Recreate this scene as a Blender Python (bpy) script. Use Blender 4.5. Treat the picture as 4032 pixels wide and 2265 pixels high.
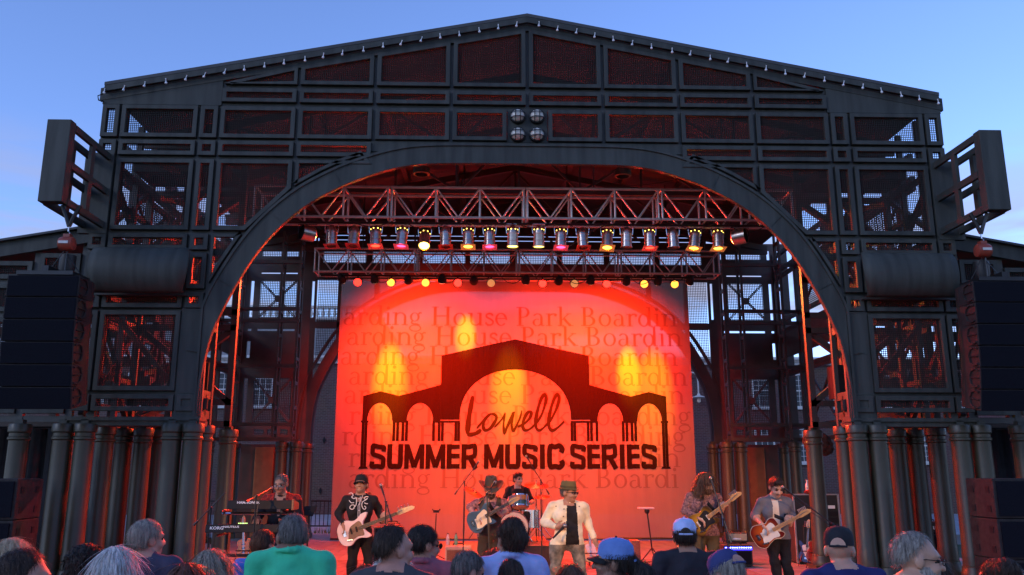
import bpy, math, random
import numpy as np
from mathutils import Vector, Matrix
for o in list(bpy.data.objects): bpy.data.objects.remove(o)
SC = bpy.context.scene
COL = SC.collection
R = math.radians
rnd = random.Random(7)

# ------------------------------------------------------------------ camera
PITCH, YAW, FOC = R(12.318), R(1.62), 0.82
CAM = Vector((-0.671, -14.0, 1.8))
cd = bpy.data.cameras.new('camera'); cam = bpy.data.objects.new('camera', cd); COL.objects.link(cam)
cd.sensor_width = 36; cd.lens = 36 * FOC; cd.clip_end = 2000
cam.location = CAM; cam.rotation_euler = (R(90) + PITCH, 0, -YAW)
SC.camera = cam
SC.render.resolution_x = 1024; SC.render.resolution_y = 575

# ------------------------------------------------------------------ dusk sky, weak low sun
wd = bpy.data.worlds.new('World'); SC.world = wd; wd.use_nodes = True
nt = wd.node_tree; N = nt.nodes; L = nt.links
N.clear()
SUN_EL, SUN_ROT = 9.0, 235.0
wo = N.new('ShaderNodeOutputWorld'); bg = N.new('ShaderNodeBackground'); bg.inputs[1].default_value = 0.15
sky = N.new('ShaderNodeTexSky'); sky.sky_type = 'NISHITA'; sky.sun_disc = False
sky.sun_elevation = R(SUN_EL); sky.sun_rotation = R(SUN_ROT)
sky.air_density = 1.0; sky.dust_density = 0.0; sky.ozone_density = 3.0; sky.altitude = 1500
tc = N.new('ShaderNodeTexCoord'); sep = N.new('ShaderNodeSeparateXYZ'); L.new(tc.outputs['Generated'], sep.inputs[0])
gain = N.new('ShaderNodeMix'); gain.data_type = 'RGBA'; gain.blend_type = 'MULTIPLY'; gain.inputs[0].default_value = 1
L.new(sky.outputs[0], gain.inputs[6]); gain.inputs[7].default_value = (2.7, 2.32, 2.85, 1)
# thin evening cloud streaks low over the horizon
mp = N.new('ShaderNodeMapping'); mp.inputs['Scale'].default_value = (2.2, 2.2, 13); L.new(tc.outputs['Generated'], mp.inputs[0])
cn = N.new('ShaderNodeTexNoise'); cn.inputs['Scale'].default_value = 2.2; cn.inputs['Detail'].default_value = 6; cn.inputs['Distortion'].default_value = 0.4
L.new(mp.outputs[0], cn.inputs['Vector'])
cr = N.new('ShaderNodeMapRange'); cr.inputs[1].default_value = 0.38; cr.inputs[2].default_value = 0.60; L.new(cn.outputs['Fac'], cr.inputs[0])
lo = N.new('ShaderNodeMapRange'); lo.inputs[1].default_value = 0.36; lo.inputs[2].default_value = 0.22; L.new(sep.outputs[2], lo.inputs[0])
ml = N.new('ShaderNodeMath'); ml.operation = 'MULTIPLY'; L.new(cr.outputs[0], ml.inputs[0]); L.new(lo.outputs[0], ml.inputs[1])
ml2 = N.new('ShaderNodeMath'); ml2.operation = 'MULTIPLY'; L.new(ml.outputs[0], ml2.inputs[0]); ml2.inputs[1].default_value = 0.9
cl = N.new('ShaderNodeMix'); cl.data_type = 'RGBA'; L.new(ml2.outputs[0], cl.inputs[0]); L.new(gain.outputs[2], cl.inputs[6])
cl.inputs[7].default_value = (3.1, 3.1, 4.2, 1)
L.new(cl.outputs[2], bg.inputs[0]); L.new(bg.outputs[0], wo.inputs[0])
sd = bpy.data.lights.new('sun', 'SUN'); sd.energy = 0.55; sd.angle = R(14); sd.color = (0.9, 0.92, 1.0)
sun = bpy.data.objects.new('sun', sd); COL.objects.link(sun)
sun.rotation_euler = (R(90 - 24), 0, R(-(SUN_ROT - 180)))
SC.view_settings.view_transform = 'Standard'; SC.view_settings.look = 'None'
SC.view_settings.exposure = 0; SC.view_settings.gamma = 1; SC.view_settings.use_curve_mapping = False
SC.render.engine = 'CYCLES'
try:
    SC.cycles.max_bounces = 5; SC.cycles.diffuse_bounces = 3; SC.cycles.transparent_max_bounces = 16; SC.cycles.use_light_tree = True
    SC.cycles.caustics_reflective = False; SC.cycles.caustics_refractive = False; SC.cycles.sample_clamp_indirect = 3
except Exception: pass

# ------------------------------------------------------------------ helpers
def px(x, y, yp):
    """photo pixel (4032 wide) -> point on the vertical plane y = yp"""
    u, v = (x - 2016) / (FOC * 4032), (y - 1132.5) / (FOC * 4032)
    d = math.cos(PITCH) + v * math.sin(PITCH); z = math.sin(PITCH) - v * math.cos(PITCH)
    rx = u * math.cos(YAW) + d * math.sin(YAW); ry = d * math.cos(YAW) - u * math.sin(YAW)
    t = (yp - CAM.y) / ry
    return Vector((CAM.x + rx * t, yp, CAM.z + z * t))

MATS = {}
def mat(name, col, rough=.6, metal=0., var=.15, scale=6., bump=0., bscale=40., emit=None, es=0., stretch=(1, 1, 1), spec=.5, col2=None, coat=0.):
    if name in MATS: return MATS[name]
    m = bpy.data.materials.new(name); m.use_nodes = True
    n = m.node_tree.nodes; l = m.node_tree.links
    b = n['Principled BSDF']
    b.inputs['Roughness'].default_value = rough; b.inputs['Metallic'].default_value = metal
    b.inputs['Specular IOR Level'].default_value = spec
    if coat: b.inputs['Coat Weight'].default_value = coat
    t = n.new('ShaderNodeTexCoord'); mpn = n.new('ShaderNodeMapping'); mpn.inputs['Scale'].default_value = stretch
    l.new(t.outputs['Object'], mpn.inputs[0])
    nz = n.new('ShaderNodeTexNoise'); nz.inputs['Scale'].default_value = scale; nz.inputs['Detail'].default_value = 5
    l.new(mpn.outputs[0], nz.inputs['Vector'])
    mx = n.new('ShaderNodeMix'); mx.data_type = 'RGBA'
    c2 = col2 or tuple(min(1, c * (1 + var)) for c in col)
    c1 = col if col2 else tuple(c * (1 - var) for c in col)
    mx.inputs[6].default_value = (*c1, 1); mx.inputs[7].default_value = (*c2, 1)
    rp = n.new('ShaderNodeMapRange'); rp.inputs[1].default_value = .32; rp.inputs[2].default_value = .68
    l.new(nz.outputs['Fac'], rp.inputs[0]); l.new(rp.outputs[0], mx.inputs[0]); l.new(mx.outputs[2], b.inputs['Base Color'])
    if bump:
        n2 = n.new('ShaderNodeTexNoise'); n2.inputs['Scale'].default_value = bscale; n2.inputs['Detail'].default_value = 4
        l.new(mpn.outputs[0], n2.inputs['Vector'])
        bp = n.new('ShaderNodeBump'); bp.inputs['Strength'].default_value = bump; bp.inputs['Distance'].default_value = .02
        l.new(n2.outputs['Fac'], bp.inputs['Height']); l.new(bp.outputs[0], b.inputs['Normal'])
    if emit:
        b.inputs['Emission Color'].default_value = (*emit, 1); b.inputs['Emission Strength'].default_value = es
    MATS[name] = m
    return m

ORG = {}
def tag(o, label=None, cat=None, group=None, kind=None):
    if label: o['label'] = label
    if cat: o['category'] = cat
    if group: o['group'] = group
    if kind: o['kind'] = kind
    return o
def thing(name, label, cat, loc=(0, 0, 0), group=None):
    o = bpy.data.objects.new(name, None); COL.objects.link(o); o.location = loc; o.empty_display_size = .1
    ORG[o.name] = Vector(loc)
    return tag(o, label, cat, group)
def org(o):
    return ORG.get(o.name, Vector((0, 0, 0))) if o else Vector((0, 0, 0))
def link(name, me, parent=None, inherit=True):
    o = bpy.data.objects.new(name, me); COL.objects.link(o)
    if parent:
        o.parent = parent
        ORG[o.name] = org(parent)
    return o
def copy_tree(o, parent=None):
    c = o.copy(); COL.objects.link(c)
    if parent: c.parent = parent
    for ch in list(o.children): copy_tree(ch, c)
    return c

class MB:
    """collects shapes (in world coordinates, or local when the parent sits at the origin)"""
    def __init__(s): s.v = []; s.f = []; s.m = []; s.cm = 0
    def add(s, vs, fs):
        b = len(s.v); s.v += [tuple(x) for x in vs]; s.f += [tuple(i + b for i in f) for f in fs]; s.m += [s.cm] * len(fs); return s
    def box(s, x0, x1, y0, y1, z0, z1):
        return s.add([(x0,y0,z0),(x1,y0,z0),(x1,y1,z0),(x0,y1,z0),(x0,y0,z1),(x1,y0,z1),(x1,y1,z1),(x0,y1,z1)],
                     [(0,3,2,1),(4,5,6,7),(0,1,5,4),(1,2,6,5),(2,3,7,6),(3,0,4,7)])
    def bar(s, p, q, w, h=None, up=(0, 0, 1)):
        h = h or w; p = Vector(p); q = Vector(q); d = (q - p)
        if d.length < 1e-6: return s
        d.normalize(); u = Vector(up)
        if abs(d.dot(u)) > .97: u = Vector((0, 1, 0))
        a = d.cross(u).normalized() * w / 2; b = a.cross(d).normalized() * h / 2
        vs = [p - a - b, p + a - b, p + a + b, p - a + b, q - a - b, q + a - b, q + a + b, q - a + b]
        return s.add(vs, [(0,3,2,1),(4,5,6,7),(0,1,5,4),(1,2,6,5),(2,3,7,6),(3,0,4,7)])
    def tube(s, p, q, r0, r1=None, n=8, caps=True):
        r1 = r0 if r1 is None else r1
        return s.path([p, q], [r0, r1], n, caps)
    def path(s, pts, r, n=6, caps=True):
        pts = [Vector(p) for p in pts]
        if not hasattr(r, '__len__'): r = [r] * len(pts)
        vs = []; fs = []; u = None
        for i, p in enumerate(pts):
            d = (pts[min(i + 1, len(pts) - 1)] - pts[max(i - 1, 0)])
            if d.length < 1e-9: d = Vector((0, 0, 1))
            d.normalize()
            if u is None:
                u = Vector((0, 0, 1)) if abs(d.z) < .9 else Vector((1, 0, 0))
            a = d.cross(u)
            if a.length < 1e-6: a = d.cross(Vector((0, 1, 0)))
            a.normalize(); b = d.cross(a).normalized(); u = a.cross(d)
            for k in range(n):
                t = 2 * math.pi * k / n
                vs.append(p + (a * math.cos(t) + b * math.sin(t)) * r[i])
        for i in range(len(pts) - 1):
            for k in range(n):
                fs.append((i * n + k, i * n + (k + 1) % n, (i + 1) * n + (k + 1) % n, (i + 1) * n + k))
        if caps:
            fs.append(tuple(range(n - 1, -1, -1))); fs.append(tuple((len(pts) - 1) * n + k for k in range(n)))
        return s.add(vs, fs)
    def lathe(s, prof, o=(0, 0, 0), ax=(0, 0, 1), n=16, caps=True):
        o = Vector(o); ax = Vector(ax).normalized(); u = Vector((1, 0, 0)) if abs(ax.x) < .9 else Vector((0, 1, 0))
        a = ax.cross(u).normalized(); b = ax.cross(a)
        vs = [o + ax * h + (a * math.cos(2 * math.pi * k / n) + b * math.sin(2 * math.pi * k / n)) * r for r, h in prof for k in range(n)]
        fs = [(i * n + k, i * n + (k + 1) % n, (i + 1) * n + (k + 1) % n, (i + 1) * n + k) for i in range(len(prof) - 1) for k in range(n)]
        if caps:
            fs.append(tuple(range(n - 1, -1, -1))); fs.append(tuple((len(prof) - 1) * n + k for k in range(n)))
        return s.add(vs, fs)
    def prism(s, poly, y0, y1, T=None):
        """extrude an x-z polygon between two y; T maps (x,y,z)"""
        n = len(poly); T = T or (lambda x, y, z: (x, y, z))
        vs = [T(x, y0, z) for x, z in poly] + [T(x, y1, z) for x, z in poly]
        return s.add(vs, [tuple(range(n)), tuple(range(2 * n - 1, n - 1, -1))] + [(i, i + n, (i + 1) % n + n, (i + 1) % n) for i in range(n)])
    def ring(s, po, pi, y0, y1):
        n = len(po)
        vs = [(x, y0, z) for x, z in po] + [(x, y0, z) for x, z in pi] + [(x, y1, z) for x, z in po] + [(x, y1, z) for x, z in pi]
        fs = []
        for i in range(n):
            j = (i + 1) % n
            fs += [(i, j, n + j, n + i), (2*n + i, 3*n + i, 3*n + j, 2*n + j), (i, 2*n + i, 2*n + j, j), (n + i, n + j, 3*n + j, 3*n + i)]
        return s.add(vs, fs)
    def ball(s, c, r, n=10, sc=(1, 1, 1)):
        m = max(4, n // 2); prof = []
        c = Vector(c); vs = []; fs = []
        for i in range(m + 1):
            th = math.pi * i / m
            for k in range(n):
                t = 2 * math.pi * k / n
                vs.append(c + Vector((math.sin(th) * math.cos(t) * r * sc[0], math.sin(th) * math.sin(t) * r * sc[1], math.cos(th) * r * sc[2])))
        for i in range(m):
            for k in range(n): fs.append((i*n + k, (i+1)*n + k, (i+1)*n + (k+1) % n, i*n + (k+1) % n))
        return s.add(vs, fs)
    def build(s, name, m, parent=None, smooth=False, bevel=0):
        me = bpy.data.meshes.new(name); og = org(parent)
        me.from_pydata([(x - og.x, y - og.y, z - og.z) for x, y, z in s.v], [], s.f)
        ml = m if isinstance(m, (list, tuple)) else [m]
        for q in ml: me.materials.append(q)
        if len(ml) > 1: me.polygons.foreach_set('material_index', s.m)
        if smooth:
            me.polygons.foreach_set('use_smooth', [True] * len(me.polygons))
            try: me.set_sharp_from_angle(angle=R(40))
            except Exception: pass
        o = link(name, me, parent)
        if bevel:
            b = o.modifiers.new('b', 'BEVEL'); b.width = bevel; b.segments = 2; b.limit_method = 'ANGLE'; b.angle_limit = R(40)
        return o

def crom(pts, k=6, closed=False):
    P = [Vector(p) for p in pts]; n = len(P); out = []
    for i in range(n if closed else n - 1):
        if closed: a, b, c, d = P[(i-1) % n], P[i], P[(i+1) % n], P[(i+2) % n]
        else: a, b, c, d = P[max(i-1, 0)], P[i], P[i+1], P[min(i+2, n-1)]
        for j in range(k):
            t = j / k
            out.append(.5 * ((2*b) + (c - a)*t + (2*a - 5*b + 4*c - d)*t*t + (3*b - a - 3*c + d)*t**3))
    if not closed: out.append(P[-1])
    return out
def area2(p): return sum(p[i][0]*p[(i+1) % len(p)][1] - p[(i+1) % len(p)][0]*p[i][1] for i in range(len(p)))
def inset(poly, w):
    """inset a polygon by w with mitred corners"""
    s = 1 if area2(poly) > 0 else -1; n = len(poly); out = []
    for i in range(n):
        a, b, c = (Vector(poly[i-1]), Vector(poly[i]), Vector(poly[(i+1) % n]))
        d1 = (b - a).normalized(); d2 = (c - b).normalized()
        n1 = Vector((-d1.y, d1.x)) * s; n2 = Vector((-d2.y, d2.x)) * s
        m = n1 + n2
        k = w / max(.28, (1 + n1.dot(n2)) / 1) if m.length > 1e-6 else 0
        out.append(tuple(b + m * k))
    return out
def spans(poly, c, axis):
    """intervals where the line coordinate[axis]=c lies inside the polygon"""
    xs = []; n = len(poly)
    for i in range(n):
        a, b = poly[i], poly[(i+1) % n]
        if (a[axis] > c) != (b[axis] > c):
            t = (c - a[axis]) / (b[axis] - a[axis]); xs.append(a[1-axis] + t * (b[1-axis] - a[1-axis]))
    xs.sort(); return list(zip(xs[::2], xs[1::2]))
def screen(mb, poly, y, pitch=.034, w=.0105):
    x0 = min(p[0] for p in poly); x1 = max(p[0] for p in poly); z0 = min(p[1] for p in poly); z1 = max(p[1] for p in poly)
    nx = int((x1 - x0) / pitch); nz = int((z1 - z0) / pitch)
    for i in range(1, nx + 1):
        x = x0 + (i - .5) * (x1 - x0) / max(nx, 1)
        for a, b in spans(poly, x, 0): mb.box(x - w/2, x + w/2, y, y + .006, a, b)
    for i in range(1, nz + 1):
        z = z0 + (i - .5) * (z1 - z0) / max(nz, 1)
        for a, b in spans(poly, z, 1): mb.box(a, b, y + .006, y + .012, z - w/2, z + w/2)
    return mb
# ------------------------------------------------------------------ materials of the place
M_FAC = mat('painted steel dark olive grey', (.049, .052, .046), .6, var=.3, scale=2.2, bump=.2, bscale=60, stretch=(3, 1, .35), spec=.3)
M_FACD = mat('painted steel recess', (.05, .05, .045), .6, var=.15)
M_SCR = mat('wire mesh', (.035, .035, .033), .75, 0, var=.1, spec=.1)
M_COL = mat('painted cast column', (.042, .037, .021), .42, .0, var=.12, scale=3, bump=.08, bscale=25)
M_STL = mat('inner steel dark', (.055, .04, .036), .5, var=.2, scale=3)
M_ROOFU = mat('roof deck underside', (.05, .04, .038), .7, var=.25, scale=2)
M_ROOF = mat('roof membrane', (.06, .062, .065), .7, var=.2, scale=2)
M_WHITE = mat('white painted trim', (.58, .58, .56), .5, var=.1)
M_BLACK = mat('black paint', (.014, .014, .016), .6, var=.25, spec=.2)
M_BLKM = mat('black powder coat', (.02, .02, .022), .38, .4, var=.2)
M_ALU = mat('aluminium tube', (.42, .40, .39), .45, .45, var=.15, scale=10)
M_CAN = mat('brushed lamp can', (.36, .31, .29), .3, 1., var=.15, scale=14)
M_CHR = mat('polished chrome', (.62, .62, .62), .14, 1., var=.08)
M_CAB = mat('rubber cable', (.015, .015, .016), .5, var=.2)
M_GLASSL = mat('frosted lamp glass', (.62, .58, .5), .25, var=.1)

# ------------------------------------------------------------------ ground, stage deck
def gz(y): return -.1 - .025 * (max(-30, min(y, -4.4)) + 14)
g = MB(); ys = [-400, -30, -20, -14, -10, -7, -4.4, 12, 30, 600]
for i in range(len(ys) - 1): g.add([(-500, ys[i], gz(ys[i])), (500, ys[i], gz(ys[i])), (500, ys[i+1], gz(ys[i+1])), (-500, ys[i+1], gz(ys[i+1]))], [(0, 1, 2, 3)])
M_GRASS = mat('trodden lawn', (.045, .07, .025), .9, var=.4, scale=1.5, bump=.6, bscale=60)
tag(g.build('lawn_ground', M_GRASS), kind='structure')
M_DECK = mat('stage floor boards', (.2, .2, .21), .5, var=.3, scale=1.6, bump=.2, bscale=12, stretch=(1, 3, 1))
st = MB(); st.box(-9.4, 9.4, -4.4, -4.34, -.34, -.004); st.box(-9.4, 9.4, -4.34, 11.6, -.34, -.03)
stage = tag(st.build('stage_floor', mat('stage riser', (.1, .1, .1), .7)), kind='structure')
pl = MB(); pl.box(-.1, .1, -2., 2., 0, .024); plank_me = None
n = 0
for i in range(74):
    x0 = -9.36 + i * .253
    for (a, b) in (((-4.36, -1.1), (-1.096, 2.4), (2.404, 5.2), (5.204, 8.4), (8.404, 11.58)) if i % 2 else ((-4.36, .4), (.404, 3.9), (3.904, 7.1), (7.104, 11.58))):
        n += 1
        if n > 300: continue
        if plank_me is None:
            m_ = MB(); m_.box(0, .249, 0, 1, -.03, 0); o = m_.build('deck_board', M_DECK, stage); plank_me = o.data
        else: o = link('deck_board', plank_me, stage)
        o.location = (x0, a, 0); o.scale = (1, b - a, 1)
rest = MB(); n = 0
for i in range(74):
    x0 = -9.36 + i * .253
    for (a, b) in (((-4.36, -1.1), (-1.096, 2.4), (2.404, 5.2), (5.204, 8.4), (8.404, 11.58)) if i % 2 else ((-4.36, .4), (.404, 3.9), (3.904, 7.1), (7.104, 11.58))):
        n += 1
        if n > 300: rest.box(x0, x0 + .249, a, b, -.03, 0)
tag(rest.build('deck_boards', M_DECK, stage), kind='stuff')
# worn patterned rug under the band
M_RUG = mat('worn woven rug', (.24, .2, .19), .9, var=.0, scale=7, bump=.9, bscale=9, stretch=(1, 2.4, 1), col2=(.07, .055, .055))
rg = MB(); nx_, ny_ = 60, 36; vs = []
for j in range(ny_ + 1):
    for i in range(nx_ + 1):
        x = -4.4 + 8.6 * i / nx_; y = -4.0 + 8.2 * j / ny_
        vs.append((x, y, .006 + .012 * max(0, math.sin(x*5 + y*3.3) * math.sin(y*7.1 - x*2.2))))
rg.add(vs, [(j*(nx_+1)+i, j*(nx_+1)+i+1, (j+1)*(nx_+1)+i+1, (j+1)*(nx_+1)+i) for j in range(ny_) for i in range(nx_)])
tag(rg.build('stage_rug', M_RUG, smooth=True), 'large worn rug spread over the stage floor under the band', 'rug')

# ------------------------------------------------------------------ the pavilion
PAV = thing('stage_pavilion', 'dark steel stage pavilion with gabled mesh facade and wide arch', 'stage')
def roofz(x): return 9.964 - .195 * abs(x)
AI = [(5.42, 2.56), (5.415, 3.05), (5.40, 3.28), (5.35, 3.71), (5.25, 4.146), (4.96, 4.828), (4.606, 5.462), (4.215, 5.943), (3.76, 6.335), (3.24, 6.635), (2.86, 6.80), (2.33, 6.975), (1.8, 7.06), (1.0, 7.08), (0, 7.08)]
def fullarch(sx=1., cx=0.):
    h = [tuple(p) for p in crom(AI, 3)]
    return [(cx - x * sx, z) for x, z in h] + [(cx + x * sx, z) for x, z in reversed(h[:-1])]
def offs(c, w):
    out = []
    for i, p in enumerate(c):
        a = Vector(c[max(i-1, 0)]); b = Vector(c[min(i+1, len(c)-1)]); d = (b - a).normalized()
        out.append((p[0] - d.y * w, p[1] + d.x * w))
    return out
ARCH = fullarch()
AOUT = offs(ARCH, .36)
def z_out(x):
    """height of the arch band's outer edge over x (0 outside the arch)"""
    x = abs(x); best = 2.64
    for (a, b) in zip(AOUT, AOUT[1:]):
        xa, xb = abs(a[0]), abs(b[0])
        if min(xa, xb) <= x <= max(xa, xb) and a[0] <= 0 and xa != xb:
            t = (x - xa) / (xb - xa); best = max(best, a[1] + t * (b[1] - a[1]))
    return best
def strip(c1, c2, y0, y1, mb):
    n = len(c1)
    vs = [(x, y0, z) for x, z in c1] + [(x, y0, z) for x, z in c2] + [(x, y1, z) for x, z in c1] + [(x, y1, z) for x, z in c2]
    fs = []
    for i in range(n - 1):
        j = i + 1
        fs += [(i, j, n+j, n+i), (2*n+i, 3*n+i, 3*n+j, 2*n+j), (i, 2*n+i, 2*n+j, j), (n+i, n+j, 3*n+j, 3*n+i)]
    fs += [(0, n, 3*n, 2*n), (n-1, 3*n-1, 4*n-1, 2*n-1)][0:2]
    return mb.add(vs, fs)
cl5 = lambda c, lim: [(max(-lim, min(lim, x)), z) for x, z in c]
strip(ARCH, cl5(offs(ARCH, .36), 5.445), -.03, .02, MB2 := MB()); MB2.build('arch_band', M_FAC, PAV)
strip(offs(ARCH, .002), offs(ARCH, .04), -.045, .055, q := MB()); q.build('arch_soffit', M_FAC, PAV)
strip(cl5(offs(ARCH, .325), 5.45), cl5(offs(ARCH, .37), 5.49), -.058, .0, q := MB()); q.build('arch_trim', M_FAC, PAV)
strip(cl5(offs(ARCH, .30), 5.46), cl5(offs(ARCH, .47), 5.60), .036, .11, q := MB()); q.build('arch_backing', M_FACD, PAV)  # strip added behind the trim gap to stop stage light leaking through
# seams across the arch band
for i in (9, 15, 21, 27):
    for sgn in (0, 1):
        k = i if not sgn else len(ARCH) - 1 - i
        a, b = ARCH[k], offs(ARCH, .33)[k]
        q = MB(); q.bar((a[0], -.034, a[1]), (b[0], -.034, b[1]), .02, .012); q.build('seam_strip', M_FAC, PAV)
# red-lit open jamb lattice behind the arch edge
for s in (-1, 1):
    q = MB()
    q.box(s*5.42 - .035, s*5.42 + .035, .52, .6, 2.56, 5.0)
    for z in (2.72, 3.05, 4.2, 4.6): q.bar((s*5.42, .0, z), (s*5.42, .58, z), .05, .13)
    for z0 in (2.85,): q.bar((s*5.42, .28, 2.7), (s*5.42, .28, 3.05), .05)
    q.build('jamb_lattice', M_FAC, PAV)
    q = MB(); q.tube((s*5.40, .2, 2.8), (s*5.40, .2, 2.98), .07, n=12); q.build('jamb_lamp', M_BLACK, PAV)
# plain plates
def plate(name, poly, y0=-.012, y1=.05): q = MB(); q.prism(poly, y0, y1); return q.build(name, M_FAC, PAV)
for s in (-1, 1):
    plate('gable_plate', [(s*5.43, 8.13), (s*7.51, 8.13), (s*7.51, roofz(7.51) - .05), (s*5.43, roofz(5.43) - .05)])
    plate('pier_plate', [(s*5.40, 2.64), (s*5.81, 2.64), (s*5.81, 4.45), (s*5.40, 4.45)], -.012, .06)
    q = MB(); 
    for z in (4.45, 3.06): q.box(min(s*5.40, s*5.81), max(s*5.40, s*5.81), -.02, -.01, z - .008, z + .008)
    q.build('seam_strip', M_FACD, PAV)
    q = MB(); q.box(min(s*5.36, s*7.52), max(s*5.36, s*7.52), -.06, .3, 2.60, 2.66); q.box(min(s*5.38, s*7.5), max(s*5.38, s*7.5), -.02, .4, 2.52, 2.60); q.build('base_beam', M_FAC, PAV)
plate('lintel_plate', [(-2.76, 7.3), (2.76, 7.3), (2.76, 7.495), (-2.76, 7.495)], .0, .05)
plate('lamp_plate', [(-.36, 7.5), (.36, 7.5), (.36, 8.13), (-.36, 8.13)], .0, .05)
# gable rake trim
q = MB()
for s in (-1, 1):
    q.prism([(0, 9.90), (s*7.56, roofz(7.56) - .064), (s*7.56, roofz(7.56) - .30), (0, 9.66)], -.02, .05)
q.build('gable_trim', M_FAC, PAV)
# mullions behind the gaps
GX = [0, 1.36, 2.725, 4.08, 5.44, 5.793, 7.163]
for gx in GX:
    for s in ((-1, 1) if gx else (1,)):
        x = s * gx; q = MB(); z0 = z_out(x) + .02 if gx < 5.44 else 2.66
        q.box(x - .06, x + .06, .03, .1, z0, roofz(x) - .1); q.build('mullion', M_FACD, PAV)
def x_out(z):
    best = 0
    for (a, b) in zip(AOUT, AOUT[1:]):
        if a[0] < 0 and min(a[1], b[1]) <= z <= max(a[1], b[1]) and a[1] != b[1]:
            t = (z - a[1]) / (b[1] - a[1]); best = max(best, abs(a[0] + t * (b[0] - a[0])))
    return best
for z, xm in ((8.49, 5.44), (8.145, 7.5), (7.478, 7.5), (7.142, 7.5), (5.79, 7.5), (5.447, 7.5), (4.77, 7.5), (4.443, 7.5), (3.054, 7.5)):
    x0 = x_out(z) + .02 if z < 7.4 else 0
    for s in (-1, 1):
        q = MB(); q.box(min(s*x0, s*xm), max(s*x0, s*xm), .034, .096, z - .055, z + .055); q.build('mullion', M_FACD, PAV)
# framed mesh panels
def panel(poly, w=.075, mesh=True, pitch=.033):
    if area2(poly) < 0: poly = poly[::-1]
    pi = inset(poly, w)
    q = MB(); q.ring(poly, pi, -.05, .034); f = q.build('panel_frame', M_FAC, PAV, bevel=.006)
    if mesh:
        q = MB(); screen(q, pi, .0, pitch); q.build('mesh_screen', M_SCR, f)
    else:
        q = MB(); q.prism(pi, -.02, .02); q.build('blank_plate', M_FAC, f)
rect = lambda x0, x1, z0, z1: [(x0, z0), (x1, z0), (x1, z1), (x0, z1)]
CX = dict(D=(.03, 1.33), C=(1.39, 2.695), B=(2.755, 4.052), A=(4.108, 5.415), N=(5.465, 5.768), L=(5.82, 7.14), E=(7.185, 7.48))
ROWS = [(7.51, 8.11), (7.18, 7.455), (5.825, 7.107), (5.477, 5.76), (4.80, 5.42), (4.47, 4.74), (3.085, 4.42), (2.755, 3.025)]
def sub(c, za, zb, k=1):
    """outer-curve points with za<z<zb on the left half, top to bottom"""
    return sorted([(abs(x), z) for x, z in AOUT if x < 0 and za < z < zb], key=lambda p: -p[1])[::k]
OFF2 = [(abs(x), z) for x, z in offs(ARCH, .415) if x < 0]
for s in (-1, 1):
    mir = lambda p: [(s * x, z) for x, z in p]
    for c, (x0, x1) in CX.items():
        if c in 'LNE':
            for i, (z0, z1) in enumerate(ROWS):
                if c == 'N' and i == 6: continue
                panel(mir(rect(x0, x1, z0, z1)), mesh=not (c == 'N' and i == 7))
        else:
            t = lambda x: roofz(x) - .285
            if c == 'A': panel(mir([(5.385, 8.535), (x0, 8.535), (x0, t(x0)), (5.30, 8.575)]), .06)
            else: panel(mir([(x0, 8.535), (x1, 8.535), (x1, t(x1)), (x0, t(x0))]))
            panel(mir(rect(x0, x1, 8.19, 8.45)))
            panel(mir(rect(.37 if c == 'D' else x0, x1, 7.51, 8.10)))
            if c in 'AB': panel(mir(rect(x0, x1, 7.18, 7.455)))
    # panels cut by the arch
    cur = [p for p in OFF2 if p[0] < 5.415]
    mA = [p for p in cur if 4.108 < p[0] and 5.825 < p[1] < 7.107]
    def zc(x): 
        k = min(range(len(cur) - 1), key=lambda i: abs(cur[i][0] - x)); 
        for a, b in zip(cur, cur[1:]):
            if min(a[0], b[0]) <= x <= max(a[0], b[0]) and a[0] != b[0]: return a[1] + (x - a[0]) / (b[0] - a[0]) * (b[1] - a[1])
        return cur[k][1]
    def xc(z):
        for a, b in zip(cur, cur[1:]):
            if min(a[1], b[1]) <= z <= max(a[1], b[1]) and a[1] != b[1]: return a[0] + (z - a[1]) / (b[1] - a[1]) * (b[0] - a[0])
        return cur[0][0]
    panel(mir([(5.415, 5.825), (5.415, 7.107), (4.108, 7.107), (4.108, zc(4.108)), (xc(5.825), 5.825)]))
    mid = [p for p in cur if 2.95 < p[0] < 4.0]
    panel(mir([(4.052, 7.107), (2.86, 7.107), (2.95, zc(2.95) + .01)] + sorted(mid)[::2] + [(4.052, zc(4.052))]), .06)
    mid = [p for p in cur if 4.95 < p[1] < 5.7]
    panel(mir([(5.415, 5.76), (xc(5.76), 5.76)] + sorted(mid, key=lambda p: -p[1])[::2] + [(5.40, 4.9)]), .06)
# four caged bulkhead lamps
for x in (-.173, .169):
    for z in (7.976, 7.627):
        lt = thing('bulkhead_lamp', '%s caged bulkhead lamp over the arch, on the %s side of four' % ('upper' if z > 7.8 else 'lower', 'keyboard' if x < 0 else 'red guitar'), 'lamp', (x, -.0, z), 'bulkhead lamps over the arch')
        q = MB(); q.lathe([(.139, 0), (.142, .05), (.135, .075), (.11, .085)], (x, 0, z), (0, -1, 0), 20); q.build('housing', M_BLKM, lt, True)
        q = MB(); q.lathe([(.118, .06), (.115, .085), (.09, .125), (.05, .145), (.01, .15)], (x, 0, z), (0, -1, 0), 20); q.build('glass', M_GLASSL, lt, True)
        q = MB()
        for k in (-.045, .045):
            for vert in (0, 1):
                pts = []
                for i in range(9):
                    t = -1 + i / 4; r_ = .128 * t; dpt = .06 + .11 * (1 - t*t) ** .5
                    pts.append((x + k, -dpt, z + r_) if vert else (x + r_, -dpt, z + k))
                q.path(pts, .0075, 5)
        q.build('cage', M_BLKM, lt, True)

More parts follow.
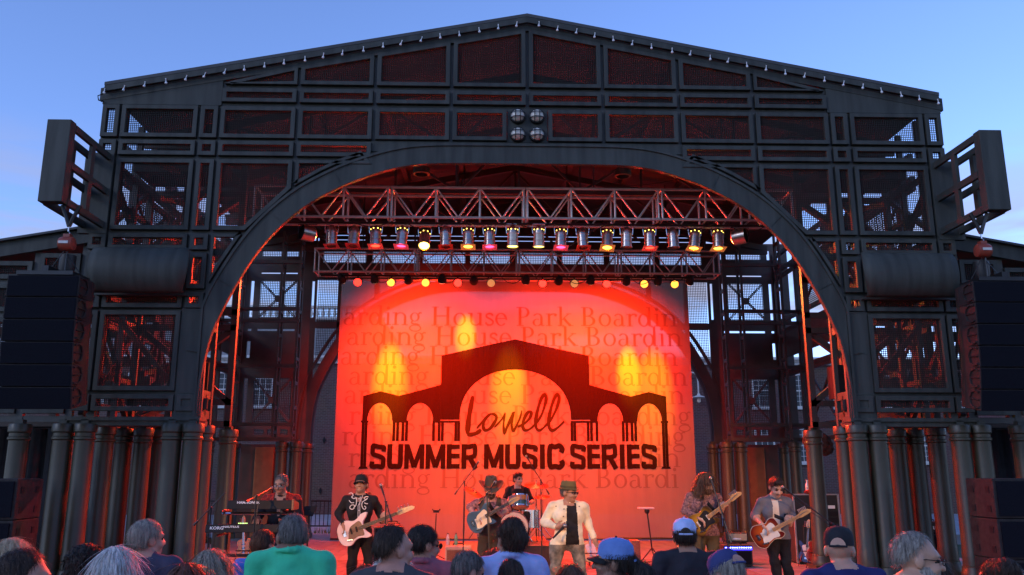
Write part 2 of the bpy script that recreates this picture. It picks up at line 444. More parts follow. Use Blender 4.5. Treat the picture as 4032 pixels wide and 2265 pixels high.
# roof
for s in (-1, 1):
    q = MB(); q.prism([(0, 9.964), (s*7.47, roofz(7.47)), (s*7.47, roofz(7.47) - .06), (0, 9.904)], -.10, 10.9); q.build('roof_slab', M_ROOF, PAV)
    q = MB(); q.prism([(0, 9.9), (s*7.5, roofz(7.5) - .064), (s*7.5, roofz(7.5) - .085), (0, 9.88)], .06, 10.8); q.build('roof_deck', M_ROOFU, PAV)
    q = MB(); q.prism([(0, 9.9), (s*7.465, roofz(7.465) - .064), (s*7.465, roofz(7.465) - .17), (0, 9.79)], -.095, -.024); q.build('fascia', M_FAC, PAV)
for i, x in enumerate((-5.6, -4.2, -2.8, -1.4, 0, 1.4, 2.8, 4.2, 5.6)):
    z = roofz(x) - .10; q = MB()
    q.box(x - .06, x + .06, .12, 10.4, z - .03, z - .01); q.box(x - .012, x + .012, .12, 10.4, z - .2, z - .03); q.box(x - .06, x + .06, .12, 10.4, z - .22, z - .2)
    q.build('purlin', M_STL, PAV)
for y in (1.6, 4.2, 6.8, 9.4):
    q = MB()
    for s in (-1, 1): q.bar((0, y, 9.55), (s*7.4, y, 9.55 - .195*7.4), .1, .16)
    q.bar((-7.4, y, 8.0), (7.4, y, 8.0), .09, .12)
    for x in (-5.6, -4.2, -2.8, -1.4, 0, 1.4, 2.8, 4.2, 5.6): q.bar((x, y, 8.0), (x, y, roofz(x) - .45), .05)
    for i in range(-5, 5): q.bar((i*1.4, y, 8.0 if i % 2 else roofz(i*1.4) - .5), ((i+1)*1.4, y, roofz((i+1)*1.4) - .5 if i % 2 else 8.0), .05)
    q.build('roof_truss', M_STL, PAV)
for s in (-1, 1):
    q = MB(); q.lathe([(.17, -.1), (.17, .02), (.13, .03), (.13, -.02)], (s*2.05, 2.2, 7.7), (0, 0, -1), 18, False); q.build('downlight', M_STL, PAV, True)

# string of small lamps along the gable
SL = thing('string_lights', 'string of small white lamps clipped along the gable edge', 'lights')
q = MB()
for s in (-1, 1):
    pts = []
    for i in range(45):
        x = 7.44 * i / 44; pts.append((s * x, -.11, roofz(x) - .225 - (.012 if i % 2 else 0)))
    q.path(pts, .009, 4)
q.path([(-7.44, -.11, 8.29), (-7.56, -.1, 8.24), (-7.55, -.08, 8.17), (-7.47, -.03, 8.16)], .012, 4)
q.build('wire', M_CAB, SL)
M_BULB = mat('small lamp white', (.75, .75, .78), .3, var=.05)
pin = None
for s in (-1, 1):
    for i in range(22):
        x = s * (.2 + i * .345 + rnd.uniform(-.02, .02))
        if pin is None:
            q = MB(); q.lathe([(.006, 0), (.02, .008), (.024, .025), (.018, .04), (.008, .05), (.007, .095), (.012, .11)], (0, 0, -.06), (0, 0, 1), 8)
            pin = q.build('lamp_bulb', M_BULB, SL, True); o = pin
        else: o = link('lamp_bulb', pin.data, SL)
        o.location = (x, -.115, roofz(x) - .185 + rnd.uniform(-.01, .01)); o.rotation_euler = (0, R(rnd.uniform(-10, 18)), 0); 

# columns
def colparts():
    c = MB(); c.lathe([(.165, .2), (.165, .5), (.158, .52), (.148, 2.24), (.148, 2.30)], n=24, caps=False)
    k = MB(); k.lathe([(.148, 2.28), (.17, 2.30), (.17, 2.33), (.152, 2.345), (.152, 2.40), (.176, 2.42), (.178, 2.53), (.165, 2.55), (.05, 2.552)], n=24)
    b = MB(); b.lathe([(.2, .12), (.2, .2), (.188, .215), (.188, .25), (.178, .262), (.178, .29), (.165, .30)], n=24); b.box(-.2, .2, -.2, .2, 0, .12)
    t = MB(); t.box(-.06, .06, -.06, .06, 2.55, 2.62)
    return c, k, b, t
cp = None
FC = [(7.55, 0), (7.20, 0), (5.80, 0), (5.47, 0), (5.47, .52), (7.29, .94), (7.27, 1.66), (6.88, 1.55), (6.80, 2.05), (5.5, 2.0), (8.30, .1), (8.3, 1.6)]
RC = [(5.72, 10.15), (6.08, 10.15), (5.72, 8.7), (7.76, 10.15), (8.0, 8.6), (7.45, 8.4), (6.1, 8.7), (8.1, 6.4)]
for s in (-1, 1):
    for x, y in FC + RC:
        if cp is None:
            c, k, b, t = colparts()
            o = c.build('column', M_COL, PAV, True); cp = [o, k.build('capital', M_COL, o, True), b.build('column_base', M_COL, o, True), t.build('column_stub', M_FAC, o)]
        else:
            o = link('column', cp[0].data, PAV)
            for a in cp[1:]: link(a.name.split('.')[0], a.data, o)
        o.location = (s * x, y, 0)

# lattice inside the front piers and along the sides
def lattice(name, pts_bars, w=.07):
    q = MB()
    for a, b in pts_bars: q.bar(a, b, w)
    return q.build(name, M_STL, PAV)
for s in (-1, 1):
    bars = []
    for x in (5.5, 6.15, 6.6, 7.3): bars += [((s*x, 1.9, 2.6), (s*x, 1.9, 8.2))]
    for z in (2.65, 3.05, 4.45, 4.75, 5.45, 5.8, 7.1, 7.5, 8.1): bars += [((s*5.45, 1.9, z), (s*7.4, 1.9, z))]
    for z0, z1 in ((3.05, 4.45), (5.8, 7.1), (7.5, 8.1)): bars += [((s*5.5, 1.9, z0), (s*7.3, 1.9, z1)), ((s*5.5, 1.95, z1), (s*7.3, 1.95, z0)), ((s*6.15, 1.9, z0), (s*6.6, 1.9, z1))]
    lattice('pier_lattice', bars, .11)
    bars = []
    for y in (.5, 1.2): bars += [((s*5.9, y, 2.6), (s*5.9, y, 5.0)), ((s*7.3, y, 2.6), (s*7.3, y, 8.2))]
    for z in (2.65, 3.4, 4.45, 5.45, 5.8, 6.5, 7.1): bars += [((s*7.35, .1, z), (s*7.35, 1.9, z)), ((s*6.5, .3, z), (s*6.5, 1.8, z + .35))]
    for z0, z1 in ((2.7, 4.4), (4.5, 5.8), (5.8, 7.1)): bars += [((s*7.35, .1, z0), (s*7.35, 1.9, z1)), ((s*7.35, .1, z1), (s*7.35, 1.9, z0)), ((s*5.7, .9, z0), (s*7.2, .9, z1)), ((s*6.9, 1.2, z0), (s*6.0, 1.4, z1))]
    lattice('pier_brace', bars, .09)
    q = MB(); q.box(min(s*5.6, s*7.3), max(s*5.6, s*7.3), 1.0, 1.9, 7.25, 7.42); q.build('sky_blocker', M_BLACK, PAV); q = MB(); q.box(min(s*6.2, s*7.3), max(s*6.2, s*7.3), .7, 1.7, 4.85, 5.3); q.build('sky_blocker', M_BLACK, PAV); q = MB(); q.box(min(s*5.7, s*6.4), max(s*5.7, s*6.4), 1.2, 1.6, 3.1, 3.7); q.build('sky_blocker', M_BLACK, PAV)  # black boxes added inside the piers to block the sky behind the mesh
    # side wall: posts, rails, braces, a closed band
    X = s * 7.95
    bars = []
    for y in (2.6, 4.4, 4.7, 6.3, 6.6, 8.4, 8.75, 10.4): bars.append(((X, y, 2.6), (X, y, 8.2)))
    lattice('side_post', bars, .12)
    bars = []
    for z in (2.62, 2.98, 4.5, 4.62, 5.78, 6.1, 7.42, 7.62, 8.1): bars.append(((X, 2.0, z), (X, 10.5, z)))
    lattice('side_rail', bars, .1)
    for a, b in ((2.6, 4.4), (4.7, 6.3), (6.6, 8.4)):
        for z0, z1 in ((3.0, 4.5), (6.1, 7.4)): lattice('side_brace', [((X, a, z0), (X, b, z1)), ((X, a, z1), (X, b, z0))], .05)
    q = MB(); q.box(min(X - .03, X + .03), max(X - .03, X + .03), 2.0, 10.5, 5.0, 5.75); q.build('side_band', M_STL, PAV)
    for y in (3.5, 5.5, 7.5):
        q = MB(); screen(q, rect(0, 1.5, 6.15, 7.38), 0, .05, .016); q.v = [(X + b - .006, y - .75 + a, c) for a, b, c in q.v]; q.build('mesh_screen', M_SCR, PAV)
    # ladder posts at the rear tower's inner corners
    for xx, yy in ((5.85, 8.6), (6.35, 8.6), (7.35, 8.3)):
        q = MB(); q.box(s*xx - .03, s*xx + .03, yy - .03, yy + .03, 2.6, 8.3); q.box(s*xx - .03, s*xx + .03, yy + .3, yy + .36, 2.6, 8.3)
        for k in range(9): q.bar((s*xx, yy, 2.8 + k*.65), (s*xx, yy + .33, 2.8 + k*.65), .05, .09)
        q.build('ladder_post', M_STL, PAV)
    for z in (2.62, 3.0, 4.55, 5.78, 6.1, 7.42):
        q = MB(); q.box(min(s*5.8, s*7.9), max(s*5.8, s*7.9), 8.55, 8.65, z - .045, z + .045); q.build('tower_rail', M_STL, PAV)

# ------------------------------------------------------------------ rear facade (y = 10.5)
YR, CXR = 10.5, .07
RA = fullarch(1.068, CXR)
strip(RA, offs(RA, .30), YR - .06, YR + .12, q := MB()); q.build('rear_arch', M_STL, PAV)
strip(offs(RA, .0), offs(RA, .05), YR - .1, YR + .3, q := MB()); q.build('rear_arch_rim', M_STL, PAV)
strip(offs(RA, .42), offs(RA, .48), YR - .06, YR + .1, q := MB()); q.build('rear_arch_rib', M_STL, PAV)
def fill(x0, x1, z0, z1, opens):
    """solid boxes over a rectangle except for the open rectangles"""
    xs = sorted({x0, x1, *[o[0] for o in opens], *[o[1] for o in opens]}); zs = sorted({z0, z1, *[o[2] for o in opens], *[o[3] for o in opens]})
    q = MB()
    for za, zb in zip(zs, zs[1:]):
        run = None
        for xa, xb in zip(xs, xs[1:]):
            op = any(o[0] <= (xa+xb)/2 <= o[1] and o[2] <= (za+zb)/2 <= o[3] for o in opens)
            if op:
                if run is not None: q.box(run, xa, YR - .03, YR + .05, za, zb); run = None
            elif run is None: run = xa
        if run is not None: q.box(run, xs[-1], YR - .03, YR + .05, za, zb)
    return q
for s in (-1, 1):
    op = []
    for a, b in ((6.42, 7.50), (6.24, 6.33), (5.90, 5.98), (7.68, 7.78), (8.0, 8.08)):
        wide = a == 6.42
        op += [(a, b, 6.20, 7.31)]
        if a > 6.2: op += [(a, b, 5.80, 5.87), (a, b, 3.16, 4.42)]
        if wide: op += [(a, b, 7.52, 7.57), (a, b, 7.87, 7.95), (a, b, 8.045, 8.345), (a, b, 6.06, 6.085)]
        elif a > 6.1: op += [(a, b, 8.045, 8.345)]
        if wide: op += [(6.46, 6.68, 2.81, 2.96), (6.76, 7.06, 2.81, 2.96), (7.14, 7.42, 2.81, 2.96)]
        if a > 7.6: op += [(a, b, 5.0, 5.5)]
    mo = [((CXR - b, CXR - a, c, d) if s < 0 else (CXR + a, CXR + b, c, d)) for a, b, c, d in op]
    lo_, hi_ = (CXR - 8.3, CXR - 5.83) if s < 0 else (CXR + 5.83, CXR + 8.3)
    fill(lo_, hi_, 2.62, 8.55, mo).build('rear_tower', M_STL, PAV)
    for a, b, c, d in mo:
        if (b - a) > .2 and d - c > .12:
            q = MB(); screen(q, rect(a, b, c, d), YR + .02, .05, .015); q.build('mesh_screen', M_SCR, PAV)
    # X braces with hub
    for z0, z1 in ((6.20, 7.31), (3.16, 4.42)):
        a, b = (CXR - 7.5, CXR - 6.42) if s < 0 else (CXR + 6.42, CXR + 7.5)
        q = MB()
        for dz in (-.03, .03):
            q.bar((a, YR - .05, z0 + dz), (b, YR - .05, z1 + dz), .03, .022); q.bar((a, YR - .08, z1 + dz), (b, YR - .08, z0 + dz), .03, .022)
        for i in range(25):
            t = (i + .5) / 25
            for zz in (z0 + (z1-z0)*t, z1 - (z1-z0)*t): q.box(a + (b-a)*t - .012, a + (b-a)*t + .012, YR - .07, YR - .055, zz - .035, zz + .035)
        q.lathe([(.1, 0), (.1, .06)], ((a+b)/2, YR - .1, (z0+z1)/2), (0, 1, 0), 8); q.build('cross_brace', M_STL, PAV)
    # spandrel bars between tower and arch
    q = MB(); q.box(min(CXR + s*5.83, CXR + s*4.7), max(CXR + s*5.83, CXR + s*4.7), YR - .05, YR + .03, 5.90, 6.08); q.box(CXR + s*4.05 - .07, CXR + s*4.05 + .07, YR - .05, YR + .03, 6.75, 7.5); q.box(CXR + s*5.15 - .0 - .05, CXR + s*5.15 + .05, YR - .05, YR + .03, 5.4, 7.4)
    q.build('rear_spandrel', M_STL, PAV)
    q = MB(); screen(q, [(CXR + s*5.8, 5.0), (CXR + s*5.8, 7.35), (CXR + s*3.5, 7.35), (CXR + s*3.6, 6.85), (CXR + s*4.5, 6.3), (CXR + s*5.3, 5.4)], YR + .02, .05, .013); q.build('mesh_screen', M_SCR, PAV)
op = []
for a, b in ((.12, 1.30), (1.36+.1, 2.72), (2.9, 4.22), (4.42, 5.68)):
    for s in (-1, 1):
        for c, d in ((7.87, 8.29), (8.57, 8.61), (8.71, 8.75)):
            op.append((CXR + a, CXR + b, c, d) if s > 0 else (CXR - b, CXR - a, c, d))
fill(CXR - 5.83, CXR + 5.83, 7.35, 9.9, op).build('rear_head', M_STL, PAV)
for a, b, c, d in op:
    if d - c > .2: q = MB(); screen(q, rect(a, b, c, d), YR + .02, .05, .015); q.build('mesh_screen', M_SCR, PAV)
# service doors between the rear columns
for s in (-1, 1):
    dr = thing('service_door', 'tall olive service door set between columns %s' % ('behind the keyboards' if s < 0 else 'behind the guitarist in the grey shirt'), 'door', (s*6.85, 9.9, 0))
    q = MB(); q.box(s*6.9 - .62, s*6.9 + .62, 9.92, 10.0, 0.01, 2.52); q.build('door_frame', M_STL, dr)
    q = MB(); q.box(s*6.85 - .26, s*6.85 + .26, 9.86, 9.918, .03, 2.44); q.build('door_leaf', mat('olive door paint', (.15, .125, .05), .5), dr, bevel=.008)
    q = MB(); q.ball((s*6.85 + .2, 9.84, 1.05), .03, 8); q.build('handle', M_CHR, dr, True)
# ------------------------------------------------------------------ side wings
for s in (-1, 1):
    w = thing('side_wing', 'low lean-to wing with mesh windows on the %s side of the pavilion' % ('keyboard player\'s' if s < 0 else 'grey shirted guitarist\'s'), 'wing', (s*8.5, .6, 0))
    top = lambda x: 6.02 - .178 * (abs(x) - 7.6)
    q = MB(); q.prism([(s*7.56, top(7.56)), (s*13, top(13)), (s*13, top(13) - .26), (s*7.56, top(7.56) - .26)], .5, .6); q.build('fascia', M_FAC, w)
    q = MB(); q.prism([(s*7.56, top(7.56) + .04), (s*13, top(13) + .04), (s*13, top(13) - .0), (s*7.56, top(7.56) - .0)], .42, 6); q.build('roof', M_ROOF, w)
    for k in range(5):
        x0, x1 = 7.86 + k * .82, 7.86 + k * .82 + .7
        for z0, z1 in ((5.08, min(top(x1) - .3, 5.55)), (4.5, 5.0), (3.1, 4.4), (2.75, 3.04)):
            if z1 - z0 < .2: continue
            po = [(s*x0, z0), (s*x1, z0), (s*x1, z1), (s*x0, z1)]
            po = po if area2(po) > 0 else po[::-1]; pi = inset(po, .085)
            q = MB(); q.ring(po, pi, .55, .63); f = q.build('panel_frame', M_FAC, w, bevel=.006)
            q = MB(); screen(q, pi, .6, .036); q.build('mesh_screen', M_SCR, f)
        q = MB(); q.box(s*(x0 - .06) - .06, s*(x0 - .06) + .06, .6, .68, 2.6, top(x0) - .26); q.build('mullion', M_FACD, w)
    for z in (2.66, 3.07, 4.45, 5.04): q = MB(); q.box(min(s*7.6, s*12), max(s*7.6, s*12), .61, .67, z - .05, z + .05); q.build('mullion', M_FACD, w)
    q = MB()
    for i in range(6): q.bar((s*(7.9 + i*.8), 3.5, 2.6), (s*(7.9 + i*.8), 3.5, 5.4), .14)
    for z in (2.7, 3.6, 4.0, 4.6, 4.95): q.bar((s*7.6, 3.5, z), (s*12, 3.5, z), .2)
    for i in range(4): q.bar((s*(7.9 + i*.8), 3.4, 3), (s*(8.7 + i*.8), 3.4, 4.9), .08)
    q.build('wing_lattice', M_STL, w)

# ------------------------------------------------------------------ loudspeaker brackets, hoists, arrays, hoods
M_GRL = mat('loudspeaker grille', (.008, .009, .014), .9, var=.3, scale=90, spec=.08)
M_SPK = mat('loudspeaker side black', (.03, .026, .026), .7, var=.25, scale=12, bump=.1, spec=.2)
M_HOIST = mat('hoist red enamel', (.28, .05, .03), .4, var=.2)
for s in (-1, 1):
    side = 'keyboard player\'s' if s < 0 else 'grey shirted guitarist\'s'
    b = thing('speaker_bracket', 'steel ladder bracket projecting from the facade on the %s side' % side, 'bracket', (s*7.4, 0, 6))
    q = MB(); q.box(s*7.43 - .185, s*7.43 + .185, -1.48, -1.3, 5.85, 7.2); q.build('end_box', M_FAC, b, bevel=.01)
    for nme, z in (('top_arm', 7.12), ('middle_arm', 6.5), ('bottom_arm', 5.9)):
        q = MB()
        for dx in (-.16, .16): q.box(s*7.43 + dx - .03, s*7.43 + dx + .03, -1.3, .05, z - .055, z + .055)
        q.build(nme, M_FAC, b)
    q = MB()
    for dx in (-.16, .16): q.box(s*7.43 + dx - .028, s*7.43 + dx + .028, -.72, -.6, 5.95, 7.08)
    q.build('upright', M_FAC, b)
    q = MB(); q.box(s*7.43 - .24, s*7.43 + .24, -.06, .04, 5.75, 7.2); q.build('wall_plate', M_FAC, b)
    hx, hy = s*7.18, -1.30
    h = thing('chain_hoist', 'red chain hoist hung under the %s bracket' % side, 'hoist', (hx, hy, 5.1))
    q = MB(); q.path([(hx - .14, hy, 5.84), (hx - .06, hy, 5.66), (hx, hy, 5.5)], .03, 6); q.path([(hx + .14, hy, 5.84), (hx + .06, hy, 5.66), (hx, hy, 5.5)], .03, 6); q.build('sling', M_CAB, h, True)
    q = MB(); q.path([(hx, hy, 5.5), (hx, hy, 5.42), (hx + .03, hy, 5.39), (hx, hy, 5.36)], .012, 6); q.build('hook', M_CHR, h)
    q = MB(); q.lathe([(.05, -.12), (.1, -.1), (.115, -.04), (.115, .06), (.1, .1), (.05, .12)], (hx, hy, 5.22), (1, 0, 0), 14); q.box(hx - .05, hx + .05, hy - .05, hy + .05, 5.3, 5.37); q.build('motor', M_HOIST, h, True)
    q = MB(); q.box(hx - .07, hx + .07, hy - .125, hy - .113, 5.2, 5.24); q.build('plate', M_WHITE, h)
    q = MB(); q.path([(hx + .02, hy, 5.12), (hx + .02, hy, 4.75)], .012, 5); q.path([(hx - .02, hy, 5.12), (hx - .25, hy, 4.75)], .008, 5); q.path([(hx - .02, hy, 5.12), (hx + .25, hy, 4.75)], .008, 5); q.build('chain', M_BLKM, h)
    q = MB(); q.lathe([(.09, .0), (.12, .1), (.12, .3)], (hx + s*.05, hy + .18, 4.78), (0, 0, 1), 10); q.build('chain_bag', M_CAB, h, True)
    # array of six boxes, curving back at the bottom
    a = thing('line_array', 'hanging black loudspeaker array on the %s side of the arch' % side, 'loudspeaker', (s*7.36, -1.5, 2.6))
    cx, wd_ = s*7.36, 1.07
    q = MB(); q.box(cx - .42, cx + .42, -1.5, -.95, 4.69, 4.75); q.box(cx - .05, cx + .05, -1.5, -.95, 4.75, 4.83); q.build('rigging_frame', M_BLKM, a)
    y0, z0 = -1.5, 4.68
    for i, an in enumerate((0, 1.5, 3.5, 6, 9, 12)):
        ca, sa = math.cos(R(an)), math.sin(R(an)); hgt = .335
        def T(x, yy, zz): return (cx + x, y0 + yy*ca + (-zz)*sa*1.0, z0 + zz*ca + yy*sa*1.0) if False else (cx + x, y0 + yy*ca - zz*sa*1.0, z0 + zz*ca + yy*sa)
        prof = [(-wd_/2, 0), (wd_/2, 0), (wd_/2, .42), (wd_/2 - .05, .60), (-wd_/2 + .05, .60), (-wd_/2, .42)]
        vs = [T(x, yy, -.006) for x, yy in prof] + [T(x, yy, -hgt + .006) for x, yy in prof]
        n = 6
        q = MB(); q.add(vs, [tuple(range(n)), tuple(range(2*n-1, n-1, -1))] + [(k, k+n, (k+1) % n + n, (k+1) % n) for k in range(n)])
        bx = q.build('speaker_box', M_SPK, a, bevel=.006)
        q = MB(); q.add([T(-wd_/2 + .02, -.012, -.014), T(wd_/2 - .02, -.012, -.014), T(wd_/2 - .02, -.012, -hgt + .014), T(-wd_/2 + .02, -.012, -hgt + .014),
                         T(-wd_/2 + .02, .004, -.014), T(wd_/2 - .02, .004, -.014), T(wd_/2 - .02, .004, -hgt + .014), T(-wd_/2 + .02, .004, -hgt + .014)], [(0,1,2,3),(0,4,5,1),(1,5,6,2),(2,6,7,3),(3,7,4,0)]); q.build('grille', M_GRL, bx)
        for sd_ in (-1, 1):
            q = MB(); X = sd_ * (wd_/2 + .012)
            q.path([T(X, .03, -.05), T(X, .12, -.03), T(X, .22, -.06), T(X, .27, -.16), T(X, .22, -.27), T(X, .12, -.30), T(X, .03, -.28)], .016, 5)
            q.path([T(X, .03, -.165), T(X, .27, -.165)], .012, 4); q.build('side_bracket', M_SPK, bx)
        y0, z0 = y0 + hgt*sa, z0 - hgt*ca
    # rounded hood on the facade above
    hd = thing('curved_hood', 'rounded dark metal hood on the facade above the %s loudspeaker array' % side, 'hood', (s*6.42, 0, 5))
    x0, x1 = 5.70, 7.22; prof = []
    for i in range(15):
        t = i / 14; an = R(80 - 150 * t); prof.append((-.12 - .36 * max(0, math.cos(an)) ** .8 - .02, 5.05 + .40 * math.sin(an)))
    vs = []; nn = len(prof); NX = 12
    for j in range(NX + 1):
        t = j / NX
        for i, (yy, zz) in enumerate(prof):
            fl = (i / (nn - 1)); xi = x0 - .10 * math.sin(math.pi * min(1, fl * 1.1)) if j == 0 else x0 + (x1 - x0) * t
            vs.append((s * xi, yy, zz))
    fs = [((j*nn+i), (j+1)*nn+i, (j+1)*nn+i+1, j*nn+i+1) for j in range(NX) for i in range(nn - 1)]
    q = MB(); q.add(vs, fs); o = q.build('hood_shell', M_FAC, hd, True); sm = o.modifiers.new('s', 'SOLIDIFY'); sm.thickness = .03; sm.offset = 0
    q = MB(); q.box(min(s*x0, s*x1), max(s*x0, s*x1), -.15, -.055, 4.66, 4.70); q.build('mount_rail', M_FACD, hd)
    # stacked subwoofers
    for i in range(3):
        sb = thing('subwoofer', 'black subwoofer in the stack on the %s side, %s' % (side, ('at the bottom', 'in the middle', 'on top')[i]), 'subwoofer', (s*7.2, -1.3, i * .565))
        xi, xo = (6.62, 7.8) if s > 0 else (7.24, 8.45)
        q = MB(); q.box(min(s*xi, s*xo), max(s*xi, s*xo), -1.75, -1.05, i*.565 + .004, i*.565 + .561); q.build('cabinet', M_SPK, sb, bevel=.012)
        q = MB(); q.box(min(s*(xi+.04), s*(xo-.04)), max(s*(xi+.04), s*(xo-.04)), -1.775, -1.752, i*.565 + .04, i*.565 + .525); q.build('grille', M_GRL, sb)
        for yy in (-1.6, -1.2):
            for zz in (.13, .40):
                q = MB(); X = s*(xi - .004); q.box(X - .004, X + .004, yy - .045, yy + .045, i*.565 + zz - .04, i*.565 + zz + .05); q.build('hand_hole', M_BLACK, sb)

# ------------------------------------------------------------------ lighting trusses
def truss(y, z, xs0, nsec, label, h=.577, d=.51, name='lighting_truss'):
    t = thing(name, label, 'truss', (0, y, z))
    for k in range(nsec):
        x0 = xs0 + k * 2.5; x1 = x0 + 2.5; q = MB(); r = .026
        for yy in (y, y + d):
            for zz in (z, z + h): q.tube((x0 + .005, yy, zz), (x1 - .005, yy, zz), r, n=8)
            for x in (x0 + .035, x0 + .845, x0 + 1.655, x1 - .035): q.tube((x, yy, z), (x, yy, z + h), .02, n=6)
            for i in range(3):
                a = x0 + .04 + i * .81
                q.tube((a + .02, yy, z + h - .03), (a + .40, yy, z + .02), .016, n=6); q.tube((a + .79, yy, z + h - .03), (a + .42, yy, z + .02), .016, n=6)
        for x in (x0 + .035, x0 + .845, x0 + 1.655, x1 - .035):
            for zz in (z, z + h): q.tube((x, y, zz), (x, y + d, zz), .018, n=6)
        q.build('truss_section', M_ALU, t, True)
    return t
T1 = truss(.8, 6.338, -5.0, 4, 'aluminium truss carrying the row of silver stage lamps')
T2 = truss(6.0, 6.545, -4.95, 4, 'aluminium truss carrying black lamps just in front of the banner')
for tt, y in ((T1, 1.05), (T2, 6.25)):
    for x in (-3.8, -1.3, 1.3, 3.8):
        q = MB(); q.tube((x, y, 6.95 if y < 2 else 7.15), (x, y, roofz(x) - .3), .014, n=5); q.build('hanging_cable', M_CAB, tt)
q = MB(); q.tube((-4.9, 1.05, 6.30), (4.9, 1.05, 6.30), .024, n=8); q.build('lamp_bar', M_BLKM, T1)
q = MB(); q.tube((-4.8, 6.25, 6.50), (4.75, 6.25, 6.50), .024, n=8); q.build('lamp_bar', M_BLKM, T2)
def sag(mb, a, b, dz, r=.009, n=10):
    a, b = Vector(a), Vector(b); mb.path([a.lerp(b, i/n) + Vector((0, 0, -dz * 4 * (i/n) * (1 - i/n))) for i in range(n + 1)], r, 4)
q = MB()
for i in range(9): sag(q, (-4.3 + i*1.0, .95, 6.36), (-3.4 + i*1.0, 1.0, 6.36), .1 + .05 * (i % 3))
q.build('cable_loom', M_CAB, T1)
q = MB(); sag(q, (-4.2, 5, 8.3), (0, 5, 8.4), .3); q.build('slack_cable', M_CAB, T1); q = MB(); sag(q, (0, 4, 8.6), (4.0, 4, 8.4), .4); q.build('slack_cable', M_CAB, T1)
q = MB()
for i in range(11): sag(q, (-4.4 + i*.8, 6.1, 6.5), (-3.8 + i*.8, 6.15, 6.5), .12 + .08 * (i % 2))
sag(q, (-2.9, 6.0, 7.1), (-1.9, 6.0, 7.1), .3); sag(q, (-1.4, 6.0, 7.1), (-.6, 6.0, 6.6), .1)
q.build('cable_loom', M_CAB, T2)

RED, AMB, PNK, YEL = (1, .025, .012), (1, .36, .035), (1, .03, .10), (1, .72, .12)
def spot(name, loc, target, col, power, size, blend=.6, rad=.06, parent=None):
    ld = bpy.data.lights.new(name, 'SPOT'); ld.energy = power; ld.color = col; ld.spot_size = R(size); ld.spot_blend = blend; ld.shadow_soft_size = rad
    o = bpy.data.objects.new(name, ld); COL.objects.link(o)
    loc = Vector(loc); d = (Vector(target) - loc)
    o.rotation_euler = d.to_track_quat('-Z', 'Y').to_euler()
    if parent: o.parent = parent; o.location = loc - org(parent)
    else: o.location = loc
    return o
def lens_mat(c, e): return mat('lamp lens %.2f %.2f %.2f %.1f' % (*c, e), tuple(min(1, x*.5 + .02) for x in c), .3, var=.05, emit=c, es=e)
def gel_mat(c, lit): return mat('gel %.2f %.2f %.2f %d' % (*c, lit), c, .35, var=.1, emit=c if lit else None, es=.5 if lit else 0)
PARK = 3.5
def par_can(x, y, z, tilt, roll, lit, gel, target, power, label, size=38):
    """silver can, mouth at (x,y,z); tilt turns the mouth to the audience"""
    p = thing('par_can', label, 'stage lamp', (x, y, z), 'silver stage lamps on the front truss')
    ax = Vector((math.sin(R(roll)), math.sin(R(tilt)), math.cos(R(tilt)) * math.cos(R(roll)))).normalized()   # from mouth to back
    o = Vector((x, y, z)); k = lambda h: o + ax * h
    q = MB(); q.lathe([(.112, 0), (.112, .015), (.098, .02), (.098, .10), (.104, .105), (.104, .125), (.098, .13), (.098, .24), (.104, .245), (.104, .26), (.098, .265), (.094, .31), (.075, .36), (.05, .385), (.04, .40), (.002, .405)], o, ax, 18, False); q.build('can_body', M_CAN, p, True)
    q = MB(); q.lathe([(.095, .012), (.09, .016), (.001, .02)], o, ax, 18, False); q.build('lens', lens_mat(gel if lit else (.06, .04, .035), 0 if not lit else 9), p, True)
    if lit:
        q = MB(); u = ax.orthogonal().normalized(); v = ax.cross(u)
        for i in range(7):
            an = 2*math.pi*i/7; c = k(.325) + (u*math.cos(an) + v*math.sin(an)) * .0905; q.ball(c, .011, 6)
        q.build('vent_glow', lens_mat(YEL, 6), p)
    if gel and gel is not YEL:
        u = Vector((1, 0, 0)); u = (u - ax*u.dot(ax)).normalized(); v = ax.cross(u); c = k(-.012); q = MB(); hs = .135
        po = [c + u*a*hs + v*b*hs for a, b in ((-1,-1),(1,-1),(1,1),(-1,1))]
        ri = [c + (u*math.cos(t) + v*math.sin(t)) * .088 for t in [R(-135 + 22.5*i) for i in range(16)]]
        vs = po + ri; fs = []
        for sd_ in range(4):
            for j in range(4):
                a = 4 + sd_*4 + j; b2_ = 4 + (sd_*4 + j + 1) % 16
                fs.append((sd_, a, b2_) if j < 2 else ((sd_ + 1) % 4, a, b2_))
            fs.append((sd_, 4 + (sd_*4 + 2) % 16, (sd_ + 1) % 4))
        q.add(vs, fs); q.build('gel_frame', gel_mat(tuple(min(1, c_*.5 + .03) for c_ in gel), lit), p)
    q = MB(); c = k(.25); u = Vector((1, 0, 0))
    q.path([c + u*.112, c + u*.125 + Vector((0, 0, .12)), c + u*.11 + Vector((0, 0, .185)), c - u*.11 + Vector((0, 0, .185)), c - u*.125 + Vector((0, 0, .12)), c - u*.112], .008, 5); q.build('yoke', M_CHR, p)
    if lit and power: spot('par_lamp', k(-.03), target, (gel if gel not in (AMB, YEL) else (1, .2, .0)) if gel is not None else AMB, power * PARK, size, .7, .06, p)
PX = [-3.575, -3.181, -2.768, -2.294, -1.872, -1.473, -1.058, -.659, -.233, .253, .663, 1.082, 1.528, 1.887, 2.324, 2.772, 3.151, 3.608]
PC = [(RED, 0), (RED, 0), (RED, 1), (PNK, 1), (YEL, 1), (RED, 0), (AMB, 1), (PNK, 1), (YEL, 1), (YEL, 1), (PNK, 1), (RED, 0), (AMB, 1), (None, 0), (RED, 1), (None, 0), (AMB, 1), (AMB, 1)]
cn_ = {RED: 'red', PNK: 'pink', YEL: 'yellow', AMB: 'amber', None: 'no'}
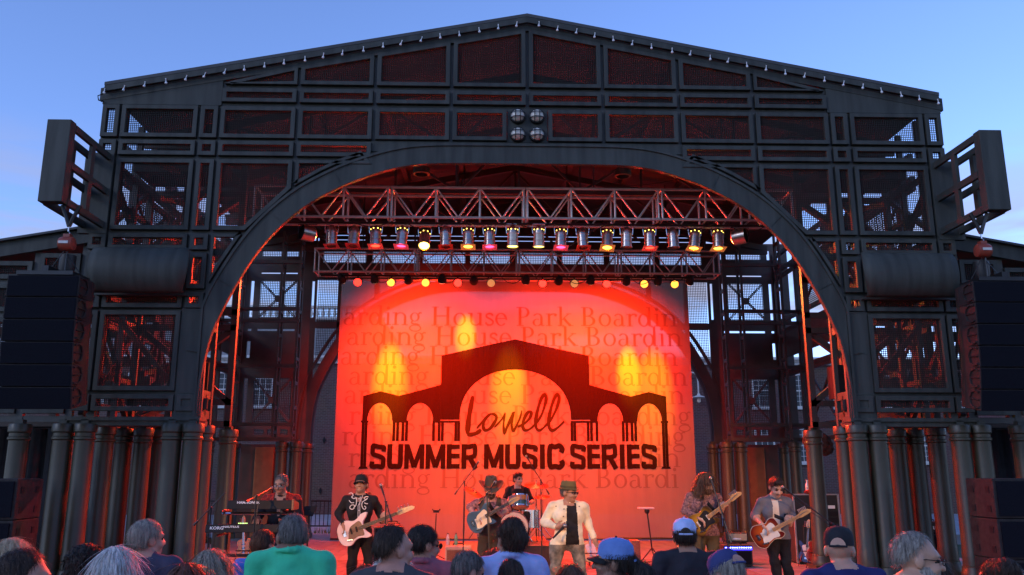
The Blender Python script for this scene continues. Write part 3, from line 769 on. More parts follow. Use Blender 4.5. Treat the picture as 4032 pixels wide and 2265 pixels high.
for i, (x, (c, lit)) in enumerate(zip(PX, PC)):
    tilt = (6, 10, 8, 6, 30, 6, 9, 8, -4, -6, 8, 8, 14, 2, 6, 4, 7, 7)[i]; roll = (3, -2, 2, -2, 0, 2, 0, 1, 0, 0, -2, 2, -4, -2, -2, 0, -9, -4)[i]
    par_can(x, 1.05, 5.86, tilt, -roll, lit, c, ((x * .8, -1.2 + (i % 3) * 1.4, 0) if c not in (AMB, YEL) else (x * 1.25, 9, .9)), 600 if c not in (AMB, YEL) else 430,
            '%s silver stage lamp from the keyboard side of the front truss, %s gel, %s' % (['first', 'second', 'third', 'fourth', 'fifth', 'sixth', 'seventh', 'eighth', 'ninth', 'tenth', 'eleventh', 'twelfth', 'thirteenth', 'fourteenth', 'fifteenth', 'sixteenth', 'seventeenth', 'eighteenth'][i], cn_[c], 'lit' if lit else 'unlit'))
for s in (-1, 1):
    p = thing('side_lamp', 'black round stage lamp at the %s end of the front truss' % ('keyboard' if s < 0 else 'red guitar'), 'stage lamp', (s*4.03, 1.05, 6.09))
    q = MB(); q.lathe([(.145, -.12), (.15, .0), (.14, .12), (.08, .16)], (s*4.03, 1.05, 6.09), (-s*.75, .55, -.05), 20, False); q.build('can_body', M_CAN, p, True)
    q = MB(); q.lathe([(.138, -.1), (.13, -.06), (.001, -.05)], (s*4.03, 1.05, 6.09), (-s*.75, .55, -.05), 20, False); q.build('lens', M_BLACK, p, True)
    q = MB(); q.path([(s*4.03 - .16, 1.05, 6.09), (s*4.03 - .17, 1.05, 6.26), (s*4.03 + .17, 1.05, 6.26), (s*4.03 + .16, 1.05, 6.09)], .01, 5); q.build('yoke', M_BLKM, p)

# black lamps under the rear truss: bright faces toward the stage, others turned to the banner
def led(x, y, z, face, col, es, label, group):
    p = thing('led_lamp', label, 'stage lamp', (x, y, z), group)
    ax = Vector(face).normalized(); o = Vector((x, y, z))
    q = MB(); q.lathe([(.1, 0), (.102, -.03), (.09, -.12), (.06, -.2), (.03, -.22)], o, ax, 16); q.build('can_body', M_BLACK, p, True)
    q = MB(); q.lathe([(.095, .002), (.085, .014), (.002, .024)], o, ax, 16); q.build('lens', lens_mat(col, es), p, True)
    q = MB(); q.path([o + Vector((-.1, .06, 0)), o + Vector((-.1, .06, .13)), o + Vector((.1, .06, .13)), o + Vector((.1, .06, 0))], .009, 5); q.tube(o + Vector((0, .06, .13)), o + Vector((0, .06, .2)), .02, n=6); q.build('yoke', M_BLKM, p)
    return p
EW = ['first', 'second', 'third', 'fourth', 'fifth', 'sixth', 'seventh', 'eighth', 'ninth', 'tenth', 'eleventh']
LX = [-3.889, -3.076, -2.227, -1.433, -.615, .656, 1.444, 2.246, 3.178, 3.936]
LCOL = 'RYYRdRdRYY'
for i, x in enumerate(LX):
    k = LCOL[i]; c = {'R': RED, 'Y': YEL, 'd': AMB}[k]
    p = led(x, 6.2, 6.32, (0, -1, -.38), {'R': (1, .02, .012), 'Y': (1, .34, .04), 'd': (.8, .3, .1)}[k], {'R': 6, 'Y': 3.2, 'd': .8}[k],
        '%s audience facing lamp under the rear truss from the keyboard side, glowing %s' % (EW[i], {'R': 'red', 'Y': 'yellow', 'd': 'dimly'}[k]), 'black lamps facing the audience')
    if k != 'd': spot('led_beam', (x, 6.17, 6.30), (x * .85, .5, 0), c, 4200 if k == 'R' else 300, 140, .8, .06, p)
BX = [-4.256, -3.478, -2.653, -1.825, -1.043, .24, 1.05, 1.852, 2.736, 3.517, 4.311]
BT = [(-3.4, 4.6, RED, 520, 50), (-3.35, 4.15, AMB, 760, 22), (-2.5, 5.0, RED, 700, 50), (-2.0, 3.2, RED, 620, 46), (-1.3, 5.45, AMB, 560, 16), (-.1, 4.1, AMB, 720, 22), (.6, 4.9, RED, 420, 48), (1.9, 4.0, RED, 620, 50), (2.6, 4.8, RED, 620, 50), (3.2, 4.45, YEL, 900, 16), (3.85, 3.9, AMB, 520, 24)]
for i, x in enumerate(BX):
    tx, tz, c, pw, sz = BT[i]
    d = (Vector((tx, 9, tz)) - Vector((x, 6.2, 6.34)))
    p = led(x, 6.25, 6.36, d, (1, .4, .2), 2, '%s black lamp turned to the banner, counted from the keyboard side' % EW[i], 'black lamps turned to the banner')
    dn = d.normalized(); bo_ = spot('banner_beam', Vector((x, 6.25, 6.36)) + dn*.03, (tx, 9, tz), (1, .022, .0) if c is RED else (1, .32, .0), pw * (11 if c is RED else 7.5), (72 if i == 0 else 102) if c is RED else sz * 1.7, 1., .03, p)
    if c is not RED: bo_.scale = (.5, 1, 1)
# two warm follow lamps on stands out over the lawn light the band from the front
for s in (-1, 1):
    f = thing('front_lamp', 'warm theatre lamp on a tall stand beyond the %s side of the crowd' % ('keyboard' if s < 0 else 'red guitar'), 'stage lamp', (s*8.5, -13, gz(-13)))
    o = Vector((s*8.5, -13, 4.6)); d = (Vector((s*.6, -2.2, 1.1)) - o).normalized()
    q = MB(); q.tube((s*8.5, -13, gz(-13)), (s*8.5, -13, 4.4), .03, n=8)
    for a in (0, 120, 240): q.tube((s*8.5, -13, .7), (s*8.5 + .8*math.cos(R(a)), -13 + .8*math.sin(R(a)), gz(-13)), .02, n=6)
    q.build('stand', M_BLKM, f)
    q = MB(); q.lathe([(.1, 0), (.11, .1), (.11, .45), (.06, .55)], o, -d, 14, False); q.build('can_body', M_BLACK, f, True)
    q = MB(); q.lathe([(.09, .02), (.002, .025)], o, -d, 14, False); q.build('lens', lens_mat(AMB, 8), f, True)
    spot('front_beam', o + d*.06, (s*.6, -2.2, 1.1), (1, .42, .10), 4800, 26, .75, .1, f)

# added dark backdrops that keep the background under the wings dark
for s in (-1, 1):
    dp = thing('dark_backdrop', 'black curtain added under the %s wing behind the columns' % ('keyboard side' if s < 0 else 'red guitar side'), 'backdrop', (s*10, 2.6, 0))
    n = 90; x0, x1 = 8.75, 13.0; vs = []
    for i in range(n + 1):
        x = x0 + (x1 - x0)*i/n; y = 2.6 + .06*math.sin(i*.9) + .03*math.sin(i*2.3)
        vs += [(s*x, y, .01), (s*x, y, 2.6)]
    q = MB(); q.add(vs, [(2*i, 2*i+2, 2*i+3, 2*i+1) for i in range(n)]); o = q.build('backdrop_sheet', mat('blue black backdrop', (.012, .014, .02), .9, var=.3), dp, True); o.modifiers.new('s', 'SOLIDIFY').thickness = .01
    q = MB(); q.tube((s*x0, 2.6, 2.62), (s*x1, 2.6, 2.62), .02, n=6); q.build('backdrop_rail', M_BLKM, dp)
# ------------------------------------------------------------------ banner
def cloth_mat(name, col, trans=.3, alpha=.14):
    m = bpy.data.materials.new(name); m.use_nodes = True; n = m.node_tree.nodes; l = m.node_tree.links
    n.clear(); out = n.new('ShaderNodeOutputMaterial')
    d = n.new('ShaderNodeBsdfDiffuse'); t = n.new('ShaderNodeBsdfTranslucent'); tr = n.new('ShaderNodeBsdfTransparent')
    tcn = n.new('ShaderNodeTexCoord'); nz = n.new('ShaderNodeTexNoise'); nz.inputs['Scale'].default_value = 2.2; nz.inputs['Detail'].default_value = 4
    mpn = n.new('ShaderNodeMapping'); mpn.inputs['Scale'].default_value = (2.5, 1, .35); l.new(tcn.outputs['Object'], mpn.inputs[0]); l.new(mpn.outputs[0], nz.inputs['Vector'])
    mx = n.new('ShaderNodeMix'); mx.data_type = 'RGBA'; mx.inputs[6].default_value = (*[c*.9 for c in col], 1); mx.inputs[7].default_value = (*[min(1, c*1.08) for c in col], 1); l.new(nz.outputs['Fac'], mx.inputs[0])
    bp = n.new('ShaderNodeBump'); bp.inputs['Strength'].default_value = .25; bp.inputs['Distance'].default_value = .05; l.new(nz.outputs['Fac'], bp.inputs['Height'])
    for b in (d, t): l.new(mx.outputs[2], b.inputs[0])
    l.new(bp.outputs[0], d.inputs['Normal'])
    a = n.new('ShaderNodeMixShader'); a.inputs[0].default_value = trans; l.new(d.outputs[0], a.inputs[1]); l.new(t.outputs[0], a.inputs[2])
    b = n.new('ShaderNodeMixShader'); b.inputs[0].default_value = alpha; l.new(a.outputs[0], b.inputs[1]); l.new(tr.outputs[0], b.inputs[2]); l.new(b.outputs[0], out.inputs[0])
    return m
YB = 9.0
BAN = thing('stage_banner', 'tall banner behind the band printed with an arch and SUMMER MUSIC SERIES', 'banner', (.07, YB, 0))
XL, XR, ZB, ZT = -4.79, 4.93, .05, 6.99
def by(x, z):   # gentle hanging waves
    return YB + .025 * math.sin(x * 2.3) + .015 * math.sin(x * 5.1 + z * .4) * (1 - z / 9) 
nx_, nz_ = 80, 30; vs = [(XL + (XR - XL)*i/nx_, by(XL + (XR - XL)*i/nx_, ZB + (ZT - ZB)*j/nz_), ZB + (ZT - ZB)*j/nz_) for j in range(nz_ + 1) for i in range(nx_ + 1)]
q = MB(); q.add(vs, [(j*(nx_+1)+i, j*(nx_+1)+i+1, (j+1)*(nx_+1)+i+1, (j+1)*(nx_+1)+i) for j in range(nz_) for i in range(nx_)])
q.build('banner_cloth', cloth_mat('banner cloth', (.20, .185, .18), .12, .07), BAN, True)
q = MB(); q.tube((XL - .1, YB, ZT + .03), (XR + .1, YB, ZT + .03), .03, n=8); q.build('top_pipe', M_ALU, BAN, True)
q = MB(); q.tube((XL, YB + .02, ZB + .005), (XR, YB + .02, ZB + .005), .025, n=8); q.build('bottom_pipe', M_BLKM, BAN, True)
class Ink:
    """flat lettering laid 5 mm in front of the banner"""
    def __init__(s): s.q = MB()
    def tri(s, pts2, off=.006):
        if len(pts2) == 4:
            a, b, c, d = pts2; n = int(max(abs(b[0] - a[0]), abs(c[0] - d[0])) / .14) + 1
            if n > 1:
                L_ = lambda p, q, t: (p[0] + (q[0] - p[0])*t, p[1] + (q[1] - p[1])*t)
                for i in range(n): s.tri([L_(a, b, i/n), L_(a, b, (i+1)/n), L_(d, c, (i+1)/n), L_(d, c, i/n)], off) if n > 1 else None
                return
        s.q.add([(x, by(x, z) - off, z) for x, z in pts2], [tuple(range(len(pts2)))])
    def ribbon(s, pts, w, off=.006):
        P = [Vector(p) for p in pts]; n = len(P); w = w if hasattr(w, '__len__') else [w] * n
        Lf, Rt = [], []
        for i, p in enumerate(P):
            d = (P[min(i+1, n-1)] - P[max(i-1, 0)]).normalized(); nn = Vector((-d.y, d.x))
            k = 1.
            if 0 < i < n - 1:
                d1 = (P[i] - P[i-1]).normalized(); k = 1 / max(.55, Vector((-d1.y, d1.x)).dot(nn))
            Lf.append(p + nn * w[i] / 2 * k); Rt.append(p - nn * w[i] / 2 * k)
        b = Lf + Rt
        s.q.add([(v.x, by(v.x, v.y) - off, v.y) for v in b], [(i, i+1, n+i+1, n+i) for i in range(n - 1)])
    def ring(s, cx, cy, rx, ry, tx, ty, a0=0, a1=360, off=.006, n=20):
        A = [R(a0 + (a1 - a0) * i / n) for i in range(n + 1)]
        o_ = [(cx + rx*math.cos(a), cy + ry*math.sin(a)) for a in A]; i_ = [(cx + (rx-tx)*math.cos(a), cy + (ry-ty)*math.sin(a)) for a in A]
        b = o_ + i_; m = n + 1
        s.q.add([(x, by(x, z) - off, z) for x, z in b], [(i, i+1, m+i+1, m+i) for i in range(n)])
# serif letters: x height 1
def serif(ink, ch, ox, oz, u, off):
    def st(x, a, b, w=.19): ink.tri([(ox+(x-w/2)*u, oz+a*u), (ox+(x+w/2)*u, oz+a*u), (ox+(x+w/2)*u, oz+b*u), (ox+(x-w/2)*u, oz+b*u)], off)
    def sf(x, z, w=.42, t=.06): ink.tri([(ox+(x-w/2)*u, oz+z*u), (ox+(x+w/2)*u, oz+z*u), (ox+(x+w/2)*u, oz+(z+t)*u), (ox+(x-w/2)*u, oz+(z+t)*u)], off)
    def rg(cx, cy, rx, ry, tx, ty, a0=0, a1=360): ink.ring(ox+cx*u, oz+cy*u, rx*u, ry*u, tx*u, ty*u, a0, a1, off)
    def rb(pts, w): ink.ribbon([(ox+x*u, oz+z*u) for x, z in [tuple(p) for p in crom(pts, 4)]], [w_*u for w_ in w] if hasattr(w, '__len__') else w*u, off)
    if ch == 'o': rg(.5, .5, .5, .52, .18, .07); return 1.14
    if ch == 'a': st(.74, .06, .7); rg(.4, .28, .36, .3, .16, .06, 60, 330); rg(.44, .68, .38, .33, .15, .08, 0, 155); rb([(.74, .1), (.82, .02), (.98, .07)], .07); return 1.08
    if ch == 'r': st(.26, .03, 1); sf(.26, 0, .5); sf(.16, .93, .3, .07); rg(.62, .62, .42, .4, .1, .1, 50, 150); ink.ring(ox+.76*u, oz+.86*u, .1*u, .1*u, .1*u, .1*u, 0, 360, off, 8); return .92
    if ch == 'd': rg(.45, .5, .45, .52, .18, .07); st(.9, .03, 1.55); sf(.8, 1.5, .3); sf(1.0, 0, .3); return 1.22
    if ch == 'i': st(.28, .03, 1); sf(.28, 0, .5); sf(.18, .93, .3, .07); ink.ring(ox+.27*u, oz+1.36*u, .13*u, .13*u, .13*u, .13*u, 0, 360, off, 10); return .62
    if ch in 'nu':
        if ch == 'n': st(.26, .03, 1); st(.98, .03, .66); sf(.26, 0, .5); sf(.98, 0, .5); sf(.16, .93, .3, .07); rg(.62, .6, .455, .42, .16, .09, 0, 165)
        else: st(.26, .35, 1); st(.98, .03, 1); sf(.16, .93, .3, .07); sf(.88, .93, .3, .07); sf(1.08, 0, .3); rg(.62, .4, .455, .42, .16, .09, 180, 345)
        return 1.28
    if ch == 'g': rg(.45, .66, .38, .36, .16, .06); rg(.5, -.22, .48, .28, .1, .07); rb([(.3, .36), (.2, .24), (.32, .12), (.6, .1), (.85, .0)], .1); rb([(.72, .9), (.85, 1.0), (1.0, .97)], .1); return 1.1
    if ch == 'B': st(.28, .03, 1.5, .22); sf(.3, 0, .6); sf(.3, 1.44, .6); rg(.55, 1.13, .46, .37, .2, .07, -90, 90); rg(.58, .4, .56, .4, .22, .07, -90, 90); ink.ribbon([(ox+.3*u, oz+.78*u), (ox+.6*u, oz+.78*u)], .07*u, off); ink.ribbon([(ox+.3*u, oz+.035*u), (ox+.6*u, oz+.035*u)], .07*u, off); ink.ribbon([(ox+.3*u, oz+1.465*u), (ox+.56*u, oz+1.465*u)], .07*u, off); return 1.4
    if ch == 'H': st(.32, .03, 1.5, .22); st(1.32, .03, 1.5, .22); [sf(x, z, .56) for x in (.32, 1.32) for z in (0, 1.44)]; ink.ribbon([(ox+.4*u, oz+.76*u), (ox+1.25*u, oz+.76*u)], .08*u, off); return 1.75
    if ch == 'P': st(.3, .03, 1.5, .22); sf(.32, 0, .58); sf(.3, 1.44, .56); rg(.55, 1.08, .5, .42, .2, .07, -90, 90); ink.ribbon([(ox+.3*u, oz+.69*u), (ox+.58*u, oz+.69*u)], .07*u, off); ink.ribbon([(ox+.3*u, oz+1.465*u), (ox+.58*u, oz+1.465*u)], .07*u, off); return 1.25
    if ch == 's': rb([(.68, .78), (.5, .95), (.22, .88), (.2, .66), (.5, .5), (.7, .3), (.6, .08), (.3, .04), (.1, .24)], .13); return .85
    if ch == 'e': rg(.48, .5, .46, .52, .17, .07, 20, 320); ink.ribbon([(ox+.1*u, oz+.56*u), (ox+.9*u, oz+.56*u)], .07*u, off); rg(.48, .5, .46, .52, .1, .07, -5, 25); return 1.05
    if ch == 'k': st(.26, .03, 1.55); sf(.26, 0, .5); sf(.16, 1.48, .3); rb([(.3, .42), (.6, .72), (.9, .97)], .07); rb([(.5, .6), (.75, .3), (1.02, .04)], .17); sf(.9, .93, .4); sf(1.05, 0, .4); return 1.22
    return .62
M_INKP = cloth_mat('banner pale print', (.14, .12, .12), .12, .065)
PHR = 'Boarding House Park '
def advance(txt):
    d_ = Ink(); return sum(serif(d_, c, 0, 0, 1, 0) for c in txt)
UX = .225; ADV = {}
dmy = Ink()
for c in set(PHR): ADV[c] = serif(dmy, c, 0, 0, 1, 0)
HS = sum(ADV[c] for c in 'Boarding ')
rows_ = [(5.737, -2.27), (5.18, -2.15), (4.635, -2.3), (4.09, -2.05), (3.58, -2.15), (3.01, -2.38), (2.47, -2.55), (1.90, -2.35), (1.355, -1.95)]
for z, hx in rows_:
    ink = Ink(); u = UX * (2.367 / (UX * sum(ADV[c] for c in 'House '))) ; x = hx - HS * u - 0; k = 0
    x -= 0
    while x < XR - .05:
        c = PHR[k % len(PHR)]; k += 1
        if c == ' ' and ink.q.f: ink.q.build('pale_word', M_INKP, BAN); ink = Ink()
        if c != ' ' and x > XL + .03 and x + ADV[c]*u < XR - .02: serif(ink, c, x, z, u, .006)
        x += ADV[c] * u
    if ink.q.f: ink.q.build('pale_word', M_INKP, BAN)
# the printed pavilion
M_INKD = cloth_mat('banner dark print', (.014, .009, .008), .1, .03)
M_INKO = cloth_mat('banner olive print', (.03, .02, .007), .1, .03)
ink = Ink()
OF = .011
C0 = .07
def lim(sx):
    f = lambda x: C0 + sx * x
    # main block with the big arch: fan strips from arch to roof
    A = [(1.51 * math.cos(R(a)), 3.155 + 1.365 * math.sin(R(a)) ** .86) for a in range(90, -1, -6)]
    def topz(x): return 5.36 - (5.36 - 4.90) * x / 2.03
    for (x0, z0), (x1, z1) in zip(A, A[1:]): ink.tri([(f(x0), z0), (f(x1), z1), (f(x1), topz(x1)), (f(x0), topz(x0))], OF)
    ink.tri([(f(1.51), 3.155), (f(2.03), 3.155), (f(2.03), topz(2.03)), (f(1.51), topz(1.51))], OF)
    # wing with two small arches
    def wtop(x): return 4.10 - (4.10 - 3.79) * (x - 2.03) / 1.13 if x < 3.16 else (3.79 + .125 * (x - 3.16) / .5 if x < 3.66 else 3.915 - .125 * (x - 3.66) / .47)
    def wbot(x):
        for c, r_ in ((2.58, .352), (3.66, .335)):
            if abs(x - c) < r_: return 3.123 + .48 * max(0, 1 - ((x - c) / r_) ** 2) ** .5
        return 3.123
    xs = sorted(set([2.03, 3.16, 3.66, 4.13] + [c + r_*math.cos(R(a)) for c, r_ in ((2.58, .352), (3.66, .335)) for a in range(0, 181, 12)]))
    for a, b in zip(xs, xs[1:]):
        if b <= 4.131: ink.tri([(f(a), wbot(a + 1e-4)), (f(b), wbot(b - 1e-4)), (f(b), wtop(b - 1e-5)), (f(a), wtop(a + 1e-5))], OF)
    for cx_, n_, cols_ in ((1.87, 8, (1.53, 1.61, 1.97, 2.06, 2.21)), (3.10, 4.2, (2.93, 3.03, 3.17, 3.27)), (4.06, 1.7, (4.02, 4.10))):
        zb = 1.86 if cx_ > 4 else 2.585
        w_ = .085 * n_
        ink.tri([(f(cx_ - w_/2 - .03), 3.075), (f(cx_ + w_/2 + .03), 3.075), (f(cx_ + w_/2 + .03), 3.125), (f(cx_ - w_/2 - .03), 3.125)], OF + .002)
        for xx in cols_:
            ink.tri([(f(xx - .038), zb), (f(xx + .038), zb), (f(xx + .038), 3.08), (f(xx - .038), 3.08)], OF)
        if cx_ > 4: ink.tri([(f(cx_ - .13), 1.855), (f(cx_ + .13), 1.855), (f(cx_ + .1), 1.91), (f(cx_ - .1), 1.91)], OF + .002)
lim(-1); lim(1)
ink.q.build('printed_pavilion', M_INKD, BAN)
# bold sans line
def sans(ink, ch, ox, oz, H, w, off):
    t = .205 * H; h = t / 2; p = lambda pts, ww=t: ink.ribbon([(ox + x*w, oz + z*H) for x, z in pts], ww, off)
    e = h / w; g_ = h / H
    if ch == 'I': p([(.5, 0), (.5, 1)]); return
    if ch == 'S': p([tuple(v) for v in crom([(1-e, .70), (.86, .86), (.5, 1-g_), (.2, .93), (e, .76), (.2, .60), (.5, .52), (.82, .42), (1-e, .25), (.8, .08), (.5, g_), (.15, .1), (e, .29)], 4)], t * .92)
    if ch == 'U': p([(e, 1), (e, .5)] + [tuple(v) for v in crom([(e, .5), (e, .28), (.22, .1), (.5, g_), (.78, .1), (1-e, .28), (1-e, .5)], 3)][1:] + [(1-e, 1)])
    if ch == 'C': p([tuple(v) for v in crom([(1-e, .66), (.93, .8), (.75, .94), (.5, 1-g_), (.22, .92), (e, .7), (e, .5), (e, .3), (.22, .08), (.5, g_), (.75, .06), (.93, .2), (1-e, .34)], 4)])
    if ch == 'E':
        p([(e, 0), (e, 1)])
        for z in (g_, .52, 1-g_): p([(e, z), (.97, z)], t*.9)
    if ch == 'M':
        p([(e*.9, 0), (e*.9, 1)], t*.9); p([(1-e*.9, 0), (1-e*.9, 1)], t*.9); p([(e*1.0, .97), (.5, .06)], t*.95); p([(1-e*1.0, .97), (.5, .06)], t*.95)
    if ch == 'R':
        p([(e, 0), (e, 1)]); p([(e, 1-g_), (.55, 1-g_)], t*.9); p([(e, .46), (.55, .46)], t*.9); p([tuple(v) for v in crom([(.5, 1-g_), (.8, .93), (1-e, .73), (.8, .53), (.5, .46)], 3)], t*.92); p([(.52, .46), (1-e*.7, 0)], t)
ink = Ink(); W_ = dict(S=.40, U=.40, M=.50, E=.34, R=.41, I=.17, C=.42)
txt = 'SUMMER MUSIC SERIES'; tot = sum(W_.get(c, .13) + (.035 if c != ' ' else 0) for c in txt); k = (3.932 + 3.816) / tot; x = -3.816
for c in txt:
    if c != ' ': sans(ink, c, x, 1.856, .645, W_[c] * k, .016); x += (W_[c] + .035) * k
    else: x += .13 * k
ink.q.build('bold_title', M_INKD, BAN)
# brush script
def c5(x, y): p = px(1344 + x*.7823, 1133 + y*.7823, YB); return (p.x, p.z)
ink = Ink()
def sc5(x, y): p = px(1630 + x/3.345, 1440 + y/3.345, YB); return (p.x, p.z)
SCR = [([(775, 400), (745, 560), (722, 700), (706, 850), (708, 905)], .135), ([(700, 912), (770, 905), (830, 885), (885, 845)], .11),
       ([(825, 830), (880, 765), (950, 680), (1015, 630)], .06), ([(1015, 632), (945, 700), (912, 790), (935, 850), (1000, 830), (1060, 750), (1088, 680), (1050, 640), (1005, 640)], .085), ([(1060, 815), (1110, 760), (1165, 695), (1200, 625)], .05),
       ([(1200, 620), (1186, 720), (1180, 800), (1192, 885), (1230, 800), (1275, 700), (1310, 618), (1290, 720), (1288, 800), (1312, 855), (1360, 770), (1400, 680), (1420, 590)], .075),
       ([(1365, 805), (1450, 765), (1525, 690), (1545, 620), (1505, 612), (1455, 690), (1432, 780), (1455, 845), (1520, 838), (1605, 765)], .085),
       ([(1600, 770), (1670, 670), (1725, 520), (1742, 420), (1720, 378), (1680, 430), (1635, 560), (1603, 720), (1612, 820), (1655, 852), (1720, 805)], .09),
       ([(1715, 808), (1800, 720), (1875, 570), (1912, 440), (1893, 376), (1850, 430), (1805, 560), (1775, 720), (1785, 820), (1830, 852), (1905, 805), (1978, 732)], .09)]
for j, (s_, w_) in enumerate(SCR):
    P_ = crom([sc5(*p) for p in s_], 6); n = len(P_)
    ink.ribbon([tuple(p) for p in P_], [w_ * (.55 + .45 * min(1, 4*i/n, 4*(n-1-i)/n) + .12 * math.sin(i*.5)) for i in range(n)], .016 + .0006 * j)
ink.q.build('script_title', M_INKO, BAN)

# ------------------------------------------------------------------ brick mill behind
def brick_mat():
    m = bpy.data.materials.new('brick wall'); m.use_nodes = True; n = m.node_tree.nodes; l = m.node_tree.links; b = n['Principled BSDF']; b.inputs['Roughness'].default_value = .85
    t = n.new('ShaderNodeTexCoord'); mp_ = n.new('ShaderNodeMapping'); mp_.inputs['Rotation'].default_value = (R(90), 0, 0); l.new(t.outputs['Object'], mp_.inputs[0])
    br = n.new('ShaderNodeTexBrick'); br.inputs['Scale'].default_value = 1; br.inputs['Brick Width'].default_value = .22; br.inputs['Row Height'].default_value = .076; br.inputs['Mortar Size'].default_value = .007
    br.inputs['Color1'].default_value = (.15, .07, .065, 1); br.inputs['Color2'].default_value = (.10, .05, .05, 1); br.inputs['Mortar'].default_value = (.19, .16, .15, 1)
    l.new(mp_.outputs[0], br.inputs[0])
    nz = n.new('ShaderNodeTexNoise'); nz.inputs['Scale'].default_value = .7; l.new(t.outputs['Object'], nz.inputs['Vector'])
    mx = n.new('ShaderNodeMix'); mx.data_type = 'RGBA'; mx.blend_type = 'MULTIPLY'; mx.inputs[0].default_value = .5; l.new(br.outputs[0], mx.inputs[6]); l.new(nz.outputs['Color'], mx.inputs[7]); l.new(mx.outputs[2], b.inputs['Base Color'])
    bp = n.new('ShaderNodeBump'); bp.inputs['Strength'].default_value = .4; bp.inputs['Distance'].default_value = .01; l.new(br.outputs['Fac'], bp.inputs['Height']); bp.invert = True; l.new(bp.outputs[0], b.inputs['Normal'])
    return m
YW = 26.0
BL = thing('brick_mill', 'long red brick mill building with white sash windows behind the stage', 'building', (0, YW, -.3))
q = MB(); q.box(-60, 60, YW, YW + 12, -.4, 6.78); q.build('wall', brick_mat(), BL)
q = MB(); q.box(-60.2, 60.2, YW - .18, YW + .3, 6.78, 6.92); q.box(-60.2, 60.2, YW - .3, YW + .3, 6.92, 7.0); q.box(-60.2, 60.2, YW - .42, YW + .3, 7.0, 7.12); q.build('cornice', M_WHITE, BL)
M_PANE = mat('window glass', (.06, .07, .08), .35, var=.2, spec=.2)
M_SHADE = mat('lit window blind', (.42, .36, .2), .6, var=.2, emit=(1, .62, .25), es=.12)
wp = None
xs = [12.42 + 1.95*i for i in range(8)] + [-11.3 - 1.95*i for i in range(8)]
for x in xs:
    for z0 in (4.5, 1.92, -.2 + .0):
        if z0 < 0 or (x < 0 and z0 < 3): continue
        if wp is None:
            f = MB(); W2, Hh = .40, 1.5
            po = [(-W2 - .07, -.05), (W2 + .07, -.05), (W2 + .07, Hh + .02), (0, Hh + .11), (-W2 - .07, Hh + .02)]; pi = [(-W2, .02), (W2, .02), (W2, Hh - .04), (0, Hh - .0), (-W2, Hh - .04)]
            f.ring(po, pi, YW - .06, YW + .02); f.box(-W2, W2, YW - .03, YW + .0, Hh/2 - .03, Hh/2 + .03)
            for i in (1, 2): f.box(-W2 + i*W2*2/3 - .012, -W2 + i*W2*2/3 + .012, YW - .025, YW - .002, .02, Hh - .03)
            for i in range(1, 6): f.box(-W2, W2, YW - .022, YW - .004, Hh*i/6 - .01, Hh*i/6 + .01)
            sl = MB(); sl.box(-W2 - .13, W2 + .13, YW - .12, YW - .0, -.14, -.055)
            pn = MB(); pn.add([(-W2, YW - .006, .02), (W2, YW - .006, .02), (W2, YW - .006, Hh - .03), (-W2, YW - .006, Hh - .03)], [(0, 1, 2, 3)])
            fo = f.build('window', M_WHITE, BL); wp = [fo, sl.build('sill', M_WHITE, fo), pn.build('pane', M_PANE, fo)]
            lit = wp[2].data.copy(); lit.materials[0] = M_SHADE; o = fo
        else:
            o = link('window', wp[0].data, BL); link('sill', wp[1].data, o); link('pane', lit if (abs(x - 12.42) < .1 and z0 > 4) else wp[2].data, o)
        o.location = (x, 0, z0 + .3)
# wall anchors
for x, z in [(px(1280, 1655, YW).x, 3.2), (px(1262, 1925, YW).x, .9), (9.9, 4.0), (-9.6, 4.0), (8.2, 3.2)]:
    q = MB(); q.prism([(x, z - .16), (x + .07, z), (x, z + .16), (x - .07, z)], YW - .04, YW - .005); q.build('wall_anchor', M_BLACK, BL)
# grey upper storey with balustrade at the keyboard end
q = MB(); q.box(-40, -6.2, YW + 3, YW + 12, 6.9, 9.55); q.build('attic_wall', mat('grey attic boards', (.24, .25, .27), .7, bump=.2), BL)
q = MB(); q.box(-40, -6.0, YW + 2.7, YW + 3.0, 9.4, 9.52); q.box(-40, -6.0, YW + 2.7, YW + 3.0, 10.0, 10.12); q.build('balustrade_rail', M_WHITE, BL)
bl = None
for i in range(40):
    x = -6.2 - i * .3
    if bl is None: q = MB(); q.lathe([(.05, 0), (.05, .06), (.1, .18), (.05, .36), (.04, .42), (.06, .48)], (0, YW + 2.85, 9.52), n=8); bl = q.build('baluster', M_WHITE, BL, True); o = bl
    else: o = link('baluster', bl.data, BL)
    o.location.x = x
# gooseneck lamp on the brick wall
a = px(2723, 1468, YW - .5); e = px(2751, 1560, YW - .5)
gl = thing('gooseneck_lamp', 'pale gooseneck lamp with flat shade on the brick wall beside the banner', 'lamp', (a.x, YW - .5, e.z))
q = MB(); q.path(crom([(a.x - .1, YW - .02, a.z - .7), (a.x - .12, YW - .2, a.z - .1), (a.x + .1, YW - .4, a.z + .02), (e.x - .02, YW - .5, a.z - .25), (e.x, YW - .5, e.z + .05)], 4), .035, 6); q.build('arm', M_WHITE, gl, True)
q = MB(); q.lathe([(.06, .12), (.08, .04), (.33, -.05), (.34, -.07)], (e.x, YW - .5, e.z), n=18, caps=False); q.build('lamp_shade', M_WHITE, gl, True)
q = MB(); q.lathe([(.06, 0), (.09, -.1), (.08, -.26), (.03, -.3)], (e.x, YW - .5, e.z - .02), n=10); q.build('bulb', M_GLASSL, gl, True)
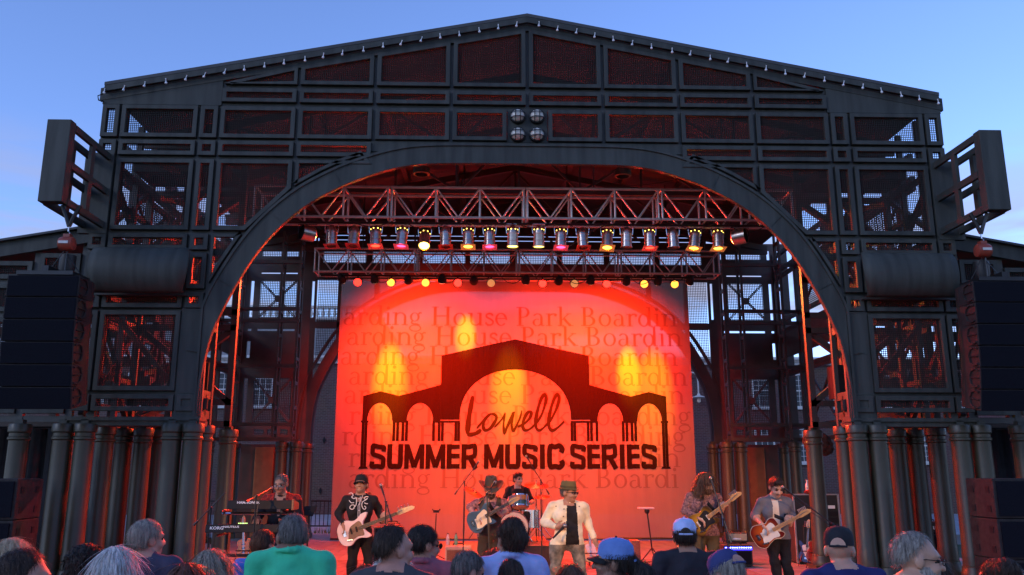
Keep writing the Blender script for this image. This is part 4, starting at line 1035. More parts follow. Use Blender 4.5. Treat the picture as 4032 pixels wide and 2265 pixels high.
# railing and step behind the stage
rl = thing('iron_railing', 'black iron railing behind the stage beside the banner', 'railing', (-7, 13, 0))
q = MB(); q.box(-10, -4.2, 13, 13.05, .86, .91); q.box(-10, -4.2, 13, 13.05, .12, .16); q.build('rail', M_BLKM, rl)
bb = None
for i in range(45):
    if bb is None: q = MB(); q.box(-.01, .01, 13.01, 13.04, .16, .86); bb = q.build('baluster', M_BLKM, rl); o = bb; base = o.location.copy()
    else: o = link('baluster', bb.data, rl)
    o.location = (-9.95 + i*.128 - 0, 0, 0)
M_CONC = mat('grey paving', (.30, .31, .33), .8, var=.2, scale=2, bump=.2)
q = MB(); q.box(-20, 20, 11.62, 24, -.36, -.06); tag(q.build('rear_path', M_CONC), kind='structure')
tw = thing('grass_tuft', 'low green weeds at the foot of the iron railing', 'plant', (-5.6, 12.8, -.06)); q = MB()
for i in range(90):
    x = rnd.uniform(-6.6, -4.6); y = rnd.uniform(12.6, 12.95); h = rnd.uniform(.08, .26); dx = rnd.uniform(-.06, .06)
    q.add([(x - .012, y, -.06), (x + .012, y, -.06), (x + dx, y + rnd.uniform(-.03, .03), -.06 + h)], [(0, 1, 2)])
q.build('blades', mat('weed green', (.06, .1, .03), .8, var=.4), tw)
# ------------------------------------------------------------------ people: smooth-blended bodies meshed with surface nets
class Sdf:
    def __init__(s): s.p = []
    def rc(s, a, b, r1, r2, lab, k=.02, bias=0.): s.p.append(('c', np.array(a, float), np.array(b, float), r1, r2, lab, k, bias)); return s
    def el(s, c, r, lab, rot=None, k=.025, bias=0.): s.p.append(('e', np.array(c, float), np.array(r, float), rot, None, lab, k, bias)); return s
    def cut(s, c, r): s.p.append(('s', np.array(c, float), r, None, None, None, .012, 0)); return s
    @staticmethod
    def dist(q, P):
        t = q[0]
        if t == 'c':
            a, b, r1, r2 = q[1:5]; ba = b - a; L2 = max(1e-9, ba @ ba)
            h = np.clip(((P - a) @ ba) / L2, 0, 1)
            return np.sqrt((((P - a) - h[..., None] * ba) ** 2).sum(-1)) - (r1 + (r2 - r1) * h)
        if t == 'e':
            d = P - q[1]
            if q[3] is not None: d = d @ q[3]
            k0 = np.sqrt(((d / q[2]) ** 2).sum(-1)); k1 = np.sqrt(((d / q[2] ** 2) ** 2).sum(-1))
            return k0 * (k0 - 1) / np.maximum(k1, 1e-9)
        return np.sqrt(((P - q[1]) ** 2).sum(-1)) - q[2]
    def bb(s, q):
        if q[0] == 'c': return np.minimum(q[1] - q[3], q[2] - q[4]), np.maximum(q[1] + q[3], q[2] + q[4])
        if q[0] == 'e': r = q[2].max() if q[3] is not None else q[2]; return q[1] - r, q[1] + r
        return q[1] - q[2], q[1] + q[2]
    def mesh(s, h, clip=None):
        bbs = [s.bb(q) for q in s.p if q[0] != 's']
        lo = np.min([b[0] for b in bbs], 0) - 3*h; hi = np.max([b[1] for b in bbs], 0) + 3*h
        n = np.ceil((hi - lo) / h).astype(int) + 1
        vol = np.full(n, .3, np.float32); g = [lo[i] + np.arange(n[i]) * h for i in range(3)]
        for q in s.p:
            a, b = s.bb(q); m = .05
            i0 = np.maximum(0, ((a - m - lo) / h).astype(int)); i1 = np.minimum(n, ((b + m - lo) / h).astype(int) + 2)
            sl = tuple(slice(i0[k], i1[k]) for k in range(3))
            P = np.stack(np.meshgrid(*[g[k][sl[k]] for k in range(3)], indexing='ij'), -1)
            d = s.dist(q, P); v = vol[sl]; k = q[6]
            if q[0] == 's': vol[sl] = np.maximum(v, -d)
            else:
                t = np.clip(.5 + .5 * (d - v) / k, 0, 1); vol[sl] = d * (1 - t) + v * t - k * t * (1 - t)
        if clip is not None:
            P = np.stack(np.meshgrid(*g, indexing='ij'), -1); vol = np.maximum(vol, clip(P))
        return surface_nets(vol, lo, h)
    def labels(s, C):
        D = np.stack([s.dist(q, C) - q[7] for q in s.p if q[0] != 's'], 0); L_ = [q[5] for q in s.p if q[0] != 's']
        idx = D.argmin(0); return np.array(L_, dtype=object)[idx]
def surface_nets(vol, lo, h):
    s = vol < 0; n = vol.shape
    c = [s[i:n[0]-1+i, j:n[1]-1+j, k:n[2]-1+k] for i in (0, 1) for j in (0, 1) for k in (0, 1)]
    cnt = sum(x.astype(np.uint8) for x in c); act = (cnt > 0) & (cnt < 8)
    I = np.argwhere(act); idx = np.full(act.shape, -1, np.int64); idx[tuple(I.T)] = np.arange(len(I))
    off = np.array([(i, j, k) for i in (0, 1) for j in (0, 1) for k in (0, 1)])
    V = np.stack([vol[tuple((I + o).T)] for o in off], 1)
    acc = np.zeros((len(I), 3)); num = np.zeros(len(I))
    for a in range(8):
        for b in range(a + 1, 8):
            if np.abs(off[a] - off[b]).sum() != 1: continue
            m = (V[:, a] < 0) != (V[:, b] < 0)
            t = V[m, a] / (V[m, a] - V[m, b]); acc[m] += off[a] + t[:, None] * (off[b] - off[a]); num[m] += 1
    verts = lo + (I + acc / num[:, None]) * h
    F = []
    for ax in range(3):
        u, v = (ax + 1) % 3, (ax + 2) % 3
        sl0 = [slice(None)] * 3; sl1 = [slice(None)] * 3; sl0[ax] = slice(0, n[ax]-1); sl1[ax] = slice(1, n[ax])
        A, B = s[tuple(sl0)], s[tuple(sl1)]; E = np.argwhere(A != B)
        E = E[(E[:, u] > 0) & (E[:, v] > 0) & (E[:, u] < n[u]-1) & (E[:, v] < n[v]-1)]
        fl = A[tuple(E.T)]
        def cell(du, dv): q = E.copy(); q[:, u] -= du; q[:, v] -= dv; return idx[tuple(q.T)]
        Q = np.stack([cell(1, 1), cell(0, 1), cell(0, 0), cell(1, 0)], 1)
        Q[~fl] = Q[~fl][:, ::-1]; F.append(Q)
    return verts, np.concatenate(F)
def normals(v, f):
    n = np.cross(v[f[:, 2]] - v[f[:, 0]], v[f[:, 3]] - v[f[:, 1]]); out = np.zeros_like(v)
    for i in range(4): np.add.at(out, f[:, i], n)
    return out / np.maximum(np.linalg.norm(out, axis=1, keepdims=True), 1e-9), n
def npmesh(name, v, f, mats, midx, parent, smooth=True):
    me = bpy.data.meshes.new(name); nv, nf = len(v), len(f); k = f.shape[1]
    me.vertices.add(nv); me.vertices.foreach_set('co', v.astype(np.float32).ravel())
    me.loops.add(nf * k); me.loops.foreach_set('vertex_index', f.astype(np.int32).ravel())
    me.polygons.add(nf); me.polygons.foreach_set('loop_start', np.arange(0, nf*k, k, dtype=np.int32)); me.polygons.foreach_set('loop_total', np.full(nf, k, np.int32))
    for m in mats: me.materials.append(m)
    if midx is not None: me.polygons.foreach_set('material_index', midx.astype(np.int32))
    me.polygons.foreach_set('use_smooth', np.full(nf, smooth)); me.update(); me.validate()
    return link(name, me, parent)
def rotm(yaw=0, pitch=0, roll=0):
    """head turn: yaw>0 to image right (person facing -y), pitch>0 looks down, roll>0 tilts to image right"""
    m = Matrix.Rotation(R(yaw), 3, 'Z') @ Matrix.Rotation(R(pitch), 3, 'X') @ Matrix.Rotation(R(roll), 3, 'Y')
    return np.array(m)
SKIN = dict(fair=(.48, .27, .19), tan=(.36, .19, .12), ruddy=(.46, .22, .16), brown=(.22, .11, .07))
def cloth(name, col, var=.14, bump=.5, scale=9, rough=.85, col2=None): return mat('cloth ' + name, col, rough, 0, var, scale, min(1, bump*1.8), 11, col2=col2, spec=.25)
def hairm(name, c1, c2): return mat('hair ' + name, c1, .5, 0, .3, 70, .8, 90, stretch=(1, 1, .12), col2=c2, spec=.3)
def skinm(t): return mat('skin ' + t, SKIN[t], .48, 0, .1, 14, .12, 60, spec=.4)
HAIR = dict(black=((.007, .005, .005), (.035, .022, .018)), dark=((.012, .007, .005), (.065, .035, .024)), brown=((.06, .03, .016), (.13, .07, .04)), red=((.07, .02, .012), (.15, .05, .03)),
            grey=((.12, .10, .088), (.42, .37, .32)), white=((.36, .35, .34), (.82, .8, .78)), blond=((.34, .23, .13), (.6, .46, .3)), ashblond=((.16, .12, .085), (.42, .34, .26)), saltpep=((.035, .03, .028), (.2, .18, .17)))
def strands(v, f, H, O, n, ln, wid, seed, spread=.25, down=(0, 0, -1), lift=.006):
    """thin hair ribbons combed over a hair surface (v in person space)"""
    rg_ = np.random.default_rng(seed); N_, fn = normals(v, f); ar = np.linalg.norm(fn, axis=1); pick = rg_.choice(len(f), n, p=ar / ar.sum())
    p = v[f[pick]].mean(1); nn = N_[f[pick, 0]]; dn = np.array(down, float); SEG = 5
    crown = O + H @ np.array([0, .04, .24]); fl = (p - crown); fl = fl / np.maximum(np.linalg.norm(fl, axis=1, keepdims=True), 1e-6)
    d = fl * .6 + dn + rg_.normal(0, spread, p.shape); d -= nn * (d * nn).sum(1, keepdims=True); d /= np.maximum(np.linalg.norm(d, axis=1, keepdims=True), 1e-6)
    L_ = ln * rg_.uniform(.5, 1.2, n); V = []; side = np.cross(nn, d)
    for k in range(SEG + 1):
        t = k / SEG; w = wid * (1 - t * .9)
        q = p + nn * (lift * (1 + .8 * t)) + d * (L_ * t)[:, None] + dn * (L_ * t * t * .25)[:, None] - nn * (L_ * t * t * .12)[:, None]
        V += [q - side * w, q + side * w]
    V = np.stack(V, 1).reshape(-1, 3); m = 2 * (SEG + 1); base = np.arange(n)[:, None] * m
    F = np.concatenate([base + np.array([2*k, 2*k+1, 2*k+3, 2*k+2]) for k in range(SEG)], 0)
    return V, F

def hand(S, w, dr, side, curl, lab='skin', thumb=1):
    """palm and five fingers; dr points from the wrist, side towards the little finger, curl in degrees per joint"""
    w, dr, side = Vector(w), Vector(dr).normalized(), Vector(side); side = (side - dr * side.dot(dr)).normalized(); nrm = dr.cross(side)
    S.rc(w, w + dr*.035, .025, .03, lab, .015); S.rc(w + dr*.04 - side*.02, w + dr*.085 - side*.022, .018, .016, lab, .015); S.rc(w + dr*.04 + side*.02, w + dr*.08 + side*.022, .018, .015, lab, .015); S.rc(w + dr*.04, w + dr*.085, .02, .017, lab, .012)
    for i, (o, ln) in enumerate(((-.031, .9), (-.0105, 1.), (.0105, .94), (.031, .76))):
        p = w + dr*.085 + side*o; a = curl * .7; dd = dr + side * o * 2.2
        for L_, r0, r1 in ((.04*ln, .0105, .0098), (.027*ln, .0098, .0092), (.022*ln, .0092, .008)):
            dq = (dd.normalized() * math.cos(R(a)) + nrm * math.sin(R(a))).normalized(); q = p + dq * L_; S.rc(p, q, r0, r1, lab, .006); p = q; a += curl
    p = w + dr*.03 - side*.028; t1 = (dr*.6 - side*.7 + nrm*.35).normalized(); q = p + t1*.042; S.rc(p, q, .014, .0115, lab, .012); t2 = (dr*.85 - side*.1 + nrm*.45).normalized(); S.rc(q, q + t2*.032, .0112, .009, lab, .006)

def person(label, loc, h=1.75, yaw=0, cat='person', group=None, skin='fair', top=None, legs=None, shoes=None, sleeve='short', hair=None, hairc='dark', head=(0, 0, 0), arms=None, legj=None, build=1., belly=0.,
           collar=None, extra=None, paint=None, hat=None, glasses=False, beard=None, vox=.008, lean=(0, 0), seed=1, hands=(20, 20), handdir=(None, None), seated=False, hatc=None, hatc2=None, nstr=1500, fab=None, name='person', sink=.02):
    T = thing(name, label, cat, loc, group); T.rotation_euler.z = R(yaw)
    ORG[T.name] = Vector((0, 0, 0))
    k = h / 1.75; S = Sdf(); b = build
    lx, ly = lean; arms = arms or [None, None]
    P = lambda x, y, z: (x * k * 1.0 + lx * max(0, z - .95), y * k + ly * max(0, z - .95), z * k)
    hz = .0 if not seated else -.42
    # torso
    S.el(P(0, .0, 1.29 + hz), np.array((.172*b, .112*b, .20)) * k, 'top', k=.05); S.el(P(0, -.012 - belly*.3, 1.08 + hz), np.array((.152*b + belly*.3, .108*b + belly, .17)) * k, 'top', k=.05)
    S.el(P(0, .01, .96 + hz), np.array((.162*b, .115*b, .11)) * k, 'legs' if top is not None else 'legs', k=.04)
    S.el(P(0, .0, 1.0 + hz), np.array((.166*b + belly*.25, .119*b + belly*.7, .085)) * k, 'top', k=.03)
    sh = {}
    for s in (-1, 1):
        sj = P(s*.178*b, .005, 1.405 + hz); sh[s] = sj
        S.rc(P(s*.04, .015, 1.455 + hz), sj, .052*k, .058*k, 'top', .05)
        S.el(P(s*.085, -.03, 1.30 + hz), np.array((.085*b, .09*b, .11))*k, 'top', k=.05)
    S.rc(P(0, .018, 1.40 + hz), P(0, -.002, 1.535 + hz - sink), .062*k, .054*k, 'skin', .03)
    if collar: 
        for i in range(14):
            a0, a1 = 2*math.pi*i/14, 2*math.pi*(i+1)/14; f_ = lambda a: P(.073*math.cos(a), .012 + .07*math.sin(a), 1.462 + hz + .022*math.sin(a))
            S.rc(f_(a0), f_(a1), .0165, .0165, 'collar', .008, .004)
    # arms
    for i, s in enumerate((-1, 1)):
        if arms and arms[i]: e, w = arms[i]
        else: e, w = P(s*(.235*b), .03, 1.12 + hz), P(s*(.25*b), -.05, .88 + hz)
        sj = np.array(sh[s]); e, w = np.array(e, float), np.array(w, float)
        if sleeve == 'short': tx, ty = .78, 0
        elif sleeve == 'roll': tx, ty = 1, .12
        else: tx, ty = 1, .93
        S.rc(sj, e, .049*k*b, .041*k, 'skin', .02); S.rc(e, w, .041*k, .027*k, 'skin', .015); m_ = e + (w - e)*.28; S.rc(e, m_, .04*k, .044*k, 'skin', .02)
        S.rc(sj, sj + (e - sj)*tx, .061*k*b, .056*k*b if tx < 1 else .052*k*b, 'top', .03, .006)
        if ty: S.rc(e, e + (w - e)*ty, .052*k*b, .037*k if ty > .5 else .053*k, 'top', .02, .006)
        dr = (w - e) / max(1e-6, np.linalg.norm(w - e))
        hd = handdir[i]
        if hd: hand(S, w, hd[0], hd[1], hands[i])
        else: hand(S, w, tuple(dr), (s*.2, 1, 0), hands[i])
    # legs
    for i, s in enumerate((-1, 1)):
        if legj and legj[i]: hp, kn, an = [np.array(q) for q in legj[i]]
        elif seated: hp, kn, an = [np.array(P(*q)) for q in ((s*.09, 0, .52), (s*.17, -.42, .52), (s*.17, -.40, .08))]
        else: hp, kn, an = [np.array(P(*q)) for q in ((s*.088, .005, .93), (s*.1, -.01, .50), (s*.11, .03, .085))]
        S.rc(hp, kn, .092*k*b, .06*k*b, 'legs', .03); S.rc(kn, an, .058*k*b, .046*k*b, 'legs', .03); cf = kn + (an - kn)*.32 + np.array((0, .018*k, 0)); S.rc(kn, cf, .055*k, .058*k*b, 'legs', .03)
        S.rc(an + np.array((0, .03, -.035))*k, an + np.array((0, -.15, -.045))*k, .042*k, .036*k, 'shoes', .02)
    # head
    O = np.array(P(0, -sink*.5, 1.503 + hz - sink)); H = rotm(*head); hp_ = lambda x, y, z: O + H @ (np.array((x, y, z)) * (k * .5 + .5))
    ks = k*.5 + .5; Rt = H
    E_ = lambda c, r, lab, kk=.02, bias=0: S.el(hp_(*c), np.array(r)*ks, lab, Rt, kk, bias)
    E_((0, .015, .155), (.076, .097, .092), 'skin'); E_((0, -.028, .085), (.061, .07, .078), 'skin', .03); E_((0, -.07, .045), (.03, .028, .028), 'skin', .03)
    E_((0, -.06, .155), (.06, .04, .03), 'skin', .02)
    S.rc(hp_(0, -.098, .135), hp_(0, -.12, .098), .010*ks, .0155*ks, 'skin', .012); 
    for s in (-1, 1):
        S.cut(hp_(s*.031, -.112, .136), .019*ks)
        E_((s*.031, -.083, .136), (.016, .013, .010), 'eye', .004, .0); S.rc(hp_(s*.016, -.1, .155), hp_(s*.05, -.088, .157), .005, .004, 'brow', .006, .0)
        E_((s*.08, .01, .118), (.012, .025, .034), 'skin', .01); S.rc(hp_(s*.03, -.085, .1), hp_(s*.045, -.07, .09), .022*ks, .02*ks, 'skin', .02)
    S.rc(hp_(-.022, -.093, .068), hp_(.022, -.093, .068), .0075, .0075, 'lip', .006, -.002)
    if beard:
        S.rc(hp_(-.03, -.09, .083), hp_(.03, -.09, .083), .009, .009, 'beard', .008, .004)
        for s in (-1, 1):
            S.rc(hp_(s*.06, -.03, .07), hp_(s*.03, -.085, .035), .018, .02, 'beard', .02, .006); S.rc(hp_(s*.032, -.092, .08), hp_(s*.03, -.09, .04), .01, .012, 'beard', .01, .006)
        S.rc(hp_(0, -.085, .04), hp_(0, -.082, .02), .026, .022, 'beard', .02, .006)
    if extra: extra(S, P, hp_)
    v, f = S.mesh(vox)
    cen = v[f].mean(1); lab = S.labels(cen)
    ax = np.abs(cen[:, 0] - lx * .5*k) < .085*k*b; nz_ = (1.452 + hz)*k + .3*(cen[:, 1] - ly*.5*k)
    lab[(lab == 'skin') & ax & (cen[:, 2] < nz_) & (cen[:, 2] > (1.2 + hz)*k) & (np.abs(cen[:, 1]) < .14*k)] = 'top'
    lab[(lab == 'top') & (np.abs(cen[:, 0] - lx*.5*k) < .07*k) & (cen[:, 2] > nz_)] = 'skin'
    hem = (.935 + hz)*k if not seated else -9
    lab[(lab == 'legs') & (cen[:, 2] > hem) & (np.abs(cen[:, 0]) < .25*k)] = 'top'; lab[(lab == 'top') & (cen[:, 2] < hem) & (np.abs(cen[:, 0]) < .19*k*b)] = 'legs'
    if paint: lab = paint(cen, lab, k)
    vlab = np.zeros(len(v)); clothf = np.isin(lab, ['top', 'legs', 'tee', 'collar'])
    for i in range(4): np.maximum.at(vlab, f[:, i], clothf * 1.)
    nv, _ = normals(v, f); ph = seed * 1.7
    fold = np.sin(v[:, 2]*31 + 5*np.sin(v[:, 0]*9 + ph) + 4*v[:, 1]) * .5 + np.sin(v[:, 0]*27 - v[:, 2]*19 + 3*np.sin(v[:, 1]*13) + ph) * .5
    fold = np.sign(fold) * np.abs(fold) ** 1.4
    v = v + nv * (vlab * fold * .0085)[:, None]
    labs = sorted(set(lab.tolist())); top = top or cloth('plain', (.1, .1, .1)); legs = legs or cloth('denim', (.03, .045, .09)); shoes = shoes or mat('shoe leather', (.03, .025, .02), .5)
    hm = hairm(hairc, *HAIR[hairc])
    MM = dict(top=top, legs=legs, shoes=shoes, skin=skinm(skin), eye=mat('eye', (.03, .02, .018), .2), brow=hm, lip=mat('lip ' + skin, tuple(c * f_ for c, f_ in zip(SKIN[skin], (.8, .55, .55))), .45), beard=hairm((beard or hairc) + ' beard', *HAIR[beard or hairc]), collar=collar if collar and collar is not True else top)
    if fab: MM.update(fab)
    npmesh('body', v, f, [MM[l_] for l_ in labs], np.searchsorted(np.array(labs, dtype=object).astype(str), lab.astype(str)), T)
    # hair
    if hair:
        G = Sdf(); e = lambda c, r: G.el(hp_(*c), np.array(r)*ks, 'h', Rt, .03); cutp = (0, -.075, .20); cn = np.array((0, .62, .55)); ln, nst, wid, spread = .05, nstr, .0013, .5; vx = .0085
        if hair in ('short', 'buzz', 'balding', 'receding'):
            vx = .0055
            g_ = .002 if hair == 'buzz' else (.004 if hair == 'receding' else .008); e((0, .018, .164), (.076 + g_, .098 + g_, .088 + g_)); e((0, .045, .122), (.067 + g_*.5, .064 + g_*.4, .062)); ln = .02 if hair == 'buzz' else .04
            if hair == 'receding': cutp = (0, -.02, .225)
            if hair == 'balding': cutp = (0, .02, .17); cn = np.array((0, .9, -.45))
        elif hair == 'quiff': e((0, .018, .166), (.083, .104, .098)); e((0, -.05, .235), (.062, .05, .03)); e((0, .05, .115), (.07, .064, .07)); ln = .05
        elif hair in ('long', 'longfront', 'bob'):
            e((0, .02, .158), (.092, .112, .106)); ln, wid = .2, .0028
            spread = .13; zl = -.16 if hair == 'bob' else -.3
            for s in (-1, 1):
                G.rc(hp_(s*.068, .03, .14), hp_(s*.085, .045, -.02), .04, .045, 'h', .04); G.rc(hp_(s*.08, .05, .0), hp_(s*.07, .09, zl*.7), .045, .03, 'h', .04)
                if hair == 'longfront': G.rc(hp_(s*.075, -.02, .13), hp_(s*.085, -.035, -.02), .026, .032, 'h', .03); G.rc(hp_(s*.085, -.035, -.02), hp_(s*.1, -.055, -.2), .034, .016, 'h', .03)
            G.rc(hp_(0, .075, .13), hp_(0, .085, -.02), .065, .07, 'h', .05); G.rc(hp_(0, .09, -.02), hp_(0, .11, zl), .068, .035, 'h', .05)
        elif hair == 'updo': e((0, .018, .158), (.088, .108, .102)); e((0, .06, .09), (.072, .06, .07)); e((.02, .09, .20), (.075, .065, .07)); e((-.01, .12, .13), (.06, .05, .06)); ln = .07; spread = .8
        elif hair == 'pony': e((0, .018, .157), (.086, .107, .10)); G.rc(hp_(0, .12, .12), hp_(.0, .17, .06), .035, .055, 'h', .04); G.rc(hp_(0, .17, .07), hp_(0, .165, -.08), .06, .04, 'h', .04); ln = .1; spread = .6
        elif hair == 'curly': e((0, .03, .15), (.115, .125, .118)); e((0, .07, .06), (.1, .075, .09)); ln = .035; spread = 1.2; nst = int(nstr * 1.6); wid = .0035
        c0 = hp_(*cutp); c_n = H @ cn / np.linalg.norm(cn)
        face0 = hp_(0, -.085, .1)
        def clip(P_):
            d = -((P_ - c0) @ c_n)
            d2 = .078*ks - np.sqrt((((P_ - face0) @ H * np.array((1.0, .62, .72))) ** 2).sum(-1))
            if hair == 'balding': return d
            if hair in ('short', 'buzz', 'quiff', 'receding', 'updo', 'pony'):
                Q = ((P_ - O) @ H) / ks; lat_ = np.abs(Q[..., 0])
                ear = np.where(lat_ > .05, .033 - np.sqrt((Q[..., 1] - .008) ** 2 * .9 + (Q[..., 2] - .113) ** 2), -1.)
                nape = (.082 - Q[..., 2] if hair not in ('updo', 'pony') else .06 - Q[..., 2]) if hair != 'pony' else np.where(Q[..., 1] < .1, .07 - Q[..., 2], -1.)
                return np.maximum(np.maximum(d, ear), np.maximum(nape, d2))
            lowcut = ((hp_(0, 0, .05)[2] - P_[..., 2]) if hair in ('short', 'buzz', 'quiff', 'receding') else -1 + 0 * P_[..., 2])
            fr = np.minimum(d, ((P_ - hp_(0, -.03, .12)) @ (H @ np.array((0, -1, 0))))) if hair not in ('curly', 'long', 'longfront', 'bob') else np.minimum(d, d2)
            return np.maximum(np.maximum(d2, lowcut), np.maximum(fr, ((P_ - hp_(0, -.035, .0)) @ (H @ np.array((0, -1, -.1)))) - .5) if hair in ('curly', 'long', 'longfront', 'bob') else np.maximum(-((P_ - hp_(0, -.02, .1)) @ (H @ np.array((0, .62, .78)))) - .0, -1))
        clip2 = clip if not hat else (lambda P_: np.maximum(clip(P_), (P_ - hp_(0, 0, .178)) @ H[:, 2]))
        hv, hf = G.mesh(vx, clip2)
        if len(hf):
            nn, _ = normals(hv, hf); an = np.arctan2(hv[:, 1] - O[1], hv[:, 0] - O[0])
            amp = .008 if hair in ('curly', 'updo') else .0035 + .0015 * (hair in ('long', 'longfront', 'bob'))
            st = np.sin(an * 38 + hv[:, 2] * 12 + seed) * .6 + np.sin(an * 71 - hv[:, 2] * 17) * .4
            if hair == 'curly': st = np.sin(hv[:, 0]*130 + seed) * np.sin(hv[:, 1]*120) * np.sin(hv[:, 2]*125) * 2
            hv = hv + nn * (st * amp)[:, None]
            sv, sf = strands(hv, hf, H, O, nst, ln, wid, seed, spread)
            av = np.concatenate([hv, sv]); af = np.concatenate([hf, sf + len(hv)])
            npmesh('hair', av, af, [hm], None, T)
    # hats
    if hat:
        q = MB(); q2 = MB(); tf = lambda p: tuple(hp_(*p)); m1 = hatc or M_BLACK; m2 = hatc2 or m1
        def lat(prof, sx, sy, c, mb, n=22, caps=True):
            m_ = MB(); m_.lathe(prof, (0, 0, 0), n=n, caps=caps); m_.v = [tf((c[0] + x*sx, c[1] + y*sy, c[2] + z)) for x, y, z in m_.v]; mb.v, off_ = mb.v + m_.v, len(mb.v); mb.f += [tuple(i + off_ for i in f_) for f_ in m_.f]; mb.m += [0] * len(m_.f)
        if hat in ('cap', 'backcap'):
            d = 1 if hat == 'cap' else -1
            c_ = (0, .012, .158); prof = [(.093, -.02 if hat == 'backcap' else -.004), (.094, .03), (.088, .07), (.068, .098), (.035, .110), (.004, .114)]
            lat(prof, .95, 1.16, c_, q, caps=False)
            if hat == 'backcap':   # opening with strap at the forehead side is away; strap gap faces the viewer behind
                pass
            n_ = 12; vs = []; fs = []
            for j in range(5):
                for i in range(n_ + 1):
                    a = math.pi * (i / n_ - .5) * .66; r_ = .09 + j * .016 * max(0, math.cos(a * 1.5)) ** .5; drop = .005 * j + .022 * (abs(a) / 1.0) ** 2
                    vs.append(tf((r_ * math.sin(a) * .93, c_[1] - d * (r_ * math.cos(a) * 1.12 + (.0)), .160 - drop)))
            fs = [(j*(n_+1)+i, j*(n_+1)+i+1, (j+1)*(n_+1)+i+1, (j+1)*(n_+1)+i) for j in range(4) for i in range(n_)]
            q2.add(vs, fs); ho = q.build('cap', m1, T, True); bo = q2.build('brim', m2, ho, True); sm = bo.modifiers.new('s', 'SOLIDIFY'); sm.thickness = .006
            q3 = MB(); q3.ball(tf((0, c_[1], c_[2] + .116)), .008, 6); q3.build('button', m2, ho)
            # strap arch at the back
            q3 = MB(); pts = []
            for i in range(9):
                a = math.pi * i / 8; pts.append(tf((.045*math.cos(a), c_[1] + d*(.113 - .006*math.sin(a)), .150 + .05*math.sin(a))))
            q3.add([tf((0, c_[1] + d*.119, .160))] + [tuple(np.array(p) + H @ np.array((0, d*.006, 0))) for p in pts], [(0, i + 1, i + 2) for i in range(8)]); q3.build('strap_gap', hm if hairc != 'grey' else skinm(skin), ho)
            q3 = MB(); q3.path([tf((.05*math.cos(a), c_[1] + d*(.113 + .006*math.sin(a)), .150)) for a in [math.pi*i/8 for i in range(9)]], .007, 5); q3.build('strap', m1, ho)
        elif hat == 'fedora':
            lat([(.128, .0), (.13, .006), (.10, .014), (.098, .03), (.094, .075), (.085, .104), (.06, .112), (.03, .102), (.002, .098)], .9, 1.12, (0, .01, .172), q); ho = q.build('fedora', m1, T, True)
            lat([(.101, .016), (.1005, .042)], .905, 1.125, (0, .01, .172), q2, caps=False); q2.build('hat_band', m2, ho, True)
        elif hat == 'cowboy':
            vs = []; n_ = 28
            for j in range(6):
                for i in range(n_):
                    a = 2*math.pi*i/n_; r_ = .09 + j * .019; up = .0 + .012 * j * j * .38 * max(0, abs(math.cos(a)) - .35) - .006 * j * max(0, -math.sin(a)) * (1 - abs(math.cos(a)))
                    vs.append(tf((r_*math.cos(a)*.98, .01 + r_*math.sin(a)*1.16, .165 + up)))
            q.add(vs, [(j*n_+i, j*n_+(i+1) % n_, (j+1)*n_+(i+1) % n_, (j+1)*n_+i) for j in range(5) for i in range(n_)])
            vs = []
            for j, (r_, z) in enumerate(((.092, 0), (.092, .03), (.088, .08), (.078, .125), (.05, .135), (.004, .105))):
                for i in range(n_):
                    a = 2*math.pi*i/n_; pin = 1 - .22 * (z / .13) * max(0, -math.sin(a)) * abs(math.cos(a)) * 1.6
                    vs.append(tf((r_*math.cos(a)*pin, .01 + r_*math.sin(a)*1.15, .165 + z + (.018 * abs(math.cos(a)) if j in (3, 4) else 0))))
            q.add(vs, [(j*n_+i, j*n_+(i+1) % n_, (j+1)*n_+(i+1) % n_, (j+1)*n_+i) for j in range(5) for i in range(n_)])
            ho = q.build('cowboy_hat', m1, T, True); sm = ho.modifiers.new('s', 'SOLIDIFY'); sm.thickness = .006
            lat([(.094, .004), (.093, .026)], 1.01, 1.165, (0, .01, .165), q2, caps=False); q2.build('hat_band', m2, ho, True)
    if glasses:
        q = MB(); dark = glasses == 'sun'
        for s in (-1, 1):
            pts = [hp_(s*.032 + .021*math.cos(a), -.115, .132 + .017*math.sin(a)) for a in [2*math.pi*i/12 for i in range(13)]]
            q.path([tuple(p) for p in pts], .0022, 4, False); q.path([tuple(hp_(s*.053, -.112, .138)), tuple(hp_(s*.083, -.02, .135)), tuple(hp_(s*.083, .03, .125))], .0022, 4)
        q.path([tuple(hp_(-.011, -.117, .136)), tuple(hp_(.011, -.117, .136))], .002, 4)
        go = q.build('glasses', M_BLACK, T, True); q = MB()
        for s in (-1, 1):
            q = MB(); q.add([tuple(hp_(s*.032 + .02*math.cos(a), -.1155, .132 + .016*math.sin(a))) for a in [2*math.pi*i/12 for i in range(12)]], [tuple(range(12))]); q.build('lens', M_BLACK if dark else mat('spectacle glass', (.25, .25, .27), .05, spec=.9), go)
    return T
